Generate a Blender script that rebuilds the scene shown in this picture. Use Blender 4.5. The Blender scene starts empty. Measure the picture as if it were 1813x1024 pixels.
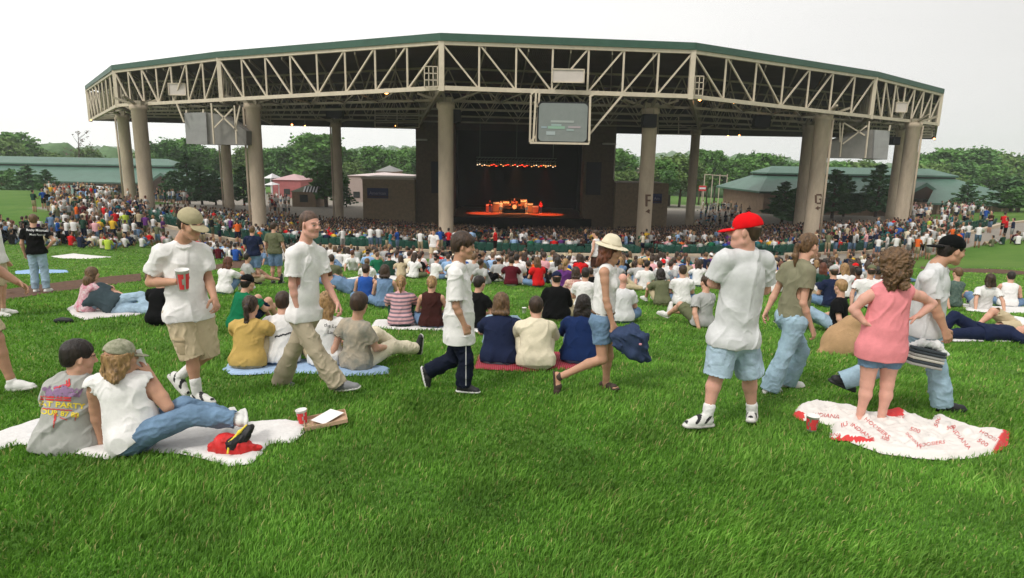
import bpy, bmesh, math, random
import numpy as np
from mathutils import Vector, Matrix
from mathutils.bvhtree import BVHTree
import openvdb as vdb
random.seed(7); RNG = np.random.default_rng(7)
SC = bpy.context.scene
COL = SC.collection
pi = math.pi
CZ = 10.0                                   # camera height; lawn falls away below it
FOC = 1130.0; W0, H0 = 1813.0, 1024.0
PITCH = math.radians(11.36); ROLL = math.radians(1.02)
cf = Vector((0, math.cos(PITCH), -math.sin(PITCH)))
cr0 = Vector((1, 0, 0)); cu0 = Vector((0, math.sin(PITCH), math.cos(PITCH)))
cr = cr0*math.cos(ROLL) + cu0*math.sin(ROLL)
cu = -cr0*math.sin(ROLL) + cu0*math.cos(ROLL)
CAM = Vector((0, 0, CZ))
def ray(px, py): return cf + cr*((px-W0/2)/FOC) + cu*((H0/2-py)/FOC)
def atY(px, py, Y):
    d = ray(px, py); return CAM + d*(Y/d.y)
def atZ(px, py, z):
    d = ray(px, py); return CAM + d*((z-CZ)/d.z)
def proj(p):
    v = Vector(p)-CAM; t = v.dot(cf)
    return (W0/2+FOC*v.dot(cr)/t, H0/2-FOC*v.dot(cu)/t, t)
# ---------- terrain
PY = np.array([-30, 0, 5.6, 14, 20, 26, 34, 44, 60, 300.])
PZ = np.array([-0.2, -1.72, -2.22, -3.07, -3.85, -4.6, -5.4, -6.2, -7.0, -7.0])
BC = (3.0, 115.0)
def sstep(a, b, t):
    t = np.clip((t-a)/(b-a), 0, 1); return t*t*(3-2*t)
def zg(x, y):
    """ground height, arrays allowed (absolute z)"""
    x = np.asarray(x, float); y = np.asarray(y, float)
    r = np.hypot(x-BC[0], y-BC[1])
    lawn = np.interp(y, PY, PZ) + 0.05*np.sin(x*0.5+1)*np.sin(y*0.37) *sstep(3, 8, y)
    ax = np.abs(x-3)
    lat = 0.1*np.clip(ax-24, 0, 16.5)*sstep(22, 50, y)*(1-sstep(78, 100, y))
    bowl = -6.55-(71-r)*0.072
    wb = sstep(71.6, 70.6, r)*(y < 115)
    wl = sstep(84, 75.5, r)
    base = lawn*(1-wl) + (-6.3)*wl
    base = np.where(r > 71.6, base, -6.3)
    z = base*(1-wb) + np.maximum(bowl, -9.0)*wb
    far = -7.3-(np.clip(y, 90, 400)-90)*0.02-(np.clip(y, 100, 140)-100)*0.03*sstep(0, 60, x)
    wf = sstep(84, 96, y)
    z = z*(1-wf)+far*wf
    # lawn continues at the far sides
    return CZ + z + lat
def zg1(x, y): return float(zg(x, y))
TT = .5*1.02**np.arange(360)
def gnd(px, py):
    """where the line of sight through (px, py) meets the ground"""
    d = ray(px, py); k = np.argmax(CZ+d.z*TT < zg(d.x*TT, d.y*TT)); a, b = TT[max(k-1, 0)], TT[k]
    for _ in range(3):
        t = np.linspace(a, b, 24); k = int(np.argmax(CZ+d.z*t < zg(d.x*t, d.y*t))) or 23; a, b = t[k-1], t[k]
    return CAM + d*float((a+b)/2)
# ---------- materials
MATS = {}
def srgb(c):
    return tuple((v/12.92 if v <= .04045 else ((v+.055)/1.055)**2.4) for v in c)
def mat(name, col, rough=.8, noise=0.0, nscale=8, bump=0.0, bscale=60, spec=.3, metal=0, emit=None, estr=0, stretch=None, sss=0, col2=None, coords='Object', wave=None):
    if name in MATS: return MATS[name]
    m = bpy.data.materials.new(name); m.use_nodes = True; MATS[name] = m
    nt = m.node_tree; b = nt.nodes['Principled BSDF']; L = nt.links
    b.inputs['Base Color'].default_value = (*col[:3], 1); b.inputs['Roughness'].default_value = rough
    b.inputs['Specular IOR Level'].default_value = spec; b.inputs['Metallic'].default_value = metal
    m.diffuse_color = (*col[:3], 1)
    if emit is not None:
        b.inputs['Emission Color'].default_value = (*emit, 1); b.inputs['Emission Strength'].default_value = estr
    if sss:
        b.inputs['Subsurface Weight'].default_value = sss; b.inputs['Subsurface Radius'].default_value = (.02, .008, .004); b.inputs['Subsurface Scale'].default_value = .3
    tc = nt.nodes.new('ShaderNodeTexCoord'); src = tc.outputs[coords]
    if stretch:
        mp = nt.nodes.new('ShaderNodeMapping'); mp.inputs['Scale'].default_value = stretch; L.new(src, mp.inputs[0]); src = mp.outputs[0]
    if noise:
        n = nt.nodes.new('ShaderNodeTexNoise'); n.inputs['Scale'].default_value = nscale; n.inputs['Detail'].default_value = 5; n.inputs['Roughness'].default_value = .65
        L.new(src, n.inputs['Vector'])
        mx = nt.nodes.new('ShaderNodeMix'); mx.data_type = 'RGBA'
        c2 = col2 if col2 else tuple(max(0, c*(1-noise)) for c in col)
        c1 = col if col2 else tuple(min(1, c*(1+noise*.6)) for c in col)
        mx.inputs[6].default_value = (*c2, 1); mx.inputs[7].default_value = (*c1, 1)
        rp = nt.nodes.new('ShaderNodeMapRange'); rp.inputs[1].default_value = .32; rp.inputs[2].default_value = .68
        L.new(n.outputs['Fac'], rp.inputs[0]); L.new(rp.outputs[0], mx.inputs[0]); L.new(mx.outputs[2], b.inputs['Base Color'])
    if wave:   # regular ribs (corrugation, standing seams): (axis, scale, strength)
        wv = nt.nodes.new('ShaderNodeTexWave'); wv.bands_direction = wave[0]; wv.inputs['Scale'].default_value = wave[1]; wv.inputs['Distortion'].default_value = 0.3
        L.new(src, wv.inputs['Vector'])
        bp = nt.nodes.new('ShaderNodeBump'); bp.inputs['Strength'].default_value = wave[2]; bp.inputs['Distance'].default_value = .05
        L.new(wv.outputs['Fac'], bp.inputs['Height']); L.new(bp.outputs[0], b.inputs['Normal'])
    elif bump:
        n2 = nt.nodes.new('ShaderNodeTexNoise'); n2.inputs['Scale'].default_value = bscale; n2.inputs['Detail'].default_value = 4
        L.new(src, n2.inputs['Vector'])
        bp = nt.nodes.new('ShaderNodeBump'); bp.inputs['Strength'].default_value = bump; bp.inputs['Distance'].default_value = .02 if bscale < 20 else .01
        L.new(n2.outputs['Fac'], bp.inputs['Height']); L.new(bp.outputs[0], b.inputs['Normal'])
    return m
def cloth(name, rgb, bump=.35):
    """fabric from an sRGB colour"""
    return mat('cloth '+name, srgb(rgb), .9, noise=.10, nscale=14, bump=bump*.8, bscale=11, spec=.12)
# ---------- objects
def link(o, parent=None):
    COL.objects.link(o)
    if parent is not None: o.parent = parent
    return o
def meshobj(name, V, Fc, m=None, parent=None, smooth=False, mats=None, fm=None):
    me = bpy.data.meshes.new(name)
    if parent is not None:                       # parts are built in world space, stored relative to their thing
        r = parent
        while r.parent: r = r.parent
        if tuple(r.location) != (0, 0, 0):
            if isinstance(V, np.ndarray): V = V-np.array(r.location)
            else: V = [Vector(v)-r.location for v in V]
    if isinstance(V, np.ndarray) and isinstance(Fc, np.ndarray):
        nv, (nf, k) = len(V), Fc.shape
        me.vertices.add(nv); me.vertices.foreach_set('co', np.ascontiguousarray(V, dtype=np.float32).ravel())
        me.loops.add(nf*k); me.loops.foreach_set('vertex_index', np.ascontiguousarray(Fc, dtype=np.int32).ravel())
        me.polygons.add(nf); me.polygons.foreach_set('loop_start', np.arange(0, nf*k, k, dtype=np.int32))
        me.update(calc_edges=True)
    else:
        me.from_pydata([tuple(v) for v in V], [], [tuple(f) for f in Fc]); me.update()
    for mm in (mats if mats else ([m] if m else [])): me.materials.append(mm)
    if fm is not None: me.polygons.foreach_set('material_index', np.asarray(fm, dtype=np.int32))
    if smooth: me.polygons.foreach_set('use_smooth', np.ones(len(me.polygons), dtype=bool))
    o = bpy.data.objects.new(name, me); link(o, parent)
    return o
def tag(o, label=None, cat=None, group=None, kind=None):
    if label: o['label'] = label
    if cat: o['category'] = cat
    if group: o['group'] = group
    if kind: o['kind'] = kind
    return o
def thing(name, label, cat, loc=(0, 0, 0), group=None, kind=None):
    o = bpy.data.objects.new(name, None); o.empty_display_size = .2
    o.location = loc; link(o); return tag(o, label, cat, group, kind)
class MB:
    """collects shapes; build() links ONE mesh"""
    def __init__(s): s.v = []; s.f = []; s.m = []
    def add(s, V, F, mi=0):
        n = len(s.v); s.v += [tuple(v) for v in V]; s.f += [tuple(i+n for i in f) for f in F]; s.m += [mi]*len(F)
    def box(s, c, sz, R=None, mi=0):
        c = Vector(c); hx, hy, hz = [a/2 for a in sz]
        V = [Vector((x*hx, y*hy, z*hz)) for z in (-1, 1) for y in (-1, 1) for x in (-1, 1)]
        if R is not None: V = [R@v for v in V]
        s.add([c+v for v in V], [(0, 2, 3, 1), (4, 5, 7, 6), (0, 1, 5, 4), (2, 6, 7, 3), (0, 4, 6, 2), (1, 3, 7, 5)], mi)
    def beam(s, a, b, w, h=None, mi=0):
        a = Vector(a); b = Vector(b); h = h or w; d = (b-a)
        if d.length < 1e-6: return
        z = d.normalized(); up = Vector((0, 0, 1)) if abs(z.z) < .95 else Vector((0, 1, 0))
        x = z.cross(up).normalized(); y = x.cross(z)
        V = [p+x*(i*w/2)+y*(j*h/2) for p in (a, b) for j in (-1, 1) for i in (-1, 1)]
        s.add(V, [(0, 1, 3, 2), (4, 6, 7, 5), (0, 4, 5, 1), (2, 3, 7, 6), (0, 2, 6, 4), (1, 5, 7, 3)], mi)
    def tube(s, pts, rs, n=10, cap=True, mi=0):
        pts = [Vector(p) for p in pts]
        if not hasattr(rs, '__len__'): rs = [rs]*len(pts)
        V = []; F = []; px = None
        for i, p in enumerate(pts):
            d = (pts[min(i+1, len(pts)-1)]-pts[max(i-1, 0)]).normalized()
            if px is None:
                up = Vector((0, 0, 1)) if abs(d.z) < .9 else Vector((0, 1, 0)); px = d.cross(up).normalized()
            px = (px-d*px.dot(d)).normalized(); py = d.cross(px)
            V += [p+(px*math.cos(2*pi*k/n)+py*math.sin(2*pi*k/n))*rs[i] for k in range(n)]
        for i in range(len(pts)-1):
            for k in range(n):
                a = i*n+k; b = i*n+(k+1) % n; F.append((a, b, b+n, a+n))
        if cap: F.append(tuple(range(n-1, -1, -1))); F.append(tuple(range((len(pts)-1)*n, len(pts)*n)))
        s.add(V, F, mi)
    def lathe(s, c, prof, n=16, mi=0):
        c = Vector(c); V = []; F = []
        for r, z in prof: V += [c+Vector((r*math.cos(2*pi*k/n), r*math.sin(2*pi*k/n), z)) for k in range(n)]
        for i in range(len(prof)-1):
            for k in range(n):
                a = i*n+k; b = i*n+(k+1) % n; F.append((a, b, b+n, a+n))
        F.append(tuple(range(n-1, -1, -1))); F.append(tuple(range((len(prof)-1)*n, len(prof)*n)))
        s.add(V, F, mi)
    def quad(s, a, b, c, d, mi=0): s.add([a, b, c, d], [(0, 1, 2, 3)], mi)
    def prism(s, poly, off, mi=0):
        off = Vector(off); n = len(poly); P = [Vector(p) for p in poly]
        s.add(P+[p+off for p in P], [tuple(range(n-1, -1, -1)), tuple(range(n, 2*n))]+[(i, (i+1) % n, (i+1) % n+n, i+n) for i in range(n)], mi)
    def build(s, name, m, parent=None, smooth=False):
        mats = m if isinstance(m, (list, tuple)) else [m]
        o = meshobj(name, s.v, s.f, None, parent, smooth, mats=mats, fm=s.m)
        return o
def fixn(o):
    bm = bmesh.new(); bm.from_mesh(o.data); bmesh.ops.recalc_face_normals(bm, faces=bm.faces); bm.to_mesh(o.data); bm.free(); return o
def text_mesh(txt, size, bold=0.0):
    """flat text as (V,F) centred on its box, x right y up"""
    cu_ = bpy.data.curves.new('t', 'FONT'); cu_.body = txt; cu_.size = size; cu_.offset = bold; cu_.align_x = 'CENTER'; cu_.align_y = 'CENTER'; cu_.resolution_u = 2
    o = bpy.data.objects.new('t', cu_); COL.objects.link(o); dg = bpy.context.evaluated_depsgraph_get(); dg.update()
    me = bpy.data.meshes.new_from_object(o.evaluated_get(dg)); bpy.data.objects.remove(o)
    bm = bmesh.new(); bm.from_mesh(me); bmesh.ops.triangulate(bm, faces=bm.faces)
    V = [v.co.copy() for v in bm.verts]; F = [tuple(v.index for v in f.verts) for f in bm.faces]; bm.free(); bpy.data.meshes.remove(me)
    return V, F
# ---------- camera, world, light
cd = bpy.data.cameras.new('camera'); cam = bpy.data.objects.new('camera', cd); COL.objects.link(cam)
cd.sensor_width = 36; cd.lens = 36*FOC/W0; cd.clip_end = 6000; cd.clip_start = .1
M = Matrix((cr, cu, -cf)).transposed().to_4x4(); M.translation = CAM; cam.matrix_world = M
SC.camera = cam
SUN_EL, SUN_AZ = math.radians(52), math.radians(-140)     # azimuth measured from +Y, clockwise
w = bpy.data.worlds.new('World'); SC.world = w; w.use_nodes = True
nt = w.node_tree; bg = nt.nodes['Background']; L = nt.links
sky = nt.nodes.new('ShaderNodeTexSky'); sky.sky_type = 'NISHITA'; sky.sun_disc = False
sky.sun_elevation = SUN_EL; sky.sun_rotation = SUN_AZ; sky.air_density = 1; sky.dust_density = 4
hs = nt.nodes.new('ShaderNodeHueSaturation'); hs.inputs['Saturation'].default_value = .12
L.new(sky.outputs[0], hs.inputs['Color'])
# an even overcast deck over the clear sky behind it
tc = nt.nodes.new('ShaderNodeTexCoord'); mp = nt.nodes.new('ShaderNodeMapping'); mp.inputs['Scale'].default_value = (1, 1, 4); L.new(tc.outputs['Generated'], mp.inputs[0])
ns = nt.nodes.new('ShaderNodeTexNoise'); ns.inputs['Scale'].default_value = 2.2; ns.inputs['Detail'].default_value = 6; L.new(mp.outputs[0], ns.inputs['Vector'])
sx = nt.nodes.new('ShaderNodeSeparateXYZ'); L.new(tc.outputs['Generated'], sx.inputs[0])
mr = nt.nodes.new('ShaderNodeMapRange'); mr.inputs[1].default_value = -.6; mr.inputs[2].default_value = .7; mr.inputs[3].default_value = 12.8; mr.inputs[4].default_value = 7.8
L.new(sx.outputs['X'], mr.inputs[0])
nm = nt.nodes.new('ShaderNodeMapRange'); nm.inputs[1].default_value = .3; nm.inputs[2].default_value = .7; nm.inputs[3].default_value = .965; nm.inputs[4].default_value = 1.035
L.new(ns.outputs['Fac'], nm.inputs[0])
ml = nt.nodes.new('ShaderNodeMath'); ml.operation = 'MULTIPLY'; L.new(mr.outputs[0], ml.inputs[0]); L.new(nm.outputs[0], ml.inputs[1])
cc = nt.nodes.new('ShaderNodeCombineColor'); 
for i, k in enumerate((1.0, .985, .965)):
    mk = nt.nodes.new('ShaderNodeMath'); mk.operation = 'MULTIPLY'; mk.inputs[1].default_value = k; L.new(ml.outputs[0], mk.inputs[0]); L.new(mk.outputs[0], cc.inputs[i])
mx = nt.nodes.new('ShaderNodeMix'); mx.data_type = 'RGBA'; mx.inputs[0].default_value = .93
L.new(hs.outputs[0], mx.inputs[6]); L.new(cc.outputs[0], mx.inputs[7]); L.new(mx.outputs[2], bg.inputs['Color'])
bg.inputs['Strength'].default_value = .1
sd = bpy.data.lights.new('sun', 'SUN'); sd.energy = 1.7; sd.angle = math.radians(11); sd.color = (1, .96, .9)
so = bpy.data.objects.new('sun', sd); COL.objects.link(so)
sv = Vector((math.sin(SUN_AZ)*math.cos(SUN_EL), math.cos(SUN_AZ)*math.cos(SUN_EL), math.sin(SUN_EL)))
so.rotation_euler = sv.to_track_quat('Z', 'Y').to_euler(); so.location = (-20, -20, 60)
SC.view_settings.view_transform = 'Standard'; SC.view_settings.look = 'None'; SC.view_settings.exposure = .14; SC.view_settings.gamma = 1
SC.cycles.max_bounces = 5; SC.cycles.diffuse_bounces = 3; SC.cycles.glossy_bounces = 2; SC.cycles.transparent_max_bounces = 4
SC.cycles.use_denoising = True; SC.cycles.volume_bounces = 1
# ---------- terrain sheet: lawn colours, paved concourse, plaza
def ground_material():
    m = bpy.data.materials.new('lawn and paving'); m.use_nodes = True; nt = m.node_tree; L = nt.links; b = nt.nodes['Principled BSDF']
    b.inputs['Roughness'].default_value = .95; b.inputs['Specular IOR Level'].default_value = .1
    g = nt.nodes.new('ShaderNodeNewGeometry')
    def noise(sc, det=6, rough=.6):
        n = nt.nodes.new('ShaderNodeTexNoise'); n.inputs['Scale'].default_value = sc; n.inputs['Detail'].default_value = det; n.inputs['Roughness'].default_value = rough
        L.new(g.outputs['Position'], n.inputs['Vector']); return n.outputs['Fac']
    def mix(f, a, b_):
        x = nt.nodes.new('ShaderNodeMix'); x.data_type = 'RGBA'; x.clamp_factor = True
        for i, v in ((0, f), (6, a), (7, b_)):
            if isinstance(v, tuple): x.inputs[i].default_value = (*v, 1)
            else: L.new(v, x.inputs[i])
        return x.outputs[2]
    def rng(f, a, b_):
        r = nt.nodes.new('ShaderNodeMapRange'); r.inputs[1].default_value = a; r.inputs[2].default_value = b_; L.new(f, r.inputs[0]); return r.outputs[0]
    c = mix(rng(noise(1.3), .3, .7), (.066, .155, .022), (.11, .225, .042))
    c = mix(rng(noise(.18, 3), .4, .7), c, (.17, .26, .06))
    c = mix(rng(noise(45, 3), .35, .65), (.055, .13, .018), c)
    a = nt.nodes.new('ShaderNodeAttribute'); a.attribute_name = 'surf'    # 0 lawn, 1 paving
    pv = mix(rng(noise(2.5), .3, .7), (.23, .20, .165), (.34, .30, .25))
    pv = mix(rng(noise(.3, 3), .3, .7), pv, (.26, .24, .21))
    c = mix(a.outputs['Fac'], c, pv)
    L.new(c, b.inputs['Base Color'])
    return m
def build_ground():
    xs = np.concatenate([np.linspace(-1500, -150, 16)[:-1], np.linspace(-150, -60, 26)[:-1], np.linspace(-60, 66, 211), np.linspace(66, 160, 26)[1:], np.linspace(160, 1500, 16)[1:]])
    ys = np.concatenate([np.linspace(-30, -2, 12)[:-1], np.linspace(-2, 48, 150)[:-1], np.linspace(48, 125, 140), np.linspace(125, 300, 40)[1:], np.linspace(300, 2500, 30)[1:]])
    X, Y = np.meshgrid(xs, ys); Z = zg(X, Y)
    # distant land rolls up into low hills
    D = np.hypot(X, Y)
    Z = Z - 4*sstep(200, 420, D) + sstep(450, 1000, D)*(9+7*np.sin(X*.006+1.3)+5*np.sin(X*.013+Y*.004)+3*np.sin(X*.029))
    V = np.stack([X, Y, Z], -1).reshape(-1, 3); nx = len(xs); ny = len(ys)
    I = (np.arange(ny-1)[:, None]*nx+np.arange(nx-1)[None]).ravel()
    F = np.stack([I, I+1, I+1+nx, I+nx], 1)
    o = meshobj('ground', V, F, ground_material(), None, True); tag(o, kind='structure')
    r = np.hypot(V[:, 0]-BC[0], V[:, 1]-BC[1])
    s = ((r < 74.8) & (V[:, 1] < 118) & (np.abs(V[:, 0]-3) < 44)) * 1.0
    s = np.maximum(s, ((V[:, 1] > 84) & (V[:, 1] < 126) & (V[:, 0] > -75) & (V[:, 0] < 62) & (r < 90)) * 1.0)
    s = np.where((V[:, 1] >= 118) & (V[:, 1] < 150) & (V[:, 0] > -60) & (V[:, 0] < 58), .85, s)
    at = o.data.attributes.new('surf', 'FLOAT', 'POINT'); at.data.foreach_set('value', s.astype(np.float32))
    return o
GROUND = build_ground()
# ---------- figures: bodies and clothes grown as one smooth surface from tapered volumes
def NV(v): return np.array(v, dtype=np.float32)
def unit(v):
    v = Vector(v); return v.normalized() if v.length > 1e-9 else Vector((0, 0, 1))
class Grid:
    def __init__(s, pts, pad, h):
        P = np.array([tuple(p) for p in pts]); s.h = h
        s.lo = P.min(0)-pad; n = np.ceil((P.max(0)+pad-s.lo)/h).astype(int)+1
        s.n = n; s.D = np.full(n, .06, np.float32)
    def sub(s, lo, hi):
        i0 = np.clip(np.floor((np.array(lo)-s.lo)/s.h).astype(int), 0, s.n-1); i1 = np.clip(np.ceil((np.array(hi)-s.lo)/s.h).astype(int)+1, 1, s.n)
        ax = [(s.lo[a]+s.h*np.arange(i0[a], i1[a])).astype(np.float32) for a in range(3)]
        return tuple(slice(i0[a], i1[a]) for a in range(3)), ax[0][:, None, None], ax[1][None, :, None], ax[2][None, None, :]
    def op(s, sl, d, k, mode):
        D = s.D[sl]
        if D.size == 0: return
        if mode == 'sub':
            d = -d; h = np.maximum(k-np.abs(D-d), 0)/max(k, 1e-6); s.D[sl] = np.maximum(D, d)+h*h*k*.25
        else:
            h = np.maximum(k-np.abs(D-d), 0)/max(k, 1e-6); s.D[sl] = np.minimum(D, d)-h*h*k*.25
    def cone(s, a, b, ra, rb, k=.02, q=None, qf=1., mode='add'):
        """tapered capsule; thinned by qf along q"""
        a = np.array(a); b = np.array(b); m = max(ra, rb)*1.05+k+.04
        sl, X, Y, Z = s.sub(np.minimum(a, b)-m, np.maximum(a, b)+m)
        x = X-a[0]; y = Y-a[1]; z = Z-a[2]; c = b-a
        if q is not None and qf != 1:
            q = np.array(q); t = (x*q[0]+y*q[1]+z*q[2])*(qf-1); x = x+t*q[0]; y = y+t*q[1]; z = z+t*q[2]
            c = c+q*np.dot(c, q)*(qf-1)
        L2 = max(float(np.dot(c, c)), 1e-9)
        t = np.clip((x*c[0]+y*c[1]+z*c[2])/L2, 0, 1)
        d = np.sqrt((x-t*c[0])**2+(y-t*c[1])**2+(z-t*c[2])**2)-(ra+(rb-ra)*t)
        if qf > 1: d = d/(.5+.5*qf)
        s.op(sl, d.astype(np.float32), k, mode)
    def chain(s, pts, rs, k=.02, **kw):
        for i in range(len(pts)-1): s.cone(pts[i], pts[i+1], rs[i], rs[i+1], k, **kw)
    def ell(s, c, A, r, k=.015, mode='add'):
        """ellipsoid at c with axes A (3 unit vectors) and radii r"""
        c = np.array(c); m = max(r)+k+.03
        sl, X, Y, Z = s.sub(c-m, c+m); x = X-c[0]; y = Y-c[1]; z = Z-c[2]
        u = [x*a[0]+y*a[1]+z*a[2] for a in A]
        k0 = np.sqrt(sum((u[i]/r[i])**2 for i in range(3))); k1 = np.sqrt(sum((u[i]/r[i]**2)**2 for i in range(3)))+1e-6
        s.op(sl, (k0*(k0-1)/k1).astype(np.float32), k, mode)
    def half(s, c, n, k=.004):
        """cut away everything beyond the plane at c on the side n"""
        c = np.array(c); sl, X, Y, Z = s.sub(s.lo-1, s.lo+s.n*s.h+1)
        d = (X-c[0])*n[0]+(Y-c[1])*n[1]+(Z-c[2])*n[2]
        s.op(sl, -d.astype(np.float32), k, 'sub')
    def mesh(s, amp=0, seed=0, wl=.1, ax=None, ridge=True, jit=0, jwl=.02):
        D = s.D
        D[0] = D[-1] = .06; D[:, 0] = D[:, -1] = .06; D[:, :, 0] = D[:, :, -1] = .06
        g = vdb.FloatGrid(.06); g.copyFromArray(D)
        V, Q = g.convertToQuads(0.0)
        V = V*s.h+s.lo
        if len(V) == 0: return V, Q
        p = V[Q]; vol = np.einsum('ij,ij->i', p[:, 0]-s.lo, np.cross(p[:, 1]-s.lo, p[:, 2]-s.lo)).sum()
        if vol < 0: Q = Q[:, ::-1]
        if amp or jit:
            N = vnorm(V, Q)
            if amp: V = V+N*np.clip(folds(V, seed, wl, ax, ridge)*amp+amp*.25, -.005, .03)[:, None]
            if jit: V = V+N*(folds(V, seed+5, jwl, ax, False)*jit)[:, None]
        return V, np.ascontiguousarray(Q)
def vnorm(V, Q):
    p = V[Q]; fn = np.cross(p[:, 2]-p[:, 0], p[:, 3]-p[:, 1]); N = np.zeros_like(V)
    for i in range(4): np.add.at(N, Q[:, i], fn)
    return N/(np.linalg.norm(N, axis=1)[:, None]+1e-9)
def folds(V, seed, wl, ax, ridge):
    """cloth-like folds: a few warped creases, long along ax"""
    r = np.random.default_rng(seed+11); out = np.zeros(len(V)); tot = 0
    a = np.array(unit(ax)) if ax is not None else None
    for o, (w_, am) in enumerate(((1, 1), (.6, .7), (.33, .4))):
        for j in range(2):
            k = r.normal(size=3); k /= np.linalg.norm(k)
            if a is not None: k = k-a*np.dot(k, a)*.86; k /= np.linalg.norm(k)
            k2 = r.normal(size=3); k2 /= np.linalg.norm(k2); k3 = np.cross(k, k2)
            ph = V@k*(2*pi/(wl*w_))+1.9*np.sin(V@k2*(2*pi/(wl*w_*2.6))+r.uniform(0, 6))+1.1*np.sin(V@k3*(2*pi/(wl*w_*1.4))+r.uniform(0, 6))+r.uniform(0, 6)
            f = 1-2.2*np.abs(np.sin(ph/2))**.75 if ridge else np.sin(ph)
            out += am*f*np.clip(.5+.9*np.sin(V@k2*(2*pi/(wl*2.7))+r.uniform(0, 6)), 0, 1.2); tot += am
    return out/tot*2
SKINS = {'fair': (.60, .335, .235), 'tan': (.50, .27, .175), 'pink': (.64, .34, .26), 'brown': (.22, .115, .07)}
def skin(n): return mat('skin '+n, SKINS[n], .55, noise=.10, nscale=9, bump=.1, bscale=90, spec=.35, sss=.08)
HAIRS = {'brown': (.045, .024, .013), 'dark': (.016, .010, .007), 'blond': (.34, .20, .085), 'lightbrown': (.14, .078, .036), 'auburn': (.12, .038, .018), 'grey': (.3, .28, .26), 'buzz': (.10, .055, .035)}
def hairm(n): return mat('hair '+n, HAIRS[n], .5, noise=.7, nscale=34, bump=.8, bscale=80, stretch=(1, 1, .22), spec=.4)
def headframe(yaw, pitch=0, roll=0):
    """yaw 0 faces the camera, 90 faces picture right, 180 away; pitch down positive"""
    y = math.radians(yaw); p = math.radians(pitch)
    f = Vector((math.sin(y)*math.cos(p), -math.cos(y)*math.cos(p), -math.sin(p)))
    r = f.cross(Vector((0, 0, 1))).normalized(); u = r.cross(f)
    if roll:
        c, s_ = math.cos(math.radians(roll)), math.sin(math.radians(roll)); r, u = r*c+u*s_, u*c-r*s_
    return r, f, u
def add_head(g, H, A, s, N, k=.012, detail=True):
    r, f, u = A
    def q(x, y, z): return H+(r*x+f*y+u*z)*s
    g.ell(q(0, -.018, .03), A, [.076*s, .096*s, .088*s], .02)
    g.ell(q(0, .022, -.03), A, [.062*s, .068*s, .085*s], .03)
    g.ell(q(0, .062, -.092), A, [.024*s, .022*s, .02*s], .03)
    g.cone(N, q(0, -.022, -.05), .060*s, .056*s, .03)
    g.cone(q(-.05, .0, -.075), q(-.012, .06, -.1), .018*s, .016*s, .03); g.cone(q(.05, .0, -.075), q(.012, .06, -.1), .018*s, .016*s, .03)
    if detail:
        for e in (-1, 1):
            g.ell(q(.031*e, .088, .002), A, [.018*s, .016*s, .011*s], .012, 'sub')
            g.ell(q(.031*e, .074, .001), A, [.0135*s, .0125*s, .0115*s], .003)
            g.cone(q(.012*e, .088, .021), q(.045*e, .076, .022), .0085*s, .007*s, .012)
            g.ell(q(.04*e, .055, -.03), A, [.026*s, .026*s, .024*s], .02)
            g.ell(q(.079*e, -.004, -.006), [unit(r*e*.8-f*.45), f, u], [.008*s, .018*s, .032*s], .006)
        g.chain([q(0, .086, .012), q(0, .106, -.022)], [.0075*s, .012*s], .012)
        g.cone(q(-.011, .094, -.027), q(.011, .094, -.027), .008*s, .008*s, .006)
        g.cone(q(-.017, .082, -.052), q(.017, .082, -.052), .0075*s, .0075*s, .006)
        g.cone(q(-.015, .080, -.064), q(.015, .080, -.064), .008*s, .008*s, .006)
def face_mats(V, Q, H, A, s):
    c = V[Q].mean(1)-np.array(H); x = c@np.array(A[0])/s; y = c@np.array(A[1])/s; z = c@np.array(A[2])/s
    m = np.zeros(len(Q), int); near = np.abs(x)+np.abs(y)+np.abs(z) < .3; ax = np.abs(x)
    m[near & (y > .074) & (ax < .021) & (z < -.049) & (z > -.069)] = 1
    m[near & (y > .06) & (np.abs(ax-.031) < .012) & (np.abs(z-.002) < .004)] = 2
    m[near & (y > .062) & (np.abs(ax-.031) < .0055) & (np.abs(z-.002) < .005)] = 3
    m[near & (y > .06) & (ax > .012) & (ax < .05) & (np.abs(z-.0235-.004*np.sin(ax*60)) < .0035)] = 3
    return m
def add_hand(g, W, d, n, side, s, curl=.35, k=.004, spread=1., fing=True):
    """side 'R'/'L'; d along the palm, n out of the palm; fingers curl towards n"""
    d = unit(d); n = unit(Vector(n)-d*Vector(n).dot(d)); t = d.cross(n) if side == 'R' else n.cross(d); s = s*1.06
    base = [(.030, .082, .068), (.010, .088, .077), (-.011, .085, .071), (-.030, .076, .056)]
    g.cone(W-d*.01*s, W+d*.03*s, .026*s, .026*s, .012, q=n, qf=1.35)
    for i, (o, l, fl) in enumerate(base):
        kn = W+d*l*s+t*o*s; g.cone(W+d*.022*s+t*o*.6*s, kn, .0135*s, .0115*s, .012)
        if not fing: continue
        p = kn; a = 0; c = curl*(1+.18*i); dd = d
        for j, (fr, rr) in enumerate(((.45, .0092), (.32, .0083), (.23, .0075))):
            a += c*(1.0 if j == 0 else 1.15); dd = d*math.cos(a)+n*math.sin(a)+t*(o*3.2*spread*(1-.3*j))
            e = p+unit(dd)*fl*fr*s; g.cone(p, e, rr*s, (rr-.0008)*s, k if j else .006); p = e
    if fing:
        p0 = W+d*.022*s+t*.026*s; p1 = p0+unit(d*.75+t*.75+n*.35)*.042*s; p2 = p1+unit(d*1.0+t*.3+n*(.4+curl*.6))*.032*s; p3 = p2+unit(d+n*(.3+curl))*.024*s
        g.chain([p0, p1, p2, p3], [.0145*s, .0115*s, .0095*s, .008*s], .008)
def foot_frame(K, A, T, s):
    sh = unit(A-K); Hh = A+sh*.075*s if (T-A).dot(sh) > -.02 else A+sh*.06*s
    d = unit(T-Hh); n = unit(-sh-d*(-sh).dot(d))
    return Hh-d*.045*s, d, n
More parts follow.
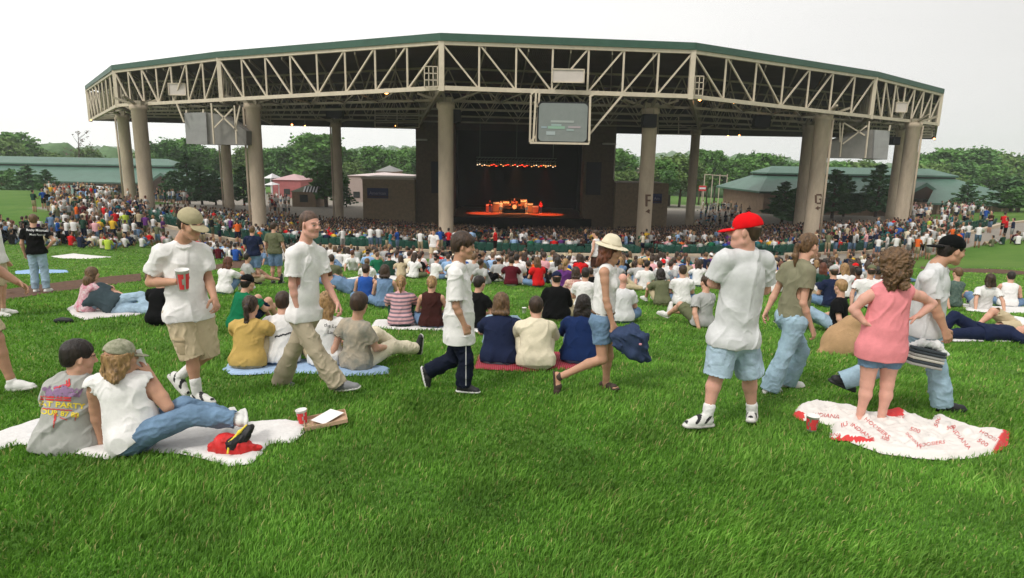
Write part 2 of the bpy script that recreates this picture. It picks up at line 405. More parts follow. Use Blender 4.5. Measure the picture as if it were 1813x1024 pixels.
def bary(a, b, t): return a+(b-a)*t
class Fig: pass
def figure(name, label, loc, J, c, cat='person', group=None):
    """grow one person: Empty root > body, hair, shirt, trousers, shoes, cap"""
    s = c.get('s', 1.); h = c.get('h', .008); b = c.get('b', 1.); fem = c.get('fem', 0)
    root = thing(name, label, cat, loc, group)
    P, N, H = J['P'], J['N'], J['H']; SR, SL, ER, EL, WR, WL = (J[k] for k in ('SR', 'SL', 'ER', 'EL', 'WR', 'WL'))
    KR, KL, AR, AL, TR, TL = (J[k] for k in ('KR', 'KL', 'AR', 'AL', 'TR', 'TL'))
    up = unit(N-P); rt = unit(SR-SL); rt = unit(rt-up*rt.dot(up)); fw = up.cross(rt)
    hr = unit(J['hr']-P) if 'hr' in J else rt
    hr = unit(hr-up*hr.dot(up)*.8); hf = up.cross(hr)
    HR = P+hr*.088*s*b; HL = P-hr*.088*s*b
    tl = (N-P).length; CH = P+up*(tl*.70); AB = P+up*(tl*.28)
    A = J['A']; allp = [P, N, H+A[2]*.13, SR, SL, ER, EL, WR, WL, KR, KL, AR, AL, TR, TL]
    parts = {}
    # --- body
    hd = {k: unit(J['d'+k] if 'd'+k in J else (W-E)) for k, W, E in (('R', WR, ER), ('L', WL, EL))}
    nn = {k: (J['n'+k] if 'n'+k in J else (P-W)) for k, W in (('R', WR), ('L', WL))}
    g = Grid(allp+[WR+hd['R']*.17*s, WL+hd['L']*.17*s], .22*s, h)
    g.cone(HR, HL, .095*s*b, .095*s*b, .03)
    g.cone(P, AB, .125*s*b, .118*s*b, .04, q=fw, qf=1.3)
    g.cone(AB, CH, .118*s*b, .138*s*b, .05, q=fw, qf=1.35)
    if fem:
        for e in (-1, 1): g.ell(CH+rt*e*.062*s+fw*.075*s-up*.02*s, [rt, fw, up], [.05*s, .05*s, .05*s], .03)
    SRi = bary(SR, N, .12); SLi = bary(SL, N, .12)
    g.cone(N-up*.045*s, SRi-up*.02*s, .054*s, .048*s, .03); g.cone(N-up*.045*s, SLi-up*.02*s, .054*s, .048*s, .03)
    for S, E, Wr, Z in ((SR, ER, WR, 'R'), (SL, EL, WL, 'L')):
        m = b*(.92 if fem else 1)
        g.cone(S-up*.022*s, bary(S, E, .35), .052*s*m, .049*s*m, .03); g.cone(bary(S, E, .3), E, .049*s*m, .040*s*m, .02)
        g.chain([E, bary(E, Wr, .3), Wr], [.041*s*m, .043*s*m, .027*s*m], .015)
        add_hand(g, Wr, hd[Z], nn[Z], Z, s*(.93 if fem else 1), c.get('curl', .35), fing=h < .012)
    for Hp, K, An, T in ((HR, KR, AR, TR), (HL, KL, AL, TL)):
        mid = bary(Hp, K, .4)
        g.chain([Hp, mid, K], [.092*s*b, .080*s*b, .057*s*b], .03)
        bk = unit(An-K).cross(hr); bk = bk if bk.dot(unit(T-An)) < 0 else -bk
        g.chain([K, bary(K, An, .32)+bk*.012*s, An+unit(K-An)*.06*s, An], [.055*s*b, .054*s*b, .034*s, .036*s], .02)
        if not c.get('shoes'):
            o, d, n = foot_frame(K, An, T, s)
            g.cone(o+n*.03*s, o+d*.13*s+n*.032*s, .030*s, .032*s, .02); g.cone(o+d*.12*s+n*.03*s, o+d*.2*s+n*.012*s, .034*s, .022*s, .02)
            if h < .012:
                sd = d.cross(n)
                for i in range(5): g.cone(o+d*.19*s+sd*(.028-.014*i)*s*.9+n*.013*s, o+d*(.235-.004*i)*s+sd*(.034-.017*i)*s*.9+n*.010*s, .010*s, .0085*s, .004)
    hs = s*c.get('hs', 1.)
    add_head(g, H, A, hs, N, detail=h < .014)
    V, Q = g.mesh()
    mats = [skin(c.get('skin', 'fair')), mat('lips', (.48, .21, .165), .5), mat('eye white', (.45, .38, .34), .4), mat('brow and iris', (.07, .045, .03), .6)]
    parts['body'] = meshobj('body', V, Q, None, root, True, mats=mats, fm=face_mats(V, Q, H, A, hs) if h < .014 else None)
    # --- shirt
    t = c.get('shirt')
    if t:
        lo = t.get('loose', 1.)*b; hem = t.get('hem', .12)*s; sl = t.get('sleeve', .55); g = Grid([P-up*(hem+.05), N, SR, SL, bary(SR, ER, max(sl, .3)), bary(SL, EL, max(sl, .3))] + ([WR, WL, ER, EL] if sl > 1 else []), .2*s, h)
        HB = P-up*hem+(J['hem'] if 'hem' in J else Vector())
        sag = Vector((0, 0, -.012*s))
        g.cone(HB, AB, (.165+.02*(lo-1))*s*lo, .150*s*lo, .05, q=fw, qf=1.28); g.cone(AB, CH+sag, .150*s*lo, .160*s*max(b*1.04, min(lo, 1.08*b)), .05, q=fw, qf=1.33)
        if fem:
            for e in (-1, 1): g.ell(CH+rt*e*.062*s+fw*.085*s-up*.02*s, [rt, fw, up], [.06*s, .055*s, .06*s], .03)
        if hem > -.0: g.cone(P+hr*.078*s*b, P-hr*.078*s*b, (.128+.015*lo)*s*b, (.128+.015*lo)*s*b, .05)
        if hem > -.0: g.cone(P-hf*.05*s+hr*.06*s, P-hf*.05*s-hr*.06*s, .1*s*b, .1*s*b, .04)
        nk = .070*s*(.4+.6*b)
        wide = sl > .05; mg = .013
        g.cone(AB, CH, .118*s*b+mg, .138*s*b+mg, .05, q=fw, qf=1.3)
        for S, E in ((SR, ER), (SL, EL)):
            Si = bary(S, N, .12)
            if wide: g.cone(N-up*.05*s, Si-up*.02*s, .054*s+mg, .048*s+mg, .03); g.cone(S-up*.022*s, bary(S, E, min(.35, sl)), .052*s*b+mg, .049*s*b+mg, .03)
            if wide and sl > .35: g.cone(bary(S, E, .3), bary(S, E, min(sl, 1)), .049*s*b+mg, .042*s*b+mg, .02)
            if not wide: g.cone(N-up*.05*s, bary(N, Si, .72)-up*.016*s, .054*s+mg, .049*s+mg, .03)
        g.cone(N-up*.055*s, (SR if wide else bary(SR, N, .28))-up*.030*s, nk, .060*s if wide else .056*s, .04); g.cone(N-up*.055*s, (SL if wide else bary(SL, N, .28))-up*.030*s, nk, .060*s if wide else .056*s, .04)
        for S, E, Wr in ((SR, ER, WR), (SL, EL, WL)):
            if sl > 0:
                fr = min(sl, 1.); e = bary(S, E, fr); g.cone(S-up*.030*s, e, .063*s*(.7+.3*lo), (.060+.018*lo)*s*(1 if sl <= 1 else .8), .035)
                if sl > 1: g.cone(E, bary(E, Wr, min(1, sl-1)), .062*s, .045*s, .02); e = bary(E, Wr, min(1, sl-1))
                if h < .014 and sl <= 1:
                    ax = unit(E-S); rr = (.060+.018*lo)*s
                    g.cone(e+ax*.01*s, e+ax*.09*s, rr*.90, rr*.95, .006, mode='sub')
            else:
                g.ell(S+unit(SR-SL)*(.02*s if S is SR else -.02*s)-up*.03*s, [rt, fw, up], [.042*s, .085*s, .09*s], .01, 'sub')
        if c.get('flat_hem', 1): g.half(HB, -up*1.0 if 'hemn' not in J else unit(J['hemn']), .006)
        if h < .014 and not c.get('sit'): g.cone(HB-up*.1*s, HB-up*.02*s, .155*s*lo, .148*s*lo, .01, q=fw, qf=1.28, mode='sub')
        nb = H-A[2]*.06*hs-A[1]*.02*hs
        g.cone(N+unit(nb-N)*.045*s, N+unit(nb-N)*.14*s, .062*s, .075*s, .008, mode='sub')
        g.ell(N+fw*.075*s+up*.035*s, [rt, fw, up], [.062*s, .06*s, .06*s], .012, 'sub')
        if t.get('scoop'): g.ell(N+fw*.06*s-up*.01*s, [rt, fw, up], [.085*s, .08*s, t['scoop']*s], .01, 'sub')
        V, Q = g.mesh(amp=t.get('amp', .010)*s*1.75, seed=c.get('seed', 1), wl=t.get('wl', .23)*s, ax=up+rt*.45+fw*.2)
        ms = t['m'] if isinstance(t['m'], (list, tuple)) else [t['m']]
        parts['shirt'] = meshobj(t.get('name', 't_shirt'), V, Q, None, root, True, mats=list(ms), fm=t['fm'](V[Q].mean(1), dict(P=P, up=up, rt=rt, fw=fw, N=N, HB=HB)) if 'fm' in t else None)
    # --- trousers / shorts
    t = c.get('pants')
    if t:
        lo = t.get('loose', 1.); fr = t.get('frac', 1.9); g = Grid([P+up*.12*s, HR, HL, KR, KL]+([AR, AL] if fr > 1 else []), .2*s, h)
        g.cone(HR, HL, .110*s*b, .110*s*b, .04); g.cone(P, AB, .125*s*b+.01, .118*s*b, .04, q=fw, qf=1.28); g.half(P+up*t.get('rise', .10)*s*1.4, up); g.cone(P+up*.02*s, P+up*t.get('rise', .10)*s, .145*s*b, .138*s*b, .04, q=fw, qf=1.25)
        g.cone(P-hf*.05*s-up*.0*s+hr*.06*s, P-hf*.05*s-hr*.06*s, .085*s*b, .085*s*b, .04)
        for Hp, K, An in ((HR, KR, AR), (HL, KL, AL)):
            f1 = min(fr, 1.); e = bary(Hp, K, f1); r1 = (.075+.022*lo)*s*b
            g.cone(Hp, e, min(.105*(.7+.3*lo), .116)*s*b, r1 if fr < 1.01 else (.062+.018*lo)*s*b, .03)
            ax = unit(K-Hp)
            if fr > 1:
                r0 = (.062+.018*lo)*s*b; f2 = fr-1; e = bary(K, An, f2); r1 = t.get('cuff', (.045+.022*lo))*s
                g.chain([K, bary(K, An, f2*.6), e], [r0, (r0+r1)*.5+.004, r1], .02); ax = unit(An-K)
            if h < .014: g.cone(e+ax*(.004)*s, e+ax*.12*s, r1*.9, r1*.95, .006, mode='sub')
        V, Q = g.mesh(amp=t.get('amp', .008)*s*1.05, seed=c.get('seed', 1)+3, wl=t.get('wl', .15)*s, ax=(Vector((.5, 0, .25)) if fr > 1 else up))
        ms = t['m'] if isinstance(t['m'], (list, tuple)) else [t['m']]
        parts['pants'] = meshobj(t.get('name', 'trousers' if fr > 1.2 else 'shorts'), V, Q, None, root, True, mats=list(ms), fm=t['fm'](V[Q].mean(1), dict(P=P, up=up, rt=rt, fw=fw, KR=KR, KL=KL, AR=AR, AL=AL, HR=HR, HL=HL)) if 'fm' in t else None)
    # --- sandals and shoes
    if c.get('sandal'):
        for K, An, T in ((KR, AR, TR), (KL, AL, TL)):
            o, d, n = foot_frame(K, An, T, s); g = Grid([o, o+d*.28*s, An], .08*s, min(h, .008))
            g.cone(o-d*.01*s, o+d*.225*s-n*.004*s, .036*s, .040*s, .004, q=n, qf=3.)
            for x0, hh in ((.175, .030), (.12, .045)): g.cone(o+d*x0*s+n*(hh-.012)*s, o+d*(x0+.012)*s+n*(hh-.014)*s, .040*s, .040*s, .003)
            g.cone(o+d*.02*s+n*.05*s, o+d*.03*s+n*.052*s, .041*s, .041*s, .003)
            V, Q = g.mesh(); meshobj('sandal', V, Q, c['sandal'], root, True)
    t = c.get('shoes')
    if t:
        for K, An, T in ((KR, AR, TR), (KL, AL, TL)):
            o, d, n = foot_frame(K, An, T, s); hh = min(h, .008) if h < .014 else h
            g = Grid([o, o+d*.28*s, An], .08*s, hh)
            g.cone(o+n*.034*s+d*.01*s, o+d*.12*s+n*.034*s, .038*s, .041*s, .02); g.cone(o+d*.11*s+n*.034*s, o+d*.21*s+n*.016*s, .043*s, .034*s, .02)
            g.cone(o+d*.04*s+n*.04*s, An+n*.01*s, .04*s, .042*s, .02)
            g.cone(o+d*.1*s+n*.06*s, o+d*.15*s+n*.045*s, .03*s, .022*s, .02)
            g.cone(o+d*0*s, o+d*.12*s, .041*s, .043*s, .004, q=n, qf=2.2); g.cone(o+d*.12*s, o+d*.215*s+n*.004*s, .045*s, .040*s, .004, q=n, qf=2.2)
            g.half(o-n*.014*s, -n, .002)
            V, Q = g.mesh()
            cc_ = V[Q].mean(1)-np.array(o); z = cc_@np.array(n)/s; x = cc_@np.array(d)/s
            fm = np.where(z < .012, 1, 0); fm = np.where((z > .03) & (np.sin(x*75+z*60) > .55), 2, fm)
            sm_ = [t['m'], t.get('sole', mat('shoe sole', (.5, .48, .45), .7)), t.get('trim', t['m'])]
            so_ = meshobj('shoe', V, Q, None, root, True, mats=sm_, fm=fm)
            if t.get('sock'):
                g = Grid([An, bary(An, K, .4)], .08*s, hh); ks = t['sock']
                g.cone(An-n*.01*s, bary(An, K, ks), .042*s, .047*s, .01); V, Q = g.mesh(amp=.003, wl=.03)
                meshobj('sock', V, Q, mat('white sock', (.72, .71, .69), .95, bump=.3), root, True)
    hair_and_hat(root, c, H, A, hs, N, up, fw, h, parts)
    parts['root'] = root; parts['fr'] = (up, rt, fw)
    return parts
def hair_and_hat(root, c, H, A, s, N, up, fw, h, parts):
    r, f, u = A
    def q(x, y, z): return H+(r*x+f*y+u*z)*s
    st = c.get('hair', 'short'); cap = c.get('cap'); dn = Vector((0, 0, -1))
    g = Grid([H, N-Vector((0, 0, .4*s))], .32*s, h)
    th = {'buzz': -.001, 'short': .008, 'mop': .017, 'long': .012, 'shoulder': .014, 'curly': .035, 'pony': .006, 'bun': .006, 'bald': -.02}.get(st, .008)
    hm = hairm(c.get('hairc', 'brown')); jit = .0 if st == 'buzz' else .002
    g.ell(q(0, -.024, .040), A, [(.080+th)*s, (.099+th)*s, (.090+th*(.3 if cap else 1))*s], .01)
    g.ell(q(0, -.06, -.01), A, [(.066+th)*s, (.052+th)*s, (.068+th)*s], .02)
    if st == 'buzz': g.half(q(0, .072, 0), unit(f-u*.35), .02)
    if st == 'mop': g.ell(q(0, .02, .06), A, [.078*s, .075*s, .055*s], .02); g.ell(q(.0, -.03, -.0), A, [.092*s, .07*s, .06*s], .02)
    g.ell(q(0, .115, -.02), A, [.085*s, .085*s, (.078 if st != 'mop' else .066)*s], .012, 'sub')
    for e in (-1, 1):
        if st in ('buzz', 'short', 'mop', 'pony', 'bun', 'bald'): g.ell(q(.085*e, .012, -.03), A, [.03*s, .05*s, .045*s], .01, 'sub')
    if st in ('buzz', 'short', 'mop', 'bald'): g.half(q(0, -.05, -.062), unit(-u+f*.15))
    back = q(0, -.08, -.03)
    if st in ('long', 'shoulder'):
        L = (.30 if st == 'long' else .13)*s*c.get('hl', 1)
        for x in np.linspace(-.062, .062, 5):
            p = q(x, -.055-.03*(1-abs(x)/.07), 0); m = q(x*1.15, -.075, -.10); e = m+dn*L-unit(fw)*.035*s+r*x*.2*s
            g.chain([p, m, e], [.036*s, .034*s, .020*s], .03)
        for e in (-1, 1): g.chain([q(.066*e, -.01, .03), q(.078*e, -.012, -.05), q(.074*e, -.04, -.12)], [.026*s, .026*s, .022*s], .02)
        jit = .006
    if st == 'curly':
        for i in range(26):
            a = i*2.4; z = .09-.28*(i/26); rr = .085+.03*math.sin(i*1.7); yy = -.035-.05*(z < -.02)
            p = q(rr*math.cos(a), yy+rr*math.sin(a)*.7-(.03 if math.sin(a) > 0 else 0), z); g.ell(p, A, [.042*s]*3, .02)
        g.ell(q(0, -.06, -.06), A, [.11*s, .075*s, .13*s], .03); jit = .012
        g.ell(q(0, .13, -.03), A, [.07*s, .085*s, .085*s], .012, 'sub')
    if st == 'pony':
        k0 = q(0, -.115, .02); L = c.get('hl', 1)
        g.cone(q(0, -.09, .03), k0, .03*s, .02*s, .02); k1 = k0-f*.035*s+dn*.03*s; k2 = k1+dn*.1*s*L-f*.012*s; k3 = k2+dn*.13*s*L+f*.01*s
        g.chain([k0, k1, k2, k3], [.018*s, .027*s, .030*s, .010*s], .015); jit = .005
    if st == 'bun': g.ell(q(0, -.118, .02), A, [.04*s]*3, .015)
    if cap: g.half(q(0, 0, .048), unit(u-f*.1))
    V, Q = g.mesh(jit=jit if h < .014 else jit*.7, jwl=.045 if st != 'curly' else .04, ax=u if st != 'curly' else None, seed=c.get('seed', 1))
    if len(V): parts['hair'] = meshobj('hair', V, Q, hm, root, True)
    if st == 'pony' and h < .014:
        g = Grid([k0], .06*s, h); g.ell(k0-f*.01*s, A, [.026*s, .016*s, .026*s], .0); V, Q = g.mesh(); meshobj('hair_band', V, Q, mat('hair band', (.02, .02, .05), .6), root, True)
    if cap:
        g = Grid([H], .3*s, h); ty = cap.get('type', 'cap'); fb = -1 if cap.get('back') else 1
        if ty == 'bucket':
            g.ell(q(0, -.018, .055), A, [.094*s, .108*s, .092*s], .01); g.cone(q(0, .0, .105), q(0, -.04, .105), .062*s, .064*s, .02)
            g.ell(q(0, -.012, .040), [unit(r), unit(f), u], [.160*s, .178*s, .018*s], .022)
            g.ell(q(0, -.012, .018), A, [.150*s, .165*s, .024*s], .02, 'sub')
            g.half(q(0, 0, .012), -u)
        else:
            fc = unit(f*fb-u*(.22 if fb > 0 else .18)); uc = r.cross(fc) if fb > 0 else unit(fc.cross(r)); cu_ = uc if uc.dot(u) > 0 else -uc
            g.ell(q(0, -.02, .048), A, [.091*s, .109*s, .092*s], .01)
            g.half(q(0, 0, .028), -unit(cu_)*1.0, .004)
            bc = q(0, -.02, .037)+fc*.135*s
            g.ell(bc-cu_*.004*s, [r, fc, cu_], [.074*s, .078*s, .011*s], .008)
            g.ell(bc-cu_*.034*s, [r, fc, cu_], [.062*s, .12*s, .026*s], .006, 'sub')
            g.ell(q(0, -.02, .142), A, [.010*s, .010*s, .006*s], .003)
            if cap.get('hole'): g.ell(q(0, -.13, .045), A, [.032*s, .03*s, .024*s], .003, 'sub')
        V, Q = g.mesh(amp=.002, wl=.09)
        parts['cap'] = meshobj('hat' if ty == 'bucket' else 'cap', V, Q, cap['m'], root, True)
        if ty == 'bucket':
            g = Grid([H], .2*s, h); g.ell(q(0, -.018, .058), A, [.097*s, .111*s, .085*s], 0); g.half(q(0, 0, .075), u); g.half(q(0, 0, .05), -u); V, Q = g.mesh(); meshobj('hat_band', V, Q, mat('hat band', (.42, .36, .25), .9), parts['cap'], True)
def pix_joints(view, anchor, ady, spec, yaw, hp=0, hroll=0, hc=None):
    """joints from picture positions: (u, v, metres behind the figure's own plane); anchor = where it touches the ground"""
    x0, y0, k = view
    def px(u, v): return x0+u/k, y0+v/k
    a = gnd(*px(*anchor)); Y0 = a.y-ady; J = {}
    for n, t in spec.items():
        J[n] = atY(*px(t[0], t[1]), Y0+(t[2] if len(t) > 2 else 0))
    J['A'] = headframe(yaw, hp, hroll)
    return J, Vector((a.x, Y0, zg1(a.x, Y0)))
# ---------- the people nearest the camera, each posed joint by joint
WHITE = cloth('white', (.89, .88, .87)); LGREY = cloth('light grey', (.80, .80, .80)); HEATH = cloth('heather grey', (.66, .66, .64))
KHAKI = cloth('khaki', (.74, .68, .56), .3); KHAKI2 = cloth('khaki tan', (.70, .65, .56), .3); OLIVE = cloth('olive', (.50, .49, .40)); PINK = cloth('pink', (.90, .55, .57))
NAVY = cloth('navy', (.10, .12, .19)); BLACK = cloth('black', (.05, .05, .055)); DKGREEN = cloth('green', (.08, .42, .28)); YELLOW = cloth('mustard', (.74, .62, .36)); RED = cloth('red', (.82, .10, .13))
def denim(n, rgb): return mat('denim '+n, srgb(rgb), .9, noise=.28, nscale=7, bump=.3, bscale=60, spec=.12)
DENIM = denim('mid', (.42, .52, .62)); DLIGHT = denim('light', (.60, .70, .76)); DDARK = denim('dark', (.22, .27, .37)); DPALE = denim('pale', (.66, .74, .80))
SHOEW = mat('shoe white', (.66, .65, .62), .6); SHOEB = mat('shoe black', (.02, .02, .022), .55); SHOEG = mat('shoe grey', (.2, .2, .21), .6); CAPK = cloth('cap khaki', (.66, .62, .50)); 
CAPR = cloth('cap red', (.84, .07, .10)); CAPB = cloth('cap black', (.05, .06, .06)); HATK = cloth('hat', (.84, .80, .70)); SANDAL = mat('sandal brown', (.06, .04, .03), .7)
V3 = (230, 350, 2.695); V4 = (560, 380, 3.012); V5 = (820, 380, 3.011); V6 = (1130, 360, 2.439); V7 = (1380, 380, 2.226); V1 = (0, 330, 3.793); V2 = (0, 570, 2.833); V9 = (50, 590, 4.655)
HERO = {}
def hero(key, view, anchor, ady, spec, yaw, c, label, hp=0, hroll=0, group=None, **kw):
    J, loc = pix_joints(view, anchor, ady, spec, yaw, hp, hroll)
    for k, v in kw.items(): J[k] = Vector(v)
    f = figure('person', label, loc, J, c, group=group); HERO[key] = dict(J=J, loc=loc, f=f, c=c); return HERO[key]
def mid_h(k): return HERO[k]['J']
hero('cap_man', V3, (375, 990), -.05, dict(P=(280, 555), N=(250, 207, .03), H=(292, 128, -.02), SR=(150, 252, -.09), SL=(342, 242, .11), ER=(98, 405, -.05), WR=(222, 402, -.24), EL=(372, 385, .12), WL=(402, 478, -.0),
     KR=(296, 755, -.06), AR=(320, 935, -.02), TR=(425, 985, -.12), KL=(372, 745, .10), AL=(236, 855, .20), TL=(262, 935, .16)), 62,
     dict(s=1.03, h=.0068, b=.96, shirt=dict(name='polo_shirt', m=WHITE, loose=1.04, hem=.05, sleeve=.62, amp=.009), pants=dict(m=KHAKI, frac=.96, loose=1.4, amp=.012, rise=.05), shoes=dict(m=SHOEW, trim=SHOEB, sock=.36), hair='short', hairc='dark', cap=dict(m=CAPK), skin='tan', curl=.5, seed=3),
     'man in khaki cap, white polo shirt and cargo shorts holding a tall red-lettered cup', hp=14, dR=(.9, -.25, .1), nR=(.2, -.2, .9))
hero('crewcut_man', V3, (1060, 928), -.03, dict(P=(832, 565), N=(838, 213, .02), H=(862, 128, -.01), SR=(778, 262, -.12), SL=(905, 255, .12), ER=(775, 420, -.14), WR=(806, 550, -.12), EL=(932, 395, .14), WL=(988, 500, .08),
     KR=(892, 735, -.08), AR=(990, 885, -.04), TR=(1100, 905, -.07), KL=(775, 740, .12), AL=(722, 878, .26), TL=(790, 905, .2)), 58,
     dict(s=.99, h=.0068, b=.84, shirt=dict(m=WHITE, loose=1.12, hem=.04, sleeve=.66, amp=.010), pants=dict(m=KHAKI2, frac=1.97, loose=1.75, cuff=.098, amp=.014, wl=.2, rise=.05), shoes=dict(m=SHOEG, sole=SHOEW), hair='buzz', hairc='buzz', skin='pink', curl=.5, seed=5),
     'young man with crew cut walking in white t-shirt and baggy khaki trousers', hp=4)
hero('boy', V4, (785, 955), -.05, dict(P=(762, 640), N=(762, 252, 0), H=(788, 168, -.01), SR=(738, 300, -.15), SL=(768, 296, .15), ER=(745, 490, -.2), WR=(790, 590, -.17), EL=(800, 480, .18), WL=(815, 590, .15),
     KR=(800, 775, -.09), AR=(785, 908, -.08), TR=(832, 945, -.1), KL=(728, 772, .09), AL=(600, 832, .13), TL=(588, 918, .12)), 84,
     dict(s=.86, h=.0065, b=.95, hs=1.12, shirt=dict(m=WHITE, loose=1.42, hem=.08, sleeve=.78, amp=.010), pants=dict(m=cloth('track navy', (.09, .11, .17)), frac=1.95, loose=1.5, cuff=.09, amp=.012, rise=.05), shoes=dict(m=SHOEB, sole=SHOEW), hair='mop', hairc='brown', skin='tan', seed=8),
     'boy with thick brown hair striding in long white t-shirt and navy track trousers', hp=8, dR=(.35, .1, -.9))
hero('hat_woman', V5, (768, 938), .05, dict(P=(742, 565), N=(772, 262, 0), H=(792, 192, -.02), SR=(752, 300, -.15), SL=(782, 297, .15), ER=(762, 455, -.17), WR=(798, 585, -.18), EL=(790, 430, .18), WL=(790, 560, .22),
     KR=(742, 772, -.12), AR=(522, 862, -.10), TR=(492, 942, -.11), KL=(776, 755, .07), AL=(760, 898, .09), TL=(800, 930, .0)), 78,
     dict(s=.94, h=.0065, b=.90, fem=1, shirt=dict(name='tank_top', m=WHITE, loose=.98, hem=-.06, sleeve=0, amp=.007), pants=dict(m=DENIM, frac=.52, loose=1.3, amp=.006), hair='shoulder', hairc='auburn', hl=.5, cap=dict(type='bucket', m=HATK), skin='tan', seed=4, curl=1.1, sandal=SANDAL),
     'woman in cream bucket hat, white tank top and denim shorts striding barelegged', hp=12, dR=(.2, -.05, -.95))
hero('redcap_man', V6, (262, 988), -.12, dict(P=(412, 590), N=(466, 200, 0), H=(458, 122, -.01), SL=(368, 232, -.06), SR=(548, 232, .08), EL=(322, 345, .0), WL=(412, 352, .22), ER=(548, 372, .18), WR=(450, 340, .30),
     KL=(342, 735, -.06), AL=(298, 918, -.08), TL=(225, 962, -.14), KR=(482, 735, .05), AR=(492, 908, .15), TR=(488, 942, .06)), -112,
     dict(s=1.05, h=.0068, b=1.02, hs=1.02, shirt=dict(m=LGREY, loose=1.08, hem=.04, sleeve=.7, amp=.009, wl=.26), pants=dict(m=DPALE, frac=.93, loose=1.5, amp=.008), shoes=dict(m=SHOEW, trim=SHOEB, sock=.22), hair='buzz', hairc='brown', cap=dict(m=CAPR), skin='pink', seed=6),
     'stocky man in red baseball cap, light grey t-shirt and denim shorts with arms crossed', hp=0)
hero('ponytail_girl', V6, (570, 818), -.05, dict(P=(662, 500), N=(712, 246, 0), H=(738, 185, .02), SR=(738, 285, -.12), SL=(648, 272, .13), ER=(712, 432, -.15), WR=(750, 542, -.12), EL=(594, 385, .18), WL=(556, 462, .16),
     KR=(628, 655, -.06), AR=(568, 800, -.05), TR=(610, 815, .02), KL=(706, 640, .12), AL=(646, 770, .2), TL=(690, 790, .2)), 108,
     dict(s=.95, h=.0068, b=.93, fem=1, shirt=dict(m=OLIVE, loose=1.1, hem=-.02, sleeve=.5, amp=.009), pants=dict(m=DLIGHT, frac=1.97, loose=1.35, cuff=.10, amp=.010), shoes=dict(m=SHOEW), hair='pony', hairc='lightbrown', skin='fair', seed=9),
     'girl with long light brown ponytail walking in olive t-shirt and faded jeans', hp=6)
hero('pink_woman', V7, (395, 815), .05, dict(P=(402, 525), N=(450, 262, 0), H=(447, 200, .03), SL=(358, 312, 0), SR=(532, 308, 0), EL=(290, 375, .03), WL=(338, 428, -.03), ER=(604, 352, .03), WR=(548, 400, -.02),
     KL=(345, 665, 0), AL=(318, 792, .02), TL=(300, 800, .16), KR=(424, 668, 0), AR=(402, 800, 0), TR=(395, 805, .16)), 180,
     dict(s=.93, h=.0068, b=1.0, fem=1, shirt=dict(name='sleeveless_top', m=PINK, loose=1.25, hem=.10, sleeve=0, amp=.007), pants=dict(m=DENIM, frac=.42, loose=1.1, amp=.006), hair='curly', hairc='lightbrown', skin='pink', seed=2),
     'woman with curly brown hair in pink sleeveless top, hands on hips, seen from behind', dL=(.75, .2, -.4), dR=(-.75, .2, -.4))
hero('blackcap_man', V7, (700, 778), .0, dict(P=(572, 455, .1), N=(622, 195, .05), H=(682, 142, .03), SR=(592, 240, -.10), SL=(628, 222, .2), ER=(618, 375, -.14), WR=(650, 452, -.16), EL=(560, 380, .25), WL=(545, 480, .1),
     KL=(622, 605, .02), AL=(640, 748, .02), TL=(722, 770, 0), KR=(430, 590, .2), AR=(248, 655, .3), TR=(290, 693, .3)), 86,
     dict(s=1.0, h=.0068, b=.98, shirt=dict(m=LGREY, loose=1.15, hem=.03, sleeve=.6, amp=.012), pants=dict(m=DLIGHT, frac=1.95, loose=1.4, cuff=.095, amp=.010), shoes=dict(m=SHOEB, sole=SHOEB), hair='short', hairc='dark', cap=dict(m=CAPB, back=1), skin='tan', seed=12),
     'man in backwards black cap leaning forward mid-stride in grey t-shirt and jeans', hp=10)
# couple on the white blanket
def fm_print(C, fr): return np.zeros(len(C), int)
hero('grey_man', V9, (300, 945), 0, dict(P=(335, 880, 0), N=(405, 345, .06), H=(425, 200, .08), SL=(218, 425, .03), SR=(560, 430, .12), EL=(165, 640, .2), WL=(250, 700, .45), ER=(590, 640, .25), WR=(600, 700, .5),
     KL=(280, 640, .62), AL=(300, 820, .9), TL=(320, 830, 1.1), KR=(520, 640, .6), AR=(500, 820, .85), TR=(500, 830, 1.05)), 128,
     dict(s=1.0, h=.0068, b=1.05, sit=1, shirt=dict(m=HEATH, loose=1.15, hem=.07, sleeve=.5, amp=.010), pants=dict(m=DENIM, frac=1.95, loose=1.3), shoes=dict(m=SHOEW), hair='short', hairc='dark', skin='fair', seed=14),
     'dark-haired man sitting on the white blanket in grey t-shirt with a yellow back print', hp=12)
hero('cap_woman', V2, (640, 660), 0, dict(P=(672, 575, 0), N=(612, 268, .05), H=(612, 178, .06), SL=(475, 312, .02), SR=(712, 300, .1), EL=(478, 440, .06), WL=(510, 590, .1), ER=(842, 428, .08), WR=(752, 262, .16),
     KR=(925, 425, .2), AR=(1135, 478, .35), TR=(1160, 425, .62), KL=(955, 470, .05), AL=(1180, 490, .12), TL=(1225, 440, .36), hr=(715, 560, .12)), 145,
     dict(s=.96, h=.0068, b=.98, fem=0, sit=1, shirt=dict(name='sleeveless_shirt', m=WHITE, loose=1.18, hem=.03, sleeve=0.04, amp=.010), pants=dict(m=DENIM, frac=1.95, loose=1.15, cuff=.068), shoes=dict(m=SHOEW, sole=SHOEW, sock=.15), hair='shoulder', hairc='blond', hl=.35, cap=dict(m=mat('camouflage', (.42, .40, .30), .9, noise=.5, nscale=30, col2=(.16, .17, .10)), back=0, hole=1), skin='tan', seed=15),
     'woman in camouflage cap and white sleeveless shirt reclining in jeans on the white blanket', hp=5, hemn=(.55, .1, -.8))
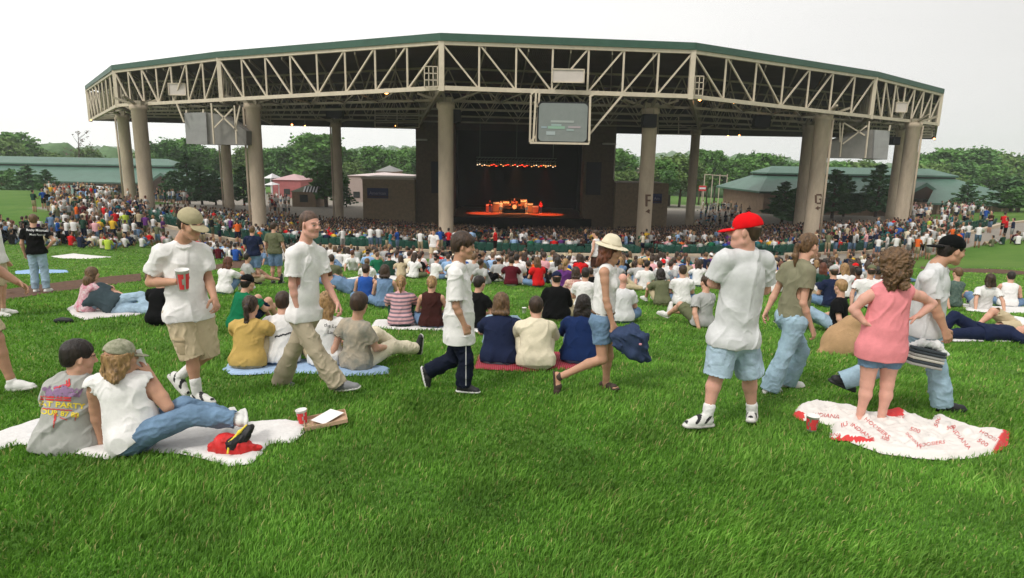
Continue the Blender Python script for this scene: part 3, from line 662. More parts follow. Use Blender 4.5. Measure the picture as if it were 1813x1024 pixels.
# ---------- blankets and belongings on the lawn
def ptin(poly, x, y):
    n = len(poly); ins = np.zeros(np.shape(x), bool); j = n-1
    for i in range(n):
        xi, yi = poly[i]; xj, yj = poly[j]
        c = ((yi > y) != (yj > y)) & (x < (xj-xi)*(y-yi)/((yj-yi) or 1e-9)+xi); ins ^= c; j = i
    return ins
def snap(poly, x, y):
    """nearest point on the outline and its distance"""
    bx = np.zeros_like(x); by = np.zeros_like(x); bd = np.full(x.shape, 1e9)
    for i in range(len(poly)):
        a = np.array(poly[i]); b = np.array(poly[(i+1) % len(poly)]); d = b-a
        t = np.clip(((x-a[0])*d[0]+(y-a[1])*d[1])/max((d**2).sum(), 1e-9), 0, 1); qx = a[0]+t*d[0]; qy = a[1]+t*d[1]
        ds = np.hypot(x-qx, y-qy); m = ds < bd; bx[m] = qx[m]; by[m] = qy[m]; bd[m] = ds[m]
    return bx, by, bd
BLKP = []
def blanket(pix, m, label, name='blanket', res=.035, amp=.03, lift=.05, seed=1, mats=None, fm=None, group=None, wl=.35, cat='blanket'):
    P = [gnd(*p) for p in pix]; poly = [(p.x, p.y) for p in P]; BLKP.append(poly)
    xs = [p[0] for p in poly]; ys = [p[1] for p in poly]
    gx = np.arange(min(xs)-res, max(xs)+res*1.5, res); gy = np.arange(min(ys)-res, max(ys)+res*1.5, res)
    X, Y = np.meshgrid(gx, gy); ny, nx = X.shape
    ins = ptin(poly, X, Y); keep = ins[:-1, :-1] | ins[1:, :-1] | ins[:-1, 1:] | ins[1:, 1:]
    bx, by, bd = snap(poly, X.ravel(), Y.ravel()); x = X.ravel().copy(); y = Y.ravel().copy(); out = ~ins.ravel()
    near = out | (bd < res*.45); x[near] = bx[near]; y[near] = by[near]; bd[near] = 0
    q = np.stack([x, y, x*0], 1); f = folds(q, seed, wl, (1, .3, 0), True); f2 = folds(q, seed+9, wl*.35, (.6, 1, 0), False)
    z = zg(x, y)+lift*sstep(0, .05, bd)*.6+.012+(np.clip(f, -.2, 2)*amp*1.3+f2*amp*.35)*sstep(-.02, .2, bd)+np.clip(folds(q, seed+3, .22, None, True), 0, 1)*.03*(1-sstep(0, .12, bd))
    V = np.stack([x, y, z], 1); I = (np.arange(ny-1)[:, None]*nx+np.arange(nx-1)[None])[keep]
    F = np.stack([I, I+1, I+1+nx, I+nx], 1); u, inv = np.unique(F, return_inverse=True); V = V[u]; F = inv.reshape(F.shape)
    o = meshobj(name, V, F, m, None, True, mats=mats, fm=fm(V[F].mean(1)) if fm else None)
    tag(o, label, cat, group); return o, V, F
def decal(txt, px, py, size, ang, surf, m, name='print', bold=.0, squash=1., parent=None, off=.004, shear=0.):
    """lettering laid onto a surface: text plane seen at (px, py), dropped onto the mesh below it"""
    V, F = text_mesh(txt, 1., bold); dg = BVHTree.FromPolygons([tuple(v.co) for v in surf.data.vertices], [tuple(p.vertices) for p in surf.data.polygons])
    r = surf; 
    while r.parent: r = r.parent
    base = r.location if r.type == 'EMPTY' else Vector(); ca, sa = math.cos(math.radians(ang)), math.sin(math.radians(ang))
    bm = bmesh.new(); vs = [bm.verts.new(v) for v in V]
    for f in F:
        try: bm.faces.new([vs[i] for i in f])
        except ValueError: pass
    bmesh.ops.subdivide_edges(bm, edges=[e for e in bm.edges if e.calc_length() > .25], cuts=2, use_grid_fill=True)
    bmesh.ops.triangulate(bm, faces=bm.faces); W = []; ok = []
    for v in bm.verts:
        x, y = v.co.x*size, v.co.y*size*squash; x += shear*y; u = px+x*ca-y*sa; w_ = py-(x*sa+y*ca)
        d = ray(u, w_).normalized(); o = CAM-base; hit = dg.ray_cast(o, d)
        ok.append(hit[0] is not None); W.append(hit[0]+base-d*off if hit[0] is not None else Vector())
    bm.verts.ensure_lookup_table(); F2 = [tuple(v.index for v in f.verts) for f in bm.faces]
    F2 = [f for f in F2 if all(ok[i] for i in f) and max((W[f[0]]-W[f[1]]).length, (W[f[0]]-W[f[2]]).length) < .25]
    bm.free()
    if not F2: return None
    return meshobj(name, W, F2, m, parent if parent else surf)
PRED = mat('print red', (.62, .05, .05), .8); PYEL = mat('print yellow', (.80, .62, .06), .8); PPUR = mat('print purple', (.28, .17, .30), .8); PBLK = mat('print black', (.03, .03, .035), .8); PWHT = mat('print white', (.7, .7, .7), .8)
TERRY = mat('terry white', (.72, .70, .68), .95, noise=.08, nscale=30, bump=.5, bscale=90)
PAPER = mat('paper white', (.78, .77, .74), .7)
blanket([(-60, 790), (0, 768), (60, 748), (120, 738), (200, 725), (300, 738), (400, 752), (440, 752), (500, 747), (545, 752), (538, 770), (520, 786), (474, 790), (468, 803), (445, 824), (405, 829), (360, 815), (318, 806), (262, 804), (214, 800), (200, 818), (160, 812), (112, 800), (80, 792), (30, 790), (-60, 815)], TERRY, 'thick white blanket spread under the reclining couple at the left', amp=.022, lift=.05, seed=4, res=.025)
RW, RWV, RWF = blanket([(1403, 738), (1412, 722), (1440, 716), (1476, 722), (1503, 724), (1540, 738), (1562, 735), (1590, 727), (1612, 740), (1645, 752), (1655, 737), (1690, 752), (1722, 764), (1768, 768), (1788, 766), (1784, 790), (1765, 806), (1720, 814), (1672, 818), (1620, 814), (1560, 806), (1505, 786), (1468, 780), (1470, 757), (1440, 748), (1418, 748)],
    None, 'white towel blanket with red lettering and red border crumpled at the pink woman\'s feet', amp=.065, lift=.09, seed=21, res=.016, wl=.42, mats=[mat('printed terry', (.74, .70, .66), .95, bump=.5, bscale=90), PRED],
    fm=lambda C: np.array([1 if ((pu < 1424 and pv > 723+(pu-1403)*.4 and pv > 728) or (1468 < pu < 1548 and pv > 771+abs(pu-1505)*.12 and pv < 782) or (pu > 1752+(806-pv)*.55 and pu > 1758) or (1568 < pu < 1600 and pv < 737)) else 0 for pu, pv in [proj(c)[:2] for c in C]]))
PFAD = mat('print faded red', (.56, .13, .12), .9)
for t, u, v, sz, a, b in (('INDIANA', 1462, 736, 13, -6, .02), ('HOOSIERS', 1553, 758, 13, -38, .02), ('INDIANA', 1527, 765, 13, -35, .03), ('ANA', 1479, 770, 11, -4, .02), ('500', 1740, 784, 15, -32, .02), ('INDIANA', 1700, 775, 14, -50, .02), ('500', 1684, 757, 12, 10, .02), ('HOOSIERS', 1648, 786, 12, 8, .02), ('500', 1620, 762, 14, -18, .02), ('HOOSIERS', 1757, 776, 12, -30, .02), ('IN', 1596, 738, 11, -15, .02), ('500', 1660, 747, 14, 70, .03), ('INDIANA', 1618, 780, 10, -45, .02), ('500', 1567, 777, 11, -20, .02), ('IU', 1495, 752, 15, 20, .03)):
    decal(t, u, v, sz*.92, a, RW, PFAD, 'red_lettering', b*.5, .8, shear=.2)
def cup(px, py, hpx, label, tilt=(0, 0), held=None, txt='C', r=.043, hgt=.12, name='paper_cup'):
    b = held if held is not None else gnd(px, py)+Vector((0, 0, .03))
    t = thing(name, label, 'cup', tuple(b)); up = Vector((tilt[0], tilt[1], 1)).normalized(); x = up.cross(Vector((0, 1, 0))).normalized(); y = up.cross(x); n = 20
    m = MB(); V = []; F = []
    prof = [(0, 0), (.72, 0), (1., 1.), (1.07, 1.0), (1.07, 1.03), (.97, 1.03), (.70, .06), (0, .06)]
    for a_, z in prof: V += [Vector(b)+(x*math.cos(2*pi*k/n)+y*math.sin(2*pi*k/n))*a_*r+up*z*hgt for k in range(n)]
    for i in range(len(prof)-1):
        for k in range(n): F.append((i*n+k, i*n+(k+1) % n, (i+1)*n+(k+1) % n, (i+1)*n+k))
    m.add(V, F); o = m.build('cup_body', PAPER, t, True); bm = bmesh.new(); bm.from_mesh(o.data); bmesh.ops.remove_doubles(bm, verts=bm.verts, dist=1e-5); bmesh.ops.recalc_face_normals(bm, faces=bm.faces); bm.to_mesh(o.data); bm.free()
    m = MB()
    # red band broken by white strokes, as on a cola cup
    for k in range(n):
        for z0, z1 in ((.10, .32), (.34, .60), (.62, .84)):
            if (k*7+int(z0*10)) % 5 == 0 or (hgt > .15 and k % 4 == 3) : continue
            P4 = []
            for (kk, z) in ((k, z0), (k+1, z0), (k+1, z1+.02), (k, z1+.02)):
                rr = (.72+.28*z)*r+.0012; P4.append(Vector(b)+(x*math.cos(2*pi*kk/n)+y*math.sin(2*pi*kk/n))*rr+up*z*hgt)
            m.add(P4, [(0, 1, 2, 3)])
    m.build('red_print', PRED, t); return t
hj = mid_h('cap_man')
cup(0, 0, 0, 'tall white cup with red strokes held by the man in khaki cap', held=hj['WR']+Vector((.10, -.085, -.055)), tilt=(.05, -.1), hgt=.175, r=.052)
cup(537, 757, 20, 'small red and white paper cup at the corner of the white blanket', tilt=(-.1, 0))
cup(1436, 768, 20, 'red and white paper cup standing beside the red-lettered towel blanket', hgt=.125, r=.05)
def box_on(px, py, sz, rz, z0=0.0):
    b = gnd(px, py); return b, Matrix.Rotation(rz, 3, 'Z')
# cardboard tray
b = gnd(577, 756); t = thing('cardboard_tray', 'tan cardboard food tray lying on the grass beside the white blanket', 'tray', tuple(b)); m = MB(); R = Matrix.Rotation(.35, 3, 'Z')@Matrix.Rotation(-.1, 3, 'Y')
CB = mat('cardboard', (.50, .33, .22), .9, noise=.2, nscale=12); c = b+Vector((0, 0, .05))
m.box(c, (.33, .22, .006), R)
for sx in (-1, 1): m.box(c+R@Vector((sx*.165, 0, .012)), (.006, .22, .03), R)
for sy in (-1, 1): m.box(c+R@Vector((0, sy*.11, .012)), (.33, .006, .03), R)
m.build('tray', CB, t); m = MB(); m.box(c+R@Vector((.02, .02, .028)), (.22, .15, .003), Matrix.Rotation(.7, 3, 'Z')@R); m.build('napkin', PAPER, t)
# red and black bag on the blanket
def lump(g0, pts, rs, name, m_, parent, amp=.006, wl=.06, h=.008, seed=3, k=.02, q=None, qf=1.):
    g = Grid(pts, max(rs)+.05, h); 
    for i in range(len(pts)-1): g.cone(pts[i], pts[i+1], rs[i], rs[i+1], k, q=q, qf=qf)
    V, Q = g.mesh(amp=amp, seed=seed, wl=wl); return meshobj(name, V, Q, m_, parent, True)
b = gnd(415, 808)+Vector((0, 0, .03)); t = thing('jacket', 'bundled red jacket with black sleeve and yellow piping on the white blanket', 'jacket', tuple(b))
def bp(u, v, dz=0, dy=0):
    p = gnd(u, v); return Vector((p.x, p.y+dy, p.z+dz))
REDN = mat('nylon red', (.62, .03, .03), .45, noise=.15, nscale=10, bump=.4, bscale=14); BLKN = mat('nylon black', (.015, .015, .016), .5, bump=.4, bscale=14)
lump(0, [bp(382, 806, .06), bp(400, 806, .08), bp(425, 808, .075), bp(450, 806, .05)], [.05, .085, .075, .03], 'jacket_body', REDN, t, amp=.012, wl=.1)
lump(0, [bp(418, 808, .11, -.05), bp(435, 806, .14, -.02), bp(447, 804, .20)], [.045, .04, .03], 'sleeve', BLKN, t, amp=.008)
lump(0, [bp(411, 812, .07, -.06), bp(413, 810, .13, -.04), bp(430, 806, .19, -.03), bp(440, 804, .22)], [.009, .01, .01, .008], 'piping', PYEL, t, amp=.001)
lump(0, [bp(440, 806, .05), bp(462, 804, .05)], [.04, .02], 'collar', REDN, t)
# sheet of paper in the reclining woman's hand
cj = mid_h('cap_woman'); wp = cj['WR']+Vector((-.09, -.02, .10)); m = MB(); R = Matrix.Rotation(-.25, 3, 'Y')@Matrix.Rotation(.5, 3, 'Z'); m.box(wp, (.13, .003, .15), R); o = m.build('leaflet', PAPER, None); tag(o, 'white folded leaflet held up by the woman in the camouflage cap', 'leaflet')
# denim shirt carried by the hat woman
J = mid_h('hat_woman'); p0 = J['WR']+Vector((.02, -.02, -.09))
t = thing('denim_shirt', 'rumpled blue denim shirt hanging from the hand of the woman in the bucket hat', 'shirt', tuple(p0))
DS = denim('jacket', (.22, .27, .38))
def v5(u, v, dy): return atY(V5[0]+u/V5[2], V5[1]+v/V5[2], p0.y+dy)
g = Grid([v5(800, 620, 0), v5(990, 790, 0), v5(930, 600, 0)], .15, .008)
g.chain([v5(806, 640, 0), v5(860, 655, 0), v5(920, 690, .02), v5(985, 775, .03)], [.035, .085, .085, .03], .05, q=(0, 1, 0), qf=1.5)
g.chain([v5(850, 630, .02), v5(900, 625, .03), v5(950, 660, .03)], [.04, .06, .05], .05); g.chain([v5(810, 650, -.02), v5(835, 700, -.02), v5(900, 745, -.02), v5(950, 775, 0)], [.03, .04, .05, .03], .04)
g.chain([v5(950, 660, 0), v5(968, 700, 0)], [.045, .035], .03)
V, Q = g.mesh(amp=.032, seed=5, wl=.13, ax=(1, 0, -1)); meshobj('shirt_cloth', V, Q, DS, t, True)
m = MB(); m.lathe(v5(945, 695, -.075), [(.0, 0), (.014, 0), (.014, .012), (0, .012)], 10); m.build('button', mat('pink button', (.7, .3, .35), .5), t)
# see-through bag with a folded blanket carried by the leaning man
J = mid_h('blackcap_man'); q0 = atY(V7[0]+565/V7[2], V7[1]+560/V7[2], J['P'].y-.22)
t = thing('carried_blanket', 'folded grey blanket and white plastic bag carried by the man in the backwards cap', 'blanket', tuple(q0)); m = MB(); R = Matrix.Rotation(.15, 3, 'Z')@Matrix.Rotation(.22, 3, 'Y')
GB = [mat('wool grey', (.35, .34, .32), .95, bump=.5, bscale=60), mat('wool dark', (.05, .06, .07), .95), mat('wool pale', (.55, .52, .46), .95)]
for i in range(6): m.box(q0+R@Vector((0, 0, -.07+i*.028)), (.33-.01*(i % 2), .16, .024), R, mi=i % 3 if i < 5 else 1)
o = m.build('folded_blanket', GB, t); bv = o.modifiers.new('b', 'BEVEL'); bv.width = .008; bv.segments = 2
lump(0, [q0+Vector((-.12, 0, .1)), q0+Vector((-.02, 0, .125)), q0+Vector((.1, 0, .11)), q0+Vector((.19, -.02, .03))], [.03, .035, .04, .025], 'plastic_bag', mat('plastic white', (.75, .75, .74), .35), t, amp=.015, wl=.06)
# tan cloth draped like a tent beside the pink woman
t0 = gnd(1470, 628); t = thing('tan_blanket', 'tan blanket humped over something between the olive shirt girl and pink woman', 'blanket', tuple(t0)); TB = mat('tan wool', (.40, .25, .13), .95, noise=.15, nscale=8, bump=.5, bscale=70)
def tv(u, v, Y=0): return atY(V7[0]+u/V7[2], V7[1]+v/V7[2], t0.y+Y)
g = Grid([tv(120, 560), tv(270, 420), tv(330, 560)], .3, .012)
g.chain([tv(235, 470, .2), tv(285, 430, .2)], [.13, .12], .1); g.chain([tv(225, 510, .15), tv(310, 510, .15)], [.2, .2], .1); g.cone(tv(150, 555, .1), tv(240, 530, .1), .05, .16, .1); g.cone(tv(240, 560, .1), tv(330, 555, .1), .12, .16, .1)
g.half(Vector((t0.x, t0.y, t0.z-.01)), (0, 0, -1)); V, Q = g.mesh(amp=.012, wl=.4, seed=7); meshobj('cloth', V, Q, TB, t, True)
# print on the grey shirt, lettering and splashes
sh = HERO['grey_man']['f']['shirt']
def p9(u, v): return V9[0]+u/V9[2], V9[1]+v/V9[2]
decal('FAT PARTY', *p9(262, 593), 17.5, -4, sh, PYEL, 'yellow_lettering', .035, .72); decal('TOUR 87 88', *p9(240, 662), 14.5, -6, sh, PYEL, 'yellow_lettering', .035, .85)
for (u, v, a, sz, mm_, tt) in ((280, 430, 18, 22, PRED, '~~/'), (330, 412, 30, 18, PRED, '//'), (215, 545, -3, 26, PRED, '===='), (235, 470, 8, 26, PPUR, '%&%'), (350, 492, -5, 26, PPUR, '&%/'), (210, 490, 4, 24, PPUR, '&&'), (380, 510, 20, 20, PPUR, '/~/'), (290, 495, 0, 24, PPUR, '#%'), (212, 720, 85, 15, PRED, '~~~'), (225, 690, 80, 13, PRED, '~~'), (290, 705, -20, 12, PRED, '~~'), (390, 695, 80, 10, PRED, '~~'), (240, 628, -4, 15, PRED, '~~~~~~')):
    decal(tt, *p9(u, v), sz, a, sh, mm_, 'splash_print', .03, .8, off=.0065)
# ---------- details sewn onto the nearest clothes
def patch(key, part, u0, v0, u1, v1, view, m_, name, off=.012, nx=7, ny=7, rnd=.0):
    """cloth panel (pocket, placket) raised a few mm from the garment beneath it"""
    surf = HERO[key]['f'][part]; dg = BVHTree.FromPolygons([tuple(v.co) for v in surf.data.vertices], [tuple(p.vertices) for p in surf.data.polygons]); base = HERO[key]['f']['root'].location; V = []; ok = []
    for j in range(ny):
        for i in range(nx):
            u = u0+(u1-u0)*i/(nx-1); v = v0+(v1-v0)*j/(ny-1); d = ray(view[0]+u/view[2], view[1]+v/view[2]).normalized(); hit = dg.ray_cast(CAM-base, d); e = 0 if i in (0, nx-1) or j in (0, ny-1) else off; ok.append(hit[0] is not None); V.append(hit[0]+base-d*(e+.002) if ok[-1] else Vector())
    F = [(j*nx+i, j*nx+i+1, (j+1)*nx+i+1, (j+1)*nx+i) for j in range(ny-1) for i in range(nx-1)]; F = [f for f in F if all(ok[k] for k in f)]
    if F: meshobj(name, V, F, m_, surf, True)
KHD = cloth('khaki seam', (.66, .60, .48)); WHD = cloth('white seam', (.86, .85, .84))
patch('cap_man', 'pants', 186, 690, 262, 752, V3, KHD, 'cargo_pocket'); patch('cap_man', 'pants', 183, 672, 264, 694, V3, KHD, 'pocket_flap', .016, 7, 4)
patch('cap_man', 'shirt', 262, 232, 284, 330, V3, WHD, 'placket', .006, 4, 9)
patch('crewcut_man', 'pants', 900, 672, 950, 735, V3, cloth('khaki seam2', (.64, .59, .50)), 'cargo_pocket', .008)
patch('hat_woman', 'pants', 655, 590, 700, 650, V5, DENIM, 'back_pocket', .006); patch('redcap_man', 'pants', 320, 650, 372, 700, V6, DPALE, 'back_pocket', .006); patch('redcap_man', 'pants', 455, 650, 505, 700, V6, DPALE, 'back_pocket', .006)
patch('ponytail_girl', 'pants', 628, 508, 668, 560, V6, DLIGHT, 'back_pocket', .006)
# white piping down the boy's trousers
patch('boy', 'pants', 796, 640, 800, 925, V4, PWHT, 'side_stripe', .003, 3, 24)
# polo collar
J = mid_h('cap_man'); N_ = J['N']; up_, rt_, fw_ = HERO['cap_man']['f']['fr']; mb = MB(); pts_ = [N_-up_*.012+rt_*.078*math.cos(a)+fw_*(.012+.078*math.sin(a))-up_*.045*max(0, math.sin(a)) for a in np.linspace(-pi*.5+.0, pi*1.5, 22)]
g = Grid(pts_, .05, .006); g.chain(pts_, [.013]*len(pts_), .01, q=None); V, Q = g.mesh(amp=.002, wl=.05); meshobj('collar', V, Q, WHITE, HERO['cap_man']['f']['shirt'], True)
# leather belt of the woman in the bucket hat, bracelet
J = mid_h('hat_woman'); up_, rt_, fw_ = HERO['hat_woman']['f']['fr']; c0 = J['P']+up_*.088; pts_ = [c0+rt_*.128*math.cos(a)+fw_*.105*math.sin(a) for a in np.linspace(0, 2*pi, 26)]; mb = MB(); mb.tube(pts_, .014, 6); mb.build('belt', mat('leather', (.12, .06, .03), .6), HERO['hat_woman']['f']['root'], True)
# ---------- poses in a person's own space: faces +Y, ground at z = 0
def mir(p): return Vector((-p[0], p[1], p[2]))
def pose(kind, r=None, tw=0.):
    """returns joints; right side is +X"""
    J = {}; V_ = Vector
    def both(k, p, p2=None): J[k+'R'] = V_(p); J[k+'L'] = mir(p2 if p2 else p)
    face = 0; pit = 8
    if kind == 'cross':
        J['P'] = V_((0, 0, .12)); J['N'] = V_((0, .05, .60)); J['H'] = V_((0, .10, .76)); both('S', (.175, .05, .54)); both('E', (.25, .12, .29)); both('W', (.13, .33, .20)); both('K', (.34, .28, .15)); both('A', (-.06, .36, .07), (-.06, .30, .07)); both('T', (-.28, .38, .05), (-.28, .32, .06))
    elif kind == 'knees':
        J['P'] = V_((0, 0, .12)); J['N'] = V_((0, .12, .58)); J['H'] = V_((0, .19, .73)); both('S', (.175, .13, .52)); both('E', (.25, .30, .34)); both('W', (.10, .52, .33)); both('K', (.15, .42, .44)); both('A', (.12, .60, .08)); both('T', (.14, .80, .03))
    elif kind == 'back':
        J['P'] = V_((0, 0, .12)); J['N'] = V_((0, -.22, .57)); J['H'] = V_((0, -.21, .75)); both('S', (.18, -.20, .51)); both('E', (.27, -.34, .29)); both('W', (.29, -.44, .06)); both('K', (.13, .42, .30)); both('A', (.11, .78, .09)); both('T', (.15, .90, .24)); J['dR'] = V_((.1, -.8, -.3)); J['dL'] = V_((-.1, -.8, -.3)); pit = 0
    elif kind == 'out':
        J['P'] = V_((0, 0, .12)); J['N'] = V_((.03, .0, .60)); J['H'] = V_((.05, .03, .78)); both('S', (.175, .0, .54)); both('E', (.23, .10, .28)); J['WR'] = V_((.12, .34, .22)); J['WL'] = V_((-.26, -.2, .06)); J['EL'] = V_((-.26, -.08, .30)); both('K', (.10, .44, .20), (.14, .40, .33)); both('A', (.08, .86, .08), (.12, .72, .08)); both('T', (.12, .92, .26), (.14, .92, .05))
    elif kind == 'side':   # propped on the left elbow, legs out to +X
        J['P'] = V_((.0, 0, .15)); J['N'] = V_((-.42, .02, .36)); J['H'] = V_((-.50, .06, .52)); J['SR'] = V_((-.36, .10, .46)); J['SL'] = V_((-.42, -.08, .22)); J['ER'] = V_((-.12, .18, .32)); J['WR'] = V_((.10, .22, .24)); J['EL'] = V_((-.60, -.12, .07)); J['WL'] = V_((-.52, .14, .06)); J['KR'] = V_((.38, .16, .30)); J['KL'] = V_((.40, .02, .12)); J['AR'] = V_((.62, .02, .10)); J['AL'] = V_((.80, -.06, .08)); J['TR'] = V_((.78, .10, .05)); J['TL'] = V_((.98, .02, .08)); J['hr'] = V_((0, .3, 1))+J['P']
    elif kind == 'lie':    # on the back, legs along +X
        J['P'] = V_((.0, 0, .12)); J['N'] = V_((-.50, .0, .13)); J['H'] = V_((-.66, .0, .15)); J['SR'] = V_((-.44, -.18, .11)); J['SL'] = V_((-.44, .18, .11)); J['ER'] = V_((-.30, -.36, .06)); J['WR'] = V_((-.10, -.28, .10)); J['EL'] = V_((-.58, .40, .06)); J['WL'] = V_((-.72, .20, .08)); J['KR'] = V_((.36, -.12, .34)); J['KL'] = V_((.42, .12, .12)); J['AR'] = V_((.58, -.12, .07)); J['AL'] = V_((.84, .10, .08)); J['TR'] = V_((.78, -.14, .04)); J['TL'] = V_((.92, .16, .24)); J['hr'] = V_((0, -1, 0))+J['P']
    elif kind == 'prone':
        J['P'] = V_((.0, 0, .12)); J['N'] = V_((-.46, .0, .30)); J['H'] = V_((-.58, .0, .42)); J['SR'] = V_((-.42, .18, .24)); J['SL'] = V_((-.42, -.18, .24)); J['ER'] = V_((-.52, .22, .05)); J['WR'] = V_((-.72, .10, .08)); J['EL'] = V_((-.52, -.22, .05)); J['WL'] = V_((-.72, -.10, .08)); J['KR'] = V_((.42, .12, .10)); J['KL'] = V_((.42, -.12, .10)); J['AR'] = V_((.84, .14, .10)); J['AL'] = V_((.78, -.10, .26)); J['TR'] = V_((1.0, .16, .05)); J['TL'] = V_((.80, -.10, .44)); J['hr'] = V_((0, 1, 0))+J['P']
    else:
        J['P'] = V_((0, 0, .95)); J['N'] = V_((0, -.01, 1.49)); J['H'] = V_((0, .04, 1.66)); both('S', (.185, 0, 1.43)); both('E', (.26, -.02, 1.14)); both('W', (.27, .08, .89)); both('K', (.10, .02, .50)); both('A', (.11, -.02, .085)); both('T', (.15, .18, .02))
        if kind == 'hip': J['ER'] = V_((.40, -.04, 1.20)); J['WR'] = V_((.20, .06, 1.02)); J['dR'] = V_((-.7, .3, -.3))
        if kind == 'cross_arms': J['ER'] = V_((.24, .06, 1.16)); J['WR'] = V_((.02, .24, 1.20)); J['EL'] = V_((-.24, .06, 1.16)); J['WL'] = V_((-.0, .26, 1.22)); J['dR'] = V_((-.9, 0, .1)); J['dL'] = V_((.9, 0, .1))
        if kind == 'walk': J['KR'] = V_((.10, .22, .53)); J['AR'] = V_((.10, .30, .10)); J['TR'] = V_((.12, .52, .05)); J['KL'] = V_((-.10, .02, .50)); J['AL'] = V_((-.10, -.34, .17)); J['TL'] = V_((-.11, -.20, .03)); J['EL'] = V_((-.24, .06, 1.15)); J['WL'] = V_((-.22, .28, 1.00)); J['ER'] = V_((.25, -.14, 1.16)); J['WR'] = V_((.24, -.18, .90))
        if kind == 'hold': J['ER'] = V_((.24, .04, 1.15)); J['WR'] = V_((.10, .30, 1.16)); J['dR'] = V_((-.4, .6, .4)); J['EL'] = V_((-.24, .04, 1.15)); J['WL'] = V_((-.10, .28, 1.10)); J['dL'] = V_((.4, .6, .4))
        if kind == 'kneel': 
            J['P'].z = .52
            for k in ('N', 'H', 'SR', 'SL', 'ER', 'EL', 'WR', 'WL'): J[k].z -= .43
            both('K', (.13, .10, .07)); both('A', (.11, -.32, .09)); both('T', (.12, -.46, .03))
        pit = 4
    yaw = tw; y = math.radians(tw)
    f = Vector((math.sin(y), math.cos(y), 0)) if kind not in ('side', 'lie', 'prone') else {'side': Vector((-.3, .95, .05)), 'lie': Vector((.1, 0, 1)), 'prone': Vector((-.95, .1, -.1))}[kind]
    f = unit(f-Vector((0, 0, math.tan(math.radians(pit))))) if kind not in ('lie',) else f.normalized()
    upv = Vector((0, 0, 1)) if kind != 'lie' else Vector((-1, 0, 0))
    rr = f.cross(upv).normalized(); uu = rr.cross(f)
    J['A'] = (rr, f, uu); return J
def xf(J, loc, rz, s):
    R = Matrix.Rotation(rz, 3, 'Z'); K = {}
    for k, v in J.items():
        if k == 'A': K[k] = tuple(R@a for a in v)
        elif k[0] in 'dn': K[k] = R@v
        else: K[k] = loc+R@(v*s)
    return K
CL = {}
def C_(n):
    """crowd clothing colours by name"""
    if n in CL: return CL[n]
    pal = {'white': (.87, .86, .85), 'grey': (.66, .66, .65), 'black': (.06, .06, .065), 'navy': (.12, .15, .25), 'blue': (.16, .32, .62), 'red': (.80, .12, .13), 'green': (.10, .40, .27), 'dark green': (.13, .25, .20), 'olive': (.40, .41, .31), 'yellow': (.88, .72, .24), 'orange': (.87, .40, .16), 'pink': (.88, .66, .68), 'maroon': (.33, .09, .13), 'khaki': (.72, .66, .54), 'denim': (.42, .52, .64), 'pale denim': (.60, .69, .76), 'brown': (.27, .17, .14), 'cream': (.86, .82, .72), 'light blue': (.58, .70, .84), 'purple': (.38, .20, .45), 'teal': (.16, .45, .48), 'lime': (.72, .80, .30)}
    CL[n] = denim(n, pal[n]) if 'denim' in n else cloth('crowd '+n, pal[n], .3); return CL[n]
def someone(px, py, kind, rz, label, s=1., tw=0., h=.012, shirt='white', pants='denim', shorts=True, hair='short', hairc='brown', cap=None, capback=0, fem=0, b=1., sk='fair', sleeve=.6, group=None, extra=None, name=None, loose=1.1, hem=None, lift=.0, smat=None, hl=1.):
    g0 = gnd(px, py); g0.z += lift; J = xf(pose(kind, tw=tw), g0, math.radians(rz), s)
    sit = kind in ('cross', 'knees', 'back', 'out', 'side', 'lie', 'prone', 'kneel')
    c = dict(s=s, h=h, b=b, fem=fem, sit=sit, skin=sk, hair=hair, hairc=hairc, hl=hl, seed=int(px*7+py), shirt=dict(m=smat or C_(shirt), loose=loose, hem=hem if hem is not None else (.07 if sit else .05), sleeve=sleeve, amp=.009, name=name or ('t_shirt' if sleeve > 0 else 'tank_top')), pants=dict(m=C_(pants), frac=(.85 if shorts else 1.93), loose=1.3), shoes=dict(m=SHOEW) if (px+py) % 3 else dict(m=SHOEB), cap=dict(m=C_(cap), back=capback) if cap else None)
    J['P'] = J['P']; f = figure('person', label, g0, J, c, group=group); f['J'] = J; return f
STRIPE = mat('striped pink grey', (.62, .42, .45), .9, wave=('Z', 3, .1)); 
def stripe_mat(name, c1, c2, sc, ax=2):
    m = mat(name, c1, .9); nt = m.node_tree; b = nt.nodes['Principled BSDF']; tc = nt.nodes.new('ShaderNodeTexCoord'); w_ = nt.nodes.new('ShaderNodeTexWave'); w_.bands_direction = 'XYZ'[ax]; w_.inputs['Scale'].default_value = sc; w_.inputs['Distortion'].default_value = .4
    r = nt.nodes.new('ShaderNodeValToRGB'); r.color_ramp.interpolation = 'CONSTANT'; r.color_ramp.elements[0].color = (*c1, 1); r.color_ramp.elements[1].color = (*c2, 1); r.color_ramp.elements[1].position = .55
    nt.links.new(tc.outputs['Object'], w_.inputs[0]); nt.links.new(w_.outputs['Fac'], r.inputs[0]); nt.links.new(r.outputs[0], b.inputs['Base Color']); return m
STR1 = stripe_mat('pink striped shirt', srgb((.80, .62, .64)), srgb((.47, .42, .46)), 5.5)
TIE = mat('tie dye', srgb((.45, .47, .44)), .9, noise=.6, nscale=5, col2=srgb((.72, .66, .58)))
FLORAL = mat('floral', srgb((.85, .80, .70)), .9, noise=.5, nscale=16, col2=srgb((.62, .22, .30)))
PLAID = mat('plaid green', srgb((.20, .30, .28)), .9, noise=.5, nscale=22, col2=srgb((.40, .46, .42)))
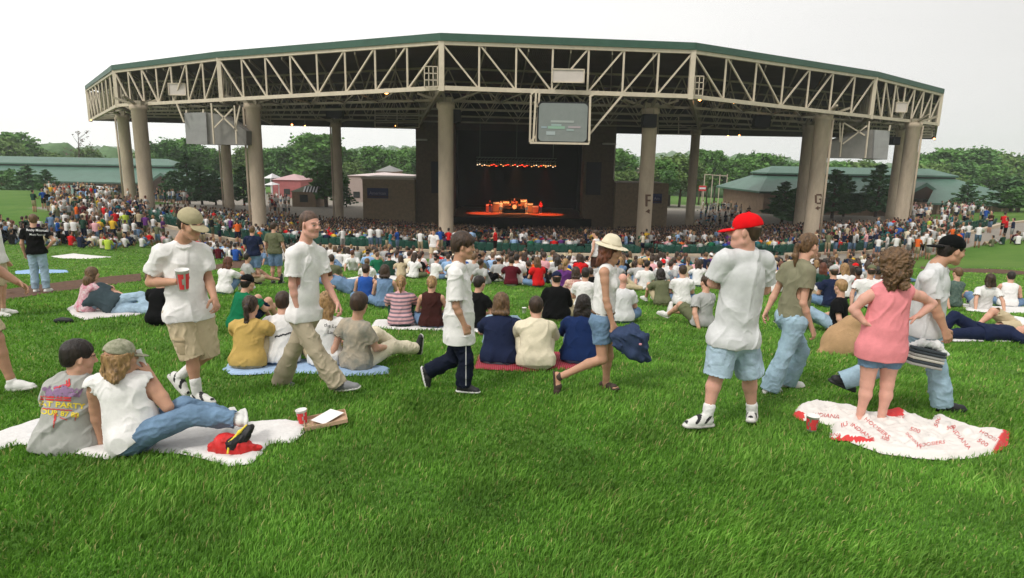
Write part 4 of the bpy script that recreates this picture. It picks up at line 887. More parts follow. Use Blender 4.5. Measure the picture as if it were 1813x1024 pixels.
# left edge: two people partly in frame, the man in the black t-shirt
someone(5, 560, 'stand', -70, 'man in white t-shirt at the left edge walking behind the black-shirted man', s=1.0, tw=-10, shirt='white', pants='khaki', hairc='lightbrown', hair='short', b=1.05)
blk = someone(74, 518, 'hip', 14, 'man in black t-shirt and jeans standing at the left with his back turned', s=1.0, h=.009, tw=-25, shirt='black', pants='pale denim', shorts=False, hair='short', hairc='lightbrown', b=.96)
for (t_, u, v, z_) in (('Rocky Mountain', 66, 408, 6), ('Music Festival', 66, 416, 5)): decal(t_, u, v, z_, -2, blk['shirt'], PWHT, 'shirt_lettering', .01)
someone(-26, 690, 'walk', -82, 'man mostly outside the left edge, only his arm with a bracelet and foot showing', s=1.02, h=.009, shirt='white', pants='khaki', hairc='dark', b=1.1, sk='tan')
# standing pair behind the walkers
someone(452, 505, 'hold', 8, 'boy in navy t-shirt and denim shorts standing beside the taller grey-shirted one', s=.92, h=.010, shirt='navy', pants='denim', hairc='lightbrown')
someone(490, 503, 'stand', -6, 'man in grey-olive t-shirt and denim shorts standing with his back turned', s=1.0, h=.010, tw=12, shirt='olive', pants='denim', hairc='brown')
someone(768, 470, 'walk', 175, 'man in white t-shirt and khaki shorts facing the camera among the seated crowd', s=.98, shirt='white', pants='khaki', hairc='brown')
someone(1052, 500, 'stand', 60, 'shirtless-armed woman in white tank top standing left of the woman in the bucket hat', s=.98, shirt='white', sleeve=0, pants='brown', hair='bun', hairc='brown', fem=1)
someone(1085, 492, 'hold', -20, 'standing woman in white blouse half hidden behind the bucket hat', s=.98, shirt='white', pants='khaki', hair='shoulder', hairc='brown', fem=1)
# blankets under the seated groups
BLUEB = cloth('pale blue blanket', (.62, .72, .84)); PLAIDR = stripe_mat('red plaid', srgb((.52, .10, .14)), srgb((.62, .30, .34)), 14, 0)
blanket([(394, 657), (402, 646), (450, 640), (540, 640), (640, 645), (690, 654), (688, 664), (650, 667), (610, 668), (560, 664), (500, 662), (440, 666), (410, 666)], BLUEB, 'pale blue blanket under the seated group with the ponytailed woman', amp=.02, lift=.05, seed=6)
blanket([(838, 655), (846, 630), (900, 625), (1000, 628), (1050, 640), (1046, 655), (990, 656), (930, 660), (880, 657)], PLAIDR, 'red plaid blanket under the trio in navy, white and blue', amp=.03, lift=.06, seed=7)
blanket([(656, 580), (665, 568), (760, 572), (860, 576), (905, 582), (900, 590), (850, 590), (760, 586), (700, 585)], TERRY, 'white blanket under the women in striped and brown tops', amp=.02, lift=.04, seed=8)
blanket([(118, 548), (135, 540), (200, 546), (255, 545), (262, 558), (222, 562), (180, 564), (150, 568), (128, 560)], mat('pale blanket', (.62, .58, .56), .95, bump=.4), 'pale sheet under the couple lying on the left lawn', amp=.02, seed=9)
blanket([(90, 455), (130, 450), (200, 456), (160, 459), (110, 458)], TERRY, 'white towel lying alone on the upper left lawn', amp=.01, seed=10)
blanket([(590, 498), (640, 490), (700, 488), (712, 496), (650, 502)], TERRY, 'white towel behind the person in denim overalls', amp=.01, seed=10)
blanket([(26, 482), (60, 478), (120, 480), (122, 484), (60, 486), (28, 486)], C_('light blue'), 'light blue towel beyond the man in black t-shirt', amp=.01, seed=3)
blanket([(1640, 596), (1650, 588), (1720, 590), (1813, 596), (1860, 600), (1860, 608), (1760, 606), (1690, 606)], TERRY, 'white sheet under the people lying at the right edge', amp=.02, seed=12)
blanket([(1700, 540), (1760, 545), (1860, 546), (1860, 556), (1760, 556), (1712, 551)], TERRY, 'white towel under the group sitting at the right edge', amp=.02, seed=13)
# seated people, nearest first
someone(440, 655, 'knees', 0, 'woman with long brown ponytail in mustard top seated on pale blue blanket', shirt='yellow', smat=YELLOW, pants='khaki', hair='pony', hairc='brown', fem=1, s=.95, h=.009, hl=1.9)
sh1 = someone(500, 648, 'knees', 5, 'man in white t-shirt with black horse print seated behind the crew cut man', shirt='white', hairc='brown', hair='short', s=.98, h=.010)
decal('~~~', 503, 592, 20, 14, sh1['shirt'], PBLK, 'horse_print', .02)
sh2 = someone(578, 650, 'cross', -4, 'blond woman in white lettered t-shirt with pink headband on pale blue blanket', shirt='white', pants='khaki', hair='long', hairc='blond', fem=1, s=.97, h=.009, hl=.5)
decal('the Lone', 590, 578, 9, -8, sh2['shirt'], PBLK, 'shirt_lettering'); decal('Lady', 588, 589, 9, -8, sh2['shirt'], PBLK, 'shirt_lettering')
someone(632, 655, 'out', -38, 'boy in tie-dyed shirt sitting twisted on the right end of the pale blue blanket', smat=TIE, pants='cream', shorts=False, hair='mop', hairc='brown', tw=-25, s=.98, h=.009)
someone(884, 648, 'knees', -3, 'person in navy shirt seated at the left of the red plaid blanket', shirt='navy', smat=C_('navy'), pants='pale denim', shorts=False, hair='shoulder', hairc='lightbrown', s=.97, h=.009, b=1.05, hl=.1)
someone(948, 654, 'knees', 2, 'person in cream long-sleeved shirt seated in the middle of the red plaid blanket', shirt='cream', pants='cream', hairc='brown', sleeve=1.8, b=1.1, s=.95, h=.009)
someone(1026, 646, 'knees', -12, 'person in dark blue jacket seated at the right of the red plaid blanket', shirt='navy', smat=cloth('jacket blue', (.10, .17, .33)), pants='denim', hair='long', hairc='dark', sleeve=1.9, b=1.1, s=.95, h=.009, hl=.3, loose=1.25)
someone(284, 576, 'knees', 5, 'person in black top seated just left of the man in khaki cap', shirt='black', pants='black', hairc='dark', s=.95)
someone(424, 588, 'knees', -38, 'man in green t-shirt and black cap seated with hand on raised knee', shirt='green', smat=DKGREEN, pants='navy', cap='black', hairc='dark', tw=-10, s=.98, h=.010)
someone(398, 522, 'knees', -20, 'woman with very long auburn hair in white top', shirt='white', pants='denim', hair='long', hairc='auburn', fem=1, s=.95, hl=1.3)
someone(440, 505, 'out', -50, 'man in grey shirt sitting sideways behind the auburn-haired woman', shirt='grey', pants='khaki', hairc='dark')
someone(206, 556, 'side', -8, 'man in dark grey t-shirt and pale jeans lying propped on his elbow', shirt='dark green', smat=cloth('slate', (.22, .27, .29)), pants='pale denim', shorts=False, hairc='lightbrown', h=.010)
someone(152, 555, 'knees', -40, 'blond woman in bright printed top seated behind the man lying on his elbow', smat=mat('bright print', srgb((.85, .82, .82)), .9, noise=.5, nscale=14, col2=srgb((.72, .25, .40))), pants='pale denim', hair='shoulder', hairc='lightbrown', fem=1, s=.92, hl=.2)
someone(648, 540, 'cross', 0, 'woman with dark hair in blue tank top seated left of the denim vest', shirt='blue', sleeve=0, pants='denim', hair='bun', hairc='brown', fem=1, s=.93)
someone(682, 546, 'cross', 4, 'woman with bobbed brown hair in denim-blue vest', smat=C_('denim'), sleeve=0, pants='denim', hair='shoulder', hairc='brown', fem=1, s=.95, hl=.1)
someone(710, 580, 'knees', 6, 'woman with blond low ponytail in pink and grey striped t-shirt', smat=STR1, pants='dark green', hair='pony', hairc='blond', fem=1, s=.95, h=.009, hl=.7)
someone(764, 582, 'cross', 0, 'woman with tied blond hair in brown vest over a white shirt', smat=cloth('vest brown', (.24, .13, .12)), sleeve=0, pants='denim', hair='pony', hairc='blond', fem=1, s=.95, h=.010, hl=.3)
someone(842, 582, 'cross', -40, 'person in black t-shirt with round blue back print beyond the boy', shirt='black', pants='khaki', hairc='dark', s=.97)
someone(620, 520, 'side', 20, 'woman in denim overalls and white shirt lying on her side', smat=C_('denim'), sleeve=0, pants='denim', shorts=False, hairc='auburn', fem=1, s=.95)
someone(650, 508, 'cross', 0, 'person in white top with light brown hair seated behind the overalls woman', shirt='white', hair='bun', hairc='lightbrown', s=.9)
someone(588, 508, 'cross', 10, 'person in olive shirt seated behind the crew cut man\'s arm', shirt='olive', hairc='brown')
someone(984, 568, 'cross', 2, 'broad man in black hooded top and navy cap seated on the lawn', shirt='black', pants='khaki', cap='navy', hairc='dark', sleeve=1.9, b=1.15, h=.010, loose=1.2)
someone(1018, 540, 'cross', 0, 'woman in floral shirt seated behind the man in black hooded top', smat=FLORAL, pants='khaki', hair='shoulder', hairc='brown', fem=1, s=.93, hl=.1)
someone(1034, 552, 'cross', -6, 'dark-haired man in white t-shirt seated left of the bucket hat woman', shirt='white', pants='khaki', hairc='dark')
someone(1100, 572, 'cross', 0, 'balding man in light grey t-shirt seated beyond the bucket hat woman', shirt='grey', smat=LGREY, hair='bald', hairc='brown', sk='pink', b=1.05, h=.010)
someone(1172, 542, 'knees', 15, 'person with black hair in olive top sitting right of the empty grass', shirt='olive', pants='khaki', hair='shoulder', hairc='dark', s=.93, fem=1, hl=.1)
someone(1206, 542, 'cross', -3, 'brown-haired person in white t-shirt seated beside the olive top', shirt='white', pants='denim', hairc='brown')
someone(1242, 580, 'out', 28, 'man in heather grey t-shirt seated left of the red cap man', shirt='grey', pants='olive', hairc='brown', s=1.0, h=.010)
someone(1480, 590, 'out', 50, 'man in black t-shirt and sunglasses holding a can behind the tan blanket', shirt='black', pants='pale denim', shorts=False, hairc='blond', tw=30, s=.97, h=.010)
someone(1472, 545, 'cross', 0, 'man in dark baseball shirt and grey cap seated behind the sunglasses man', shirt='navy', cap='grey', hairc='brown')
someone(1530, 545, 'out', -25, 'man in white t-shirt and olive cap leaning back beside the pink woman', shirt='white', cap='olive', hairc='brown', s=1.02)
someone(1684, 545, 'out', 10, 'man in dark plaid shirt sitting at the right behind the leaning man', smat=PLAID, pants='khaki', hairc='lightbrown')
someone(1735, 548, 'back', -12, 'person with long brown hair in white top leaning back at the right', shirt='white', pants='denim', hair='long', hairc='brown', hl=.1, fem=1, s=.95)
someone(1782, 545, 'cross', -30, 'person in white tank top with hand on head at the right edge', shirt='white', sleeve=0, pants='denim', hairc='dark', s=.95)
someone(1735, 602, 'lie', 178, 'person in navy clothes lying flat on the white sheet at the right', shirt='navy', pants='navy', shorts=False, hair='shoulder', hairc='blond', h=.010, hl=.1)
someone(1800, 590, 'lie', 178, 'man in white t-shirt and khaki shorts lying with knees up at the right edge', shirt='white', pants='khaki', hairc='brown', h=.010)
# black gym shoe on the grass, small can
m = MB(); b0 = gnd(112, 572); m.tube([b0+Vector((-.13, 0, .03)), b0+Vector((-.02, 0, .05)), b0+Vector((.1, .02, .035)), b0+Vector((.14, .02, .03))], [.03, .045, .04, .02], 10); o = m.build('loose_sandal', SHOEB, None, True); tag(o, 'dark sandal left on the grass below the lying couple', 'sandal')
b0 = gnd(928, 556); m = MB(); m.lathe(b0, [(.0, 0), (.03, 0), (.036, .01), (.044, .12), (.046, .12), (.046, .126), (0, .126)], 12); o = m.build('paper_cup', PAPER, None, True); tag(o, 'small white cup standing alone on the grass left of the black hooded man', 'cup')
def strip(pix, m, label, name='mulch_bed', cat='mulch bed'):
    return blanket(pix, m, label, name=name, res=.10, amp=.02, lift=.02, seed=30, wl=.3, cat=cat)
MULCH = mat('mulch', (.12, .065, .04), .98, noise=.55, nscale=9, bump=1., bscale=25)
def ribbon(tops, wpx, m, label):
    lo = [(x, y+w_) for (x, y), w_ in zip(tops, wpx)]
    return strip(tops+lo[::-1], m, label)
ribbon([(-40, 522), (50, 507), (150, 495), (250, 485)], [20, 19, 17, 13], MULCH, 'long strip of brown mulch edging the upper left lawn')
ribbon([(255, 484), (378, 470), (480, 460), (613, 448)], [12, 9, 7, 4], MULCH, 'brown mulch strip between the khaki cap man and the standing pair')
ribbon([(815, 473), (850, 472), (905, 472)], [7, 8, 7], MULCH, 'short stretch of mulch edge beyond the boy')
ribbon([(1630, 472), (1700, 476), (1813, 481), (1860, 483)], [5, 6, 6, 6], MULCH, 'thin strip of mulch across the right lawn')
# ---------- the pavilion: truss ring, roof, columns
STEEL = mat('cream steel', (.58, .50, .385), .6, noise=.12, nscale=2, bump=.1); STEEL_SHADE = mat('shaded inner steel', (.31, .27, .195), .7, noise=.15, nscale=1.5)  # second steel: cream steel darkened, under-roof shade put into its colour
CONC = mat('column concrete', (.47, .385, .285), .9, noise=.26, nscale=.9, bump=.25, bscale=30, stretch=(1, 1, .3)); CONC2 = mat('concrete shade', (.30, .26, .21), .9, noise=.2, nscale=1.5, bump=.3, bscale=20)
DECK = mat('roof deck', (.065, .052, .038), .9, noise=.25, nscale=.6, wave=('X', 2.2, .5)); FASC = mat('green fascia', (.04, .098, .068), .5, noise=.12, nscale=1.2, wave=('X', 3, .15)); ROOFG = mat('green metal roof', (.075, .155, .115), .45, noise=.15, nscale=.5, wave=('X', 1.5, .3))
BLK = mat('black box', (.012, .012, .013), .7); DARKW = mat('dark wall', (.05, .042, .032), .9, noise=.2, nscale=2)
ZB = CZ+4.5
pav = thing('pavilion', 'huge open-air concert pavilion with cream steel truss ring and green-edged roof', 'pavilion', (3, 70, zg1(3, 70)))
bot = [(160, 213), (209, 187), (393, 177), (782, 156), (1222, 171), (1541, 207), (1659, 220)]
top = [(155, 160), (200, 127), (386, 105), (779, 76), (1228, 92), (1553, 139), (1670, 168)]
FV = []
for (bx, by), (tx, ty) in zip(bot, top):
    b_ = atZ(bx, by, ZB); t_ = atY(tx, ty, b_.y); FV.append((b_, Vector((b_.x, b_.y, t_.z))))
for i, (b_, t_) in enumerate(FV): pass
LB = atZ(162, 214, ZB); RB = atZ(1655, 247, ZB); BKL = atZ(260, 217, ZB-.2); BKM = atZ(740, 229, ZB-.2); BKR = atZ(1240, 240, ZB-.2)
ncell = [8, 7, 8, 7, 7, 7]
def truss(name, b0, t0, b1, t1, n, w_=.17, parent=pav, m_=STEEL, gap=None, flip=None, posts=True, box=True):
    mb = MB(); mb.beam(b0, b1, w_*1.35, w_*1.6); mb.beam(t0, t1, w_*1.35, w_*1.5)
    for i in range(n+1):
        f = i/n; p = b0.lerp(b1, f); q = t0.lerp(t1, f)
        if 0 < i < n: mb.beam(p, q, w_*.72)
        if i < n:
            f2 = (i+1)/n; p2 = b0.lerp(b1, f2); q2 = t0.lerp(t1, f2)
            if f+.5/n < .5: mb.beam(q, p2, w_*.62)
            else: mb.beam(p, q2, w_*.62)
    return mb.build(name, m_, parent)
for i in range(6):
    b0, t0 = FV[i]; b1, t1 = FV[i+1]; truss('front_truss', b0, t0, b1, t1, ncell[i])
for i in range(7):
    mb = MB(); b0, t0 = FV[i]; mb.beam(b0-Vector((0, 0, .2)), t0+Vector((0, 0, .12)), .34, .30); mb.build('corner_post', STEEL, pav)
# back and side edges
BT = lambda p, dz=3.2: Vector((p.x, p.y, p.z+dz))
truss('side_truss', FV[6][0], FV[6][1], RB, BT(RB), 5, .15)
# interior rings of lighter trusses, with radials
ctr = Vector((3, 110, ZB))
def ring_pt(i, f, dz=0):
    b_ = FV[i][0]; e = [LB, BKL, BKL.lerp(BKM, .45), BKM, BKR, BKR.lerp(RB, .6), RB][i]; p = b_.lerp(e, f); return Vector((p.x, p.y, ZB+dz))
for k, f in enumerate((.2, .36, .54, .74)):
    mb = MB()
    for i in range(6):
        a, b2 = ring_pt(i, f, .15), ring_pt(i+1, f, .15); at_, bt_ = a+Vector((0, 0, 2.5)), b2+Vector((0, 0, 2.5)); n = 9
        mb.beam(a, b2, .16, .2); mb.beam(at_, bt_, .12, .16)
        for j in range(n):
            p = a.lerp(b2, j/n); q = at_.lerp(bt_, (j+.5)/n); r_ = a.lerp(b2, (j+1)/n); mb.beam(p, q, .09); mb.beam(q, r_, .09)
    mb.build('inner_truss', STEEL_SHADE, pav)
for i in range(7):
    mb = MB()
    for f0, f1 in zip((0, .2, .36, .54, .74), (.2, .36, .54, .74, 1)):
        a, b2 = ring_pt(i, f0), ring_pt(i, f1); mb.beam(a, b2, .22, .32); mb.beam(a+Vector((0, 0, 2.9)), b2+Vector((0, 0, 2.9)), .16, .2)
        for j in range(3):
            p = a.lerp(b2, j/3); q = a.lerp(b2, (j+1)/3); mb.beam(p, q+Vector((0, 0, 2.9)), .12); mb.beam(q, q+Vector((0, 0, 2.9)), .1)
    mb.build('radial_truss', STEEL_SHADE, pav)
# light joists, purlins under the deck
for i in range(6):
    mb = MB(); n = 6
    for j in range(1, n):
        a = FV[i][1].lerp(FV[i+1][1], j/n)-Vector((0, 0, .25)); e = ring_pt(i, .95).lerp(ring_pt(i+1, .95), j/n); e.z = a.z
        mb.beam(a, e, .08, .22)
        lo = FV[i][0].lerp(FV[i+1][0], j/n); lo2 = ring_pt(i, .2).lerp(ring_pt(i+1, .2), (j+.5)/n); mb.beam(lo, Vector((lo2.x, lo2.y, ZB+.15)), .09)
        lo3 = ring_pt(i, .2).lerp(ring_pt(i+1, .2), (j-.5)/n); mb.beam(lo, Vector((lo3.x, lo3.y, ZB+.15)), .09)
    mb.build('joists', STEEL_SHADE, pav)
# roof slab with fascia
rim = [t for b_, t in FV]+[BT(RB, 3.3), BT(BKR, 3.5), BT(BKM, 3.5), BT(BKL, 3.5)]
mb = MB(); c0 = Vector((3, 75, ZB+4.2)); n = len(rim)
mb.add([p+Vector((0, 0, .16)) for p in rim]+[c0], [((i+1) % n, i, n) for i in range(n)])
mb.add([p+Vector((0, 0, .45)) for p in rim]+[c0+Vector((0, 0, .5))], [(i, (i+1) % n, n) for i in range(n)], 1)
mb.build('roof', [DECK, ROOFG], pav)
mb = MB()
for i in range(n):
    a, b2 = rim[i], rim[(i+1) % n]; o_ = Vector((0, 0, 0))
    d = (b2-a); nn_ = Vector((d.y, -d.x, 0)).normalized()*.12; e_ = d.normalized()*.09; a = a-e_; b2 = b2+e_
    mb.prism([a+nn_+Vector((0, 0, .1)), b2+nn_+Vector((0, 0, .1)), b2+nn_+Vector((0, 0, .56)), a+nn_+Vector((0, 0, .56))], nn_*.8)
mb.build('fascia', FASC, pav)
# back screen hanging from the deck to the underside
mb = MB()
for a, b2 in ((LB, BKL), (BKL, BKM), (BKM, BKR), (BKR, RB)):
    d = (b2-a); nn_ = Vector((d.y, -d.x, 0)).normalized()*.15
    mb.prism([a, b2, b2+Vector((0, 0, 3.85)), a+Vector((0, 0, 3.85))], nn_)
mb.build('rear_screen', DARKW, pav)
mb = MB()
for px0, px1, py0, py1, Y in ((664, 742, 192, 226, 84), (1165, 1238, 206, 238, 84), (1590, 1650, 222, 243, 76)):
    A_, B_, C2, D_ = atY(px0, py0, Y), atY(px1, py0+1, Y), atY(px1, py1, Y), atY(px0, py1, Y)
    for f in (0, .25, .5, .75, 1): mb.beam(A_.lerp(D_, f), B_.lerp(C2, f), .09)
    for f in (0, .5, 1): mb.beam(A_.lerp(B_, f), D_.lerp(C2, f), .12)
mb.build('catwalk', STEEL, pav)
# columns
colspec = [(226, 296, 75, 1.22), (255, 296, 60, 1.25), (455, 320, 56, 1.2), (789.5, 320, 51.5, 1.2), (1144, 330, 53.5, 1.2), (1443, 344, 57.5, 1.3), (1601, 344, 65, 1.3), (402, 300, 82, 1.2), (598.6, 320, 84, 1.15), (1226, 320, 86, 1.15), (1420, 344, 72, 1.2), (1582, 344, 76, 1.1)]
COLS = []
for px, py, Y, dia in colspec:
    p = atY(px, py, Y); z0 = zg1(p.x, p.y)-.3; z1 = ZB-.15
    mb = MB(); mb.lathe((p.x, p.y, z0), [(0, 0), (dia/2+.04, 0), (dia/2+.04, .9), (dia/2, 1.0), (dia/2, z1-z0-.5), (dia/2+.12, z1-z0-.4), (dia/2+.12, z1-z0), (0, z1-z0)], 28)
    c_ = mb.build('column', CONC, pav, True); c_.data.polygons.foreach_set('use_smooth', [len(f.vertices) == 4 for f in c_.data.polygons]); COLS.append((c_, p, z0, z1, dia))
    mb = MB(); d = -1 if px in (455, 598.6, 226, 402) else (1 if px in (1443, 1601) else 0)
    if d: mb.tube([Vector((p.x+d*dia*.5*.96+d*.09, p.y-.3, z0+.5)), Vector((p.x+d*dia*.5*.96+d*.09, p.y-.3, z1-.3))], .10, 8); mb.build('downpipe', CONC, c_, True)
    mb = MB(); mb.box((p.x, p.y, z1+.12), (1.1, 1.1, .5)); 
    for sx, sy in ((1, 0), (-1, 0), (0, 1), (0, -1)): mb.beam((p.x, p.y, z1-.1), (p.x+sx*2.2, p.y+sy*2.2, ZB+.5), .18)
    mb.build('column_head', STEEL_SHADE, c_)
# section letters and arrows painted on two columns
BRN = mat('brown paint', (.10, .055, .035), .8)
def paint(ci, strokes, px0, py0, sc):
    c_, p, z0, z1, dia = COLS[ci]; mb = MB()
    def onto(u, v):
        w_ = atY(px0+u*sc, py0+v*sc, p.y); dx = max(-.55, min(.55, (w_.x-p.x)/(dia/2)))
        return Vector((p.x+dx*dia/2, p.y-math.sqrt(1-dx*dx)*(dia/2)-.012, w_.z+.0))
    for poly in strokes:
        q = list(poly) if len(poly) == 4 else [poly[0], poly[1], poly[2], poly[0]]
        for k in range(5):
            a, b_ = k/5, (k+1)/5; L_ = lambda p1, p2, t: (p1[0]+(p2[0]-p1[0])*t, p1[1]+(p2[1]-p1[1])*t)
            P4 = [onto(*L_(q[0], q[1], a)), onto(*L_(q[0], q[1], b_)), onto(*L_(q[3], q[2], b_)), onto(*L_(q[3], q[2], a))]
            mb.add(P4, [(0, 1, 2, 3)])
    mb.build('painted_letter', BRN, c_)
F_ = [[(0, 0), (4, 0), (4, 21), (0, 21)], [(4, 0), (14, 0), (14, 3.2), (4, 3.2)], [(4, 9), (12.5, 9), (12.5, 12.2), (4, 12.2)]]
AR_ = [[(0, 30), (7, 25), (8.5, 34)], [(5, 28.5), (13, 24.5), (13.5, 27), (6, 31)]]
G_ = [[(2, 0), (12, 0), (13, 3), (3, 3)], [(0, 2), (3.4, 2), (3.4, 16), (0, 16)], [(2, 15), (13, 15), (12, 18), (3, 18)], [(10, 9), (13, 9), (13, 16), (10, 16)], [(7, 8), (13, 8), (13, 10.5), (7, 10.5)], [(10.5, 2), (13.2, 2), (13.2, 5.5), (10.5, 5.5)]]
paint(4, F_+AR_, 1140, 344, 1.0)
AR2 = [[(0, 25), (6, 20.5), (6.5, 29)], [(5, 23.5), (13, 22.5), (13, 25.5), (5, 26)]]
paint(5, G_+AR2, 1437, 343, 1.0)
# small cages at two corners of the truss ring, ladder-like
for k, (px, py, i) in enumerate(((763, 136, 3), (1234, 152, 4))):
    p = atY(px, py, FV[i][0].y); mb = MB(); w2, h2 = .42, .62
    for f in (-1, -.33, .33, 1):
        mb.beam(p+Vector((w2*f, 0, -h2)), p+Vector((w2*f, 0, h2)), .05); mb.beam(p+Vector((-w2, 0, h2*f)), p+Vector((w2, 0, h2*f)), .05); mb.beam(p+Vector((-w2, .5, h2*f)), p+Vector((-w2, 0, h2*f)), .05)
    mb.build('service_cage', STEEL, pav)
# ---------- things hung from the pavilion
def panel_sign(px0, py0, px1, py1, Y, label, m_, th=.25, frame=STEEL):
    a = atY(px0, py1, Y); b2 = atY(px1, py0, Y); c = (a+b2)/2; w_ = abs(b2.x-a.x); h_ = abs(b2.z-a.z)
    t = thing('equipment_box', label, 'box', (c.x, c.y, a.z)); mb = MB(); mb.box(c, (w_, th, h_)); o = mb.build('box_shell', m_, t); bv = o.modifiers.new('b', 'BEVEL'); bv.width = .03
    mb = MB()
    for sx in (-1, 1): mb.beam(c+Vector((sx*w_/2, -th/2-.03, -h_/2-.03)), c+Vector((sx*w_/2, -th/2-.03, h_/2+.03)), .07)
    for sz in (-1, 1): mb.beam(c+Vector((-w_/2, -th/2-.03, sz*h_/2)), c+Vector((w_/2, -th/2-.03, sz*h_/2)), .07)
    mb.build('frame', frame, t); return t
PBX = mat('pinkish panel', (.56, .50, .45), .6, noise=.08, nscale=2); GBX = mat('grey panel', (.30, .30, .29), .7, noise=.12, nscale=1.5)
panel_sign(977, 124, 1034, 146, FV[3][0].lerp(FV[4][0], .5).y-.4, 'long pale box hung at the middle of the front truss above the video screen', PBX)
panel_sign(303, 149, 331, 169, FV[1][0].lerp(FV[2][0], .55).y-.3, 'pale box on the left side truss above the left hanging enclosure', PBX, .6)
panel_sign(1582, 182, 1604, 199, FV[5][0].lerp(FV[6][0], .4).y-.3, 'pale box on the right side truss near the right corner of the pavilion', PBX, .6)
# grey screen enclosures: box plus tapering hood
def enclosure(quad, hood, Y, label, sx, rods):
    t = thing('screen_enclosure', label, 'screen housing', tuple(atY(*quad[3], Y)))
    P4 = [atY(u, v, Y) for u, v in quad]; mb = MB(); mb.prism(P4, Vector((0, 2.5, 0))); fixn(mb.build('housing', GBX, t))
    H4 = [atY(u, v, Y+.25) for u, v in hood]; mb = MB(); mb.prism(H4, Vector((0, 2.0, 0))); fixn(mb.build('hood', mat('grey panel dark', (.23, .22, .20), .7, noise=.15, nscale=1.5), t))
    mb = MB()
    for (u0, v0, u1, v1) in rods: mb.beam(atY(u0, v0, Y-.3), atY(u1, v1, Y-.3), .11)
    mb.build('hanger', STEEL, t)
enclosure([(326, 200), (364, 199), (367, 256), (330, 255)], [(364, 199), (390, 203), (436, 232), (436, 257), (367, 256)], 54, 'grey screen housing hung under the left side of the roof', 1,
    [(374, 183, 379, 256), (380, 193, 420, 232), (412, 193, 380, 226), (415, 187, 419, 255), (425, 187, 416, 230), (313, 184, 326, 217), (330, 195, 330, 200), (360, 194, 360, 200)])
enclosure([(1549, 230), (1576, 232), (1571, 283), (1546, 281)], [(1549, 230), (1540, 230), (1468, 253), (1466, 280), (1546, 281)], 60, 'grey screen housing hung under the right side of the roof', -1,
    [(1539, 215, 1532, 280), (1494, 218, 1531, 240), (1535, 223, 1492, 255), (1493, 218, 1487, 278), (1487, 218, 1487, 252), (1576, 222, 1574, 232), (1471, 215, 1466, 280)])
# video screen in an open steel frame
Y = 41.5; t = thing('video_screen', 'square grey video screen with rounded corners hanging from the front truss', 'screen', tuple(atY(998, 253, Y)))
def rrect(cx, cz, hw, hh, r, y, n=5):
    P = []
    for sx, sz, a0 in ((1, 1, 0), (-1, 1, 90), (-1, -1, 180), (1, -1, 270)):
        for k in range(n+1):
            a = math.radians(a0+90*k/n); P.append(Vector((cx+sx*(hw-r)+r*math.cos(a), y, cz+sz*(hh-r)+r*math.sin(a))))
    return P
a = atY(953, 250, Y); b2 = atY(1041, 184, Y); c = (a+b2)/2; hw, hh = (b2.x-a.x)/2, (b2.z-a.z)/2
mb = MB(); mb.prism(rrect(c.x, c.z, hw+.1, hh+.1, .3, Y+.03), (0, .9, 0)); fixn(mb.build('casing', BLK, t))
SCR = mat('screen glass', (.13, .14, .13), .35, noise=.12, nscale=2.5, emit=(.16, .185, .165), estr=.4)
mb = MB(); mb.prism(rrect(c.x, c.z, hw, hh, .25, Y-.03), (0, .05, 0)); fixn(mb.build('screen', SCR, t))
for u0, u1, v0, v1, cc in ((975, 1016, 214, 217, (.30, .36, .30)), (976, 994, 220, 223, (.22, .40, .33)), (970, 1000, 224, 228, (.16, .44, .24)), (1006, 1028, 224, 227, (.36, .27, .28)), (967, 983, 233, 239, (.34, .44, .42)), (1003, 1016, 229, 232, (.22, .36, .31)), (958, 968, 224, 227, (.2, .33, .36))):
    a_ = atY(u0, v1, Y-.05); b_ = atY(u1, v0, Y-.05); mb = MB(); mb.box((a_+b_)/2, (b_.x-a_.x, .02, b_.z-a_.z)); mb.build('picture_band', mat('band %d' % u0, tuple(x*.35+.11 for x in cc), .5, emit=tuple(x*.35+.11 for x in cc), estr=.42), t)
mb = MB()
for (u0, v0, u1, v1, dy) in ((949, 165, 944, 251, -.2), (955, 165, 949, 251, .2), (940, 168, 938, 252, .9), (1045, 172, 1043, 250, -.2), (938, 253, 1043, 255, -.2), (940, 167, 950, 160, .4), (1103, 167, 1042, 240, .6), (938, 252, 950, 240, .3), (1043, 172, 1060, 162, .3), (946, 180, 952, 190, 0)):
    mb.beam(atY(u0, v0, Y+dy), atY(u1, v1, Y+dy), .12)
for u in (945, 1043): mb.beam(atY(u, 252, Y-.2), atY(u, 252, Y+1.0), .1)
mb.build('frame', STEEL, t)
# black loudspeakers
def spk(px0, py0, px1, py1, Y, label):
    a = atY(px0, py1, Y); b2 = atY(px1, py0, Y); c = (a+b2)/2; w_, h_ = b2.x-a.x, b2.z-a.z
    t = thing('loudspeaker', label, 'speaker', (c.x, c.y, a.z)); mb = MB(); mb.box(c, (w_, .9, h_)); o = mb.build('cabinet', BLK, t); bv = o.modifiers.new('b', 'BEVEL'); bv.width = .04
    mb = MB(); mb.box(c+Vector((0, -.46, 0)), (w_*.86, .03, h_*.86)); mb.build('grille', mat('grille', (.02, .02, .022), .9, bump=.5, bscale=120), t)
    mb = MB(); mb.beam(c+Vector((-w_*.3, 0, h_/2)), (c.x-w_*.3, c.y, ZB+.3), .05); mb.beam(c+Vector((w_*.3, 0, h_/2)), (c.x+w_*.3, c.y, ZB+.3), .05); mb.build('yoke', STEEL_SHADE, t)
spk(579, 188, 607, 209, 72, 'black loudspeaker under the roof above the slim column left of the stage')
spk(794, 195, 816, 217, 53, 'black loudspeaker fixed beside the tall column left of the stage')
spk(1136, 203, 1162, 226, 52.6, 'black loudspeaker in front of the column marked F'); spk(1333, 205, 1363, 226, 68, 'black loudspeaker under the roof right of the column marked F')
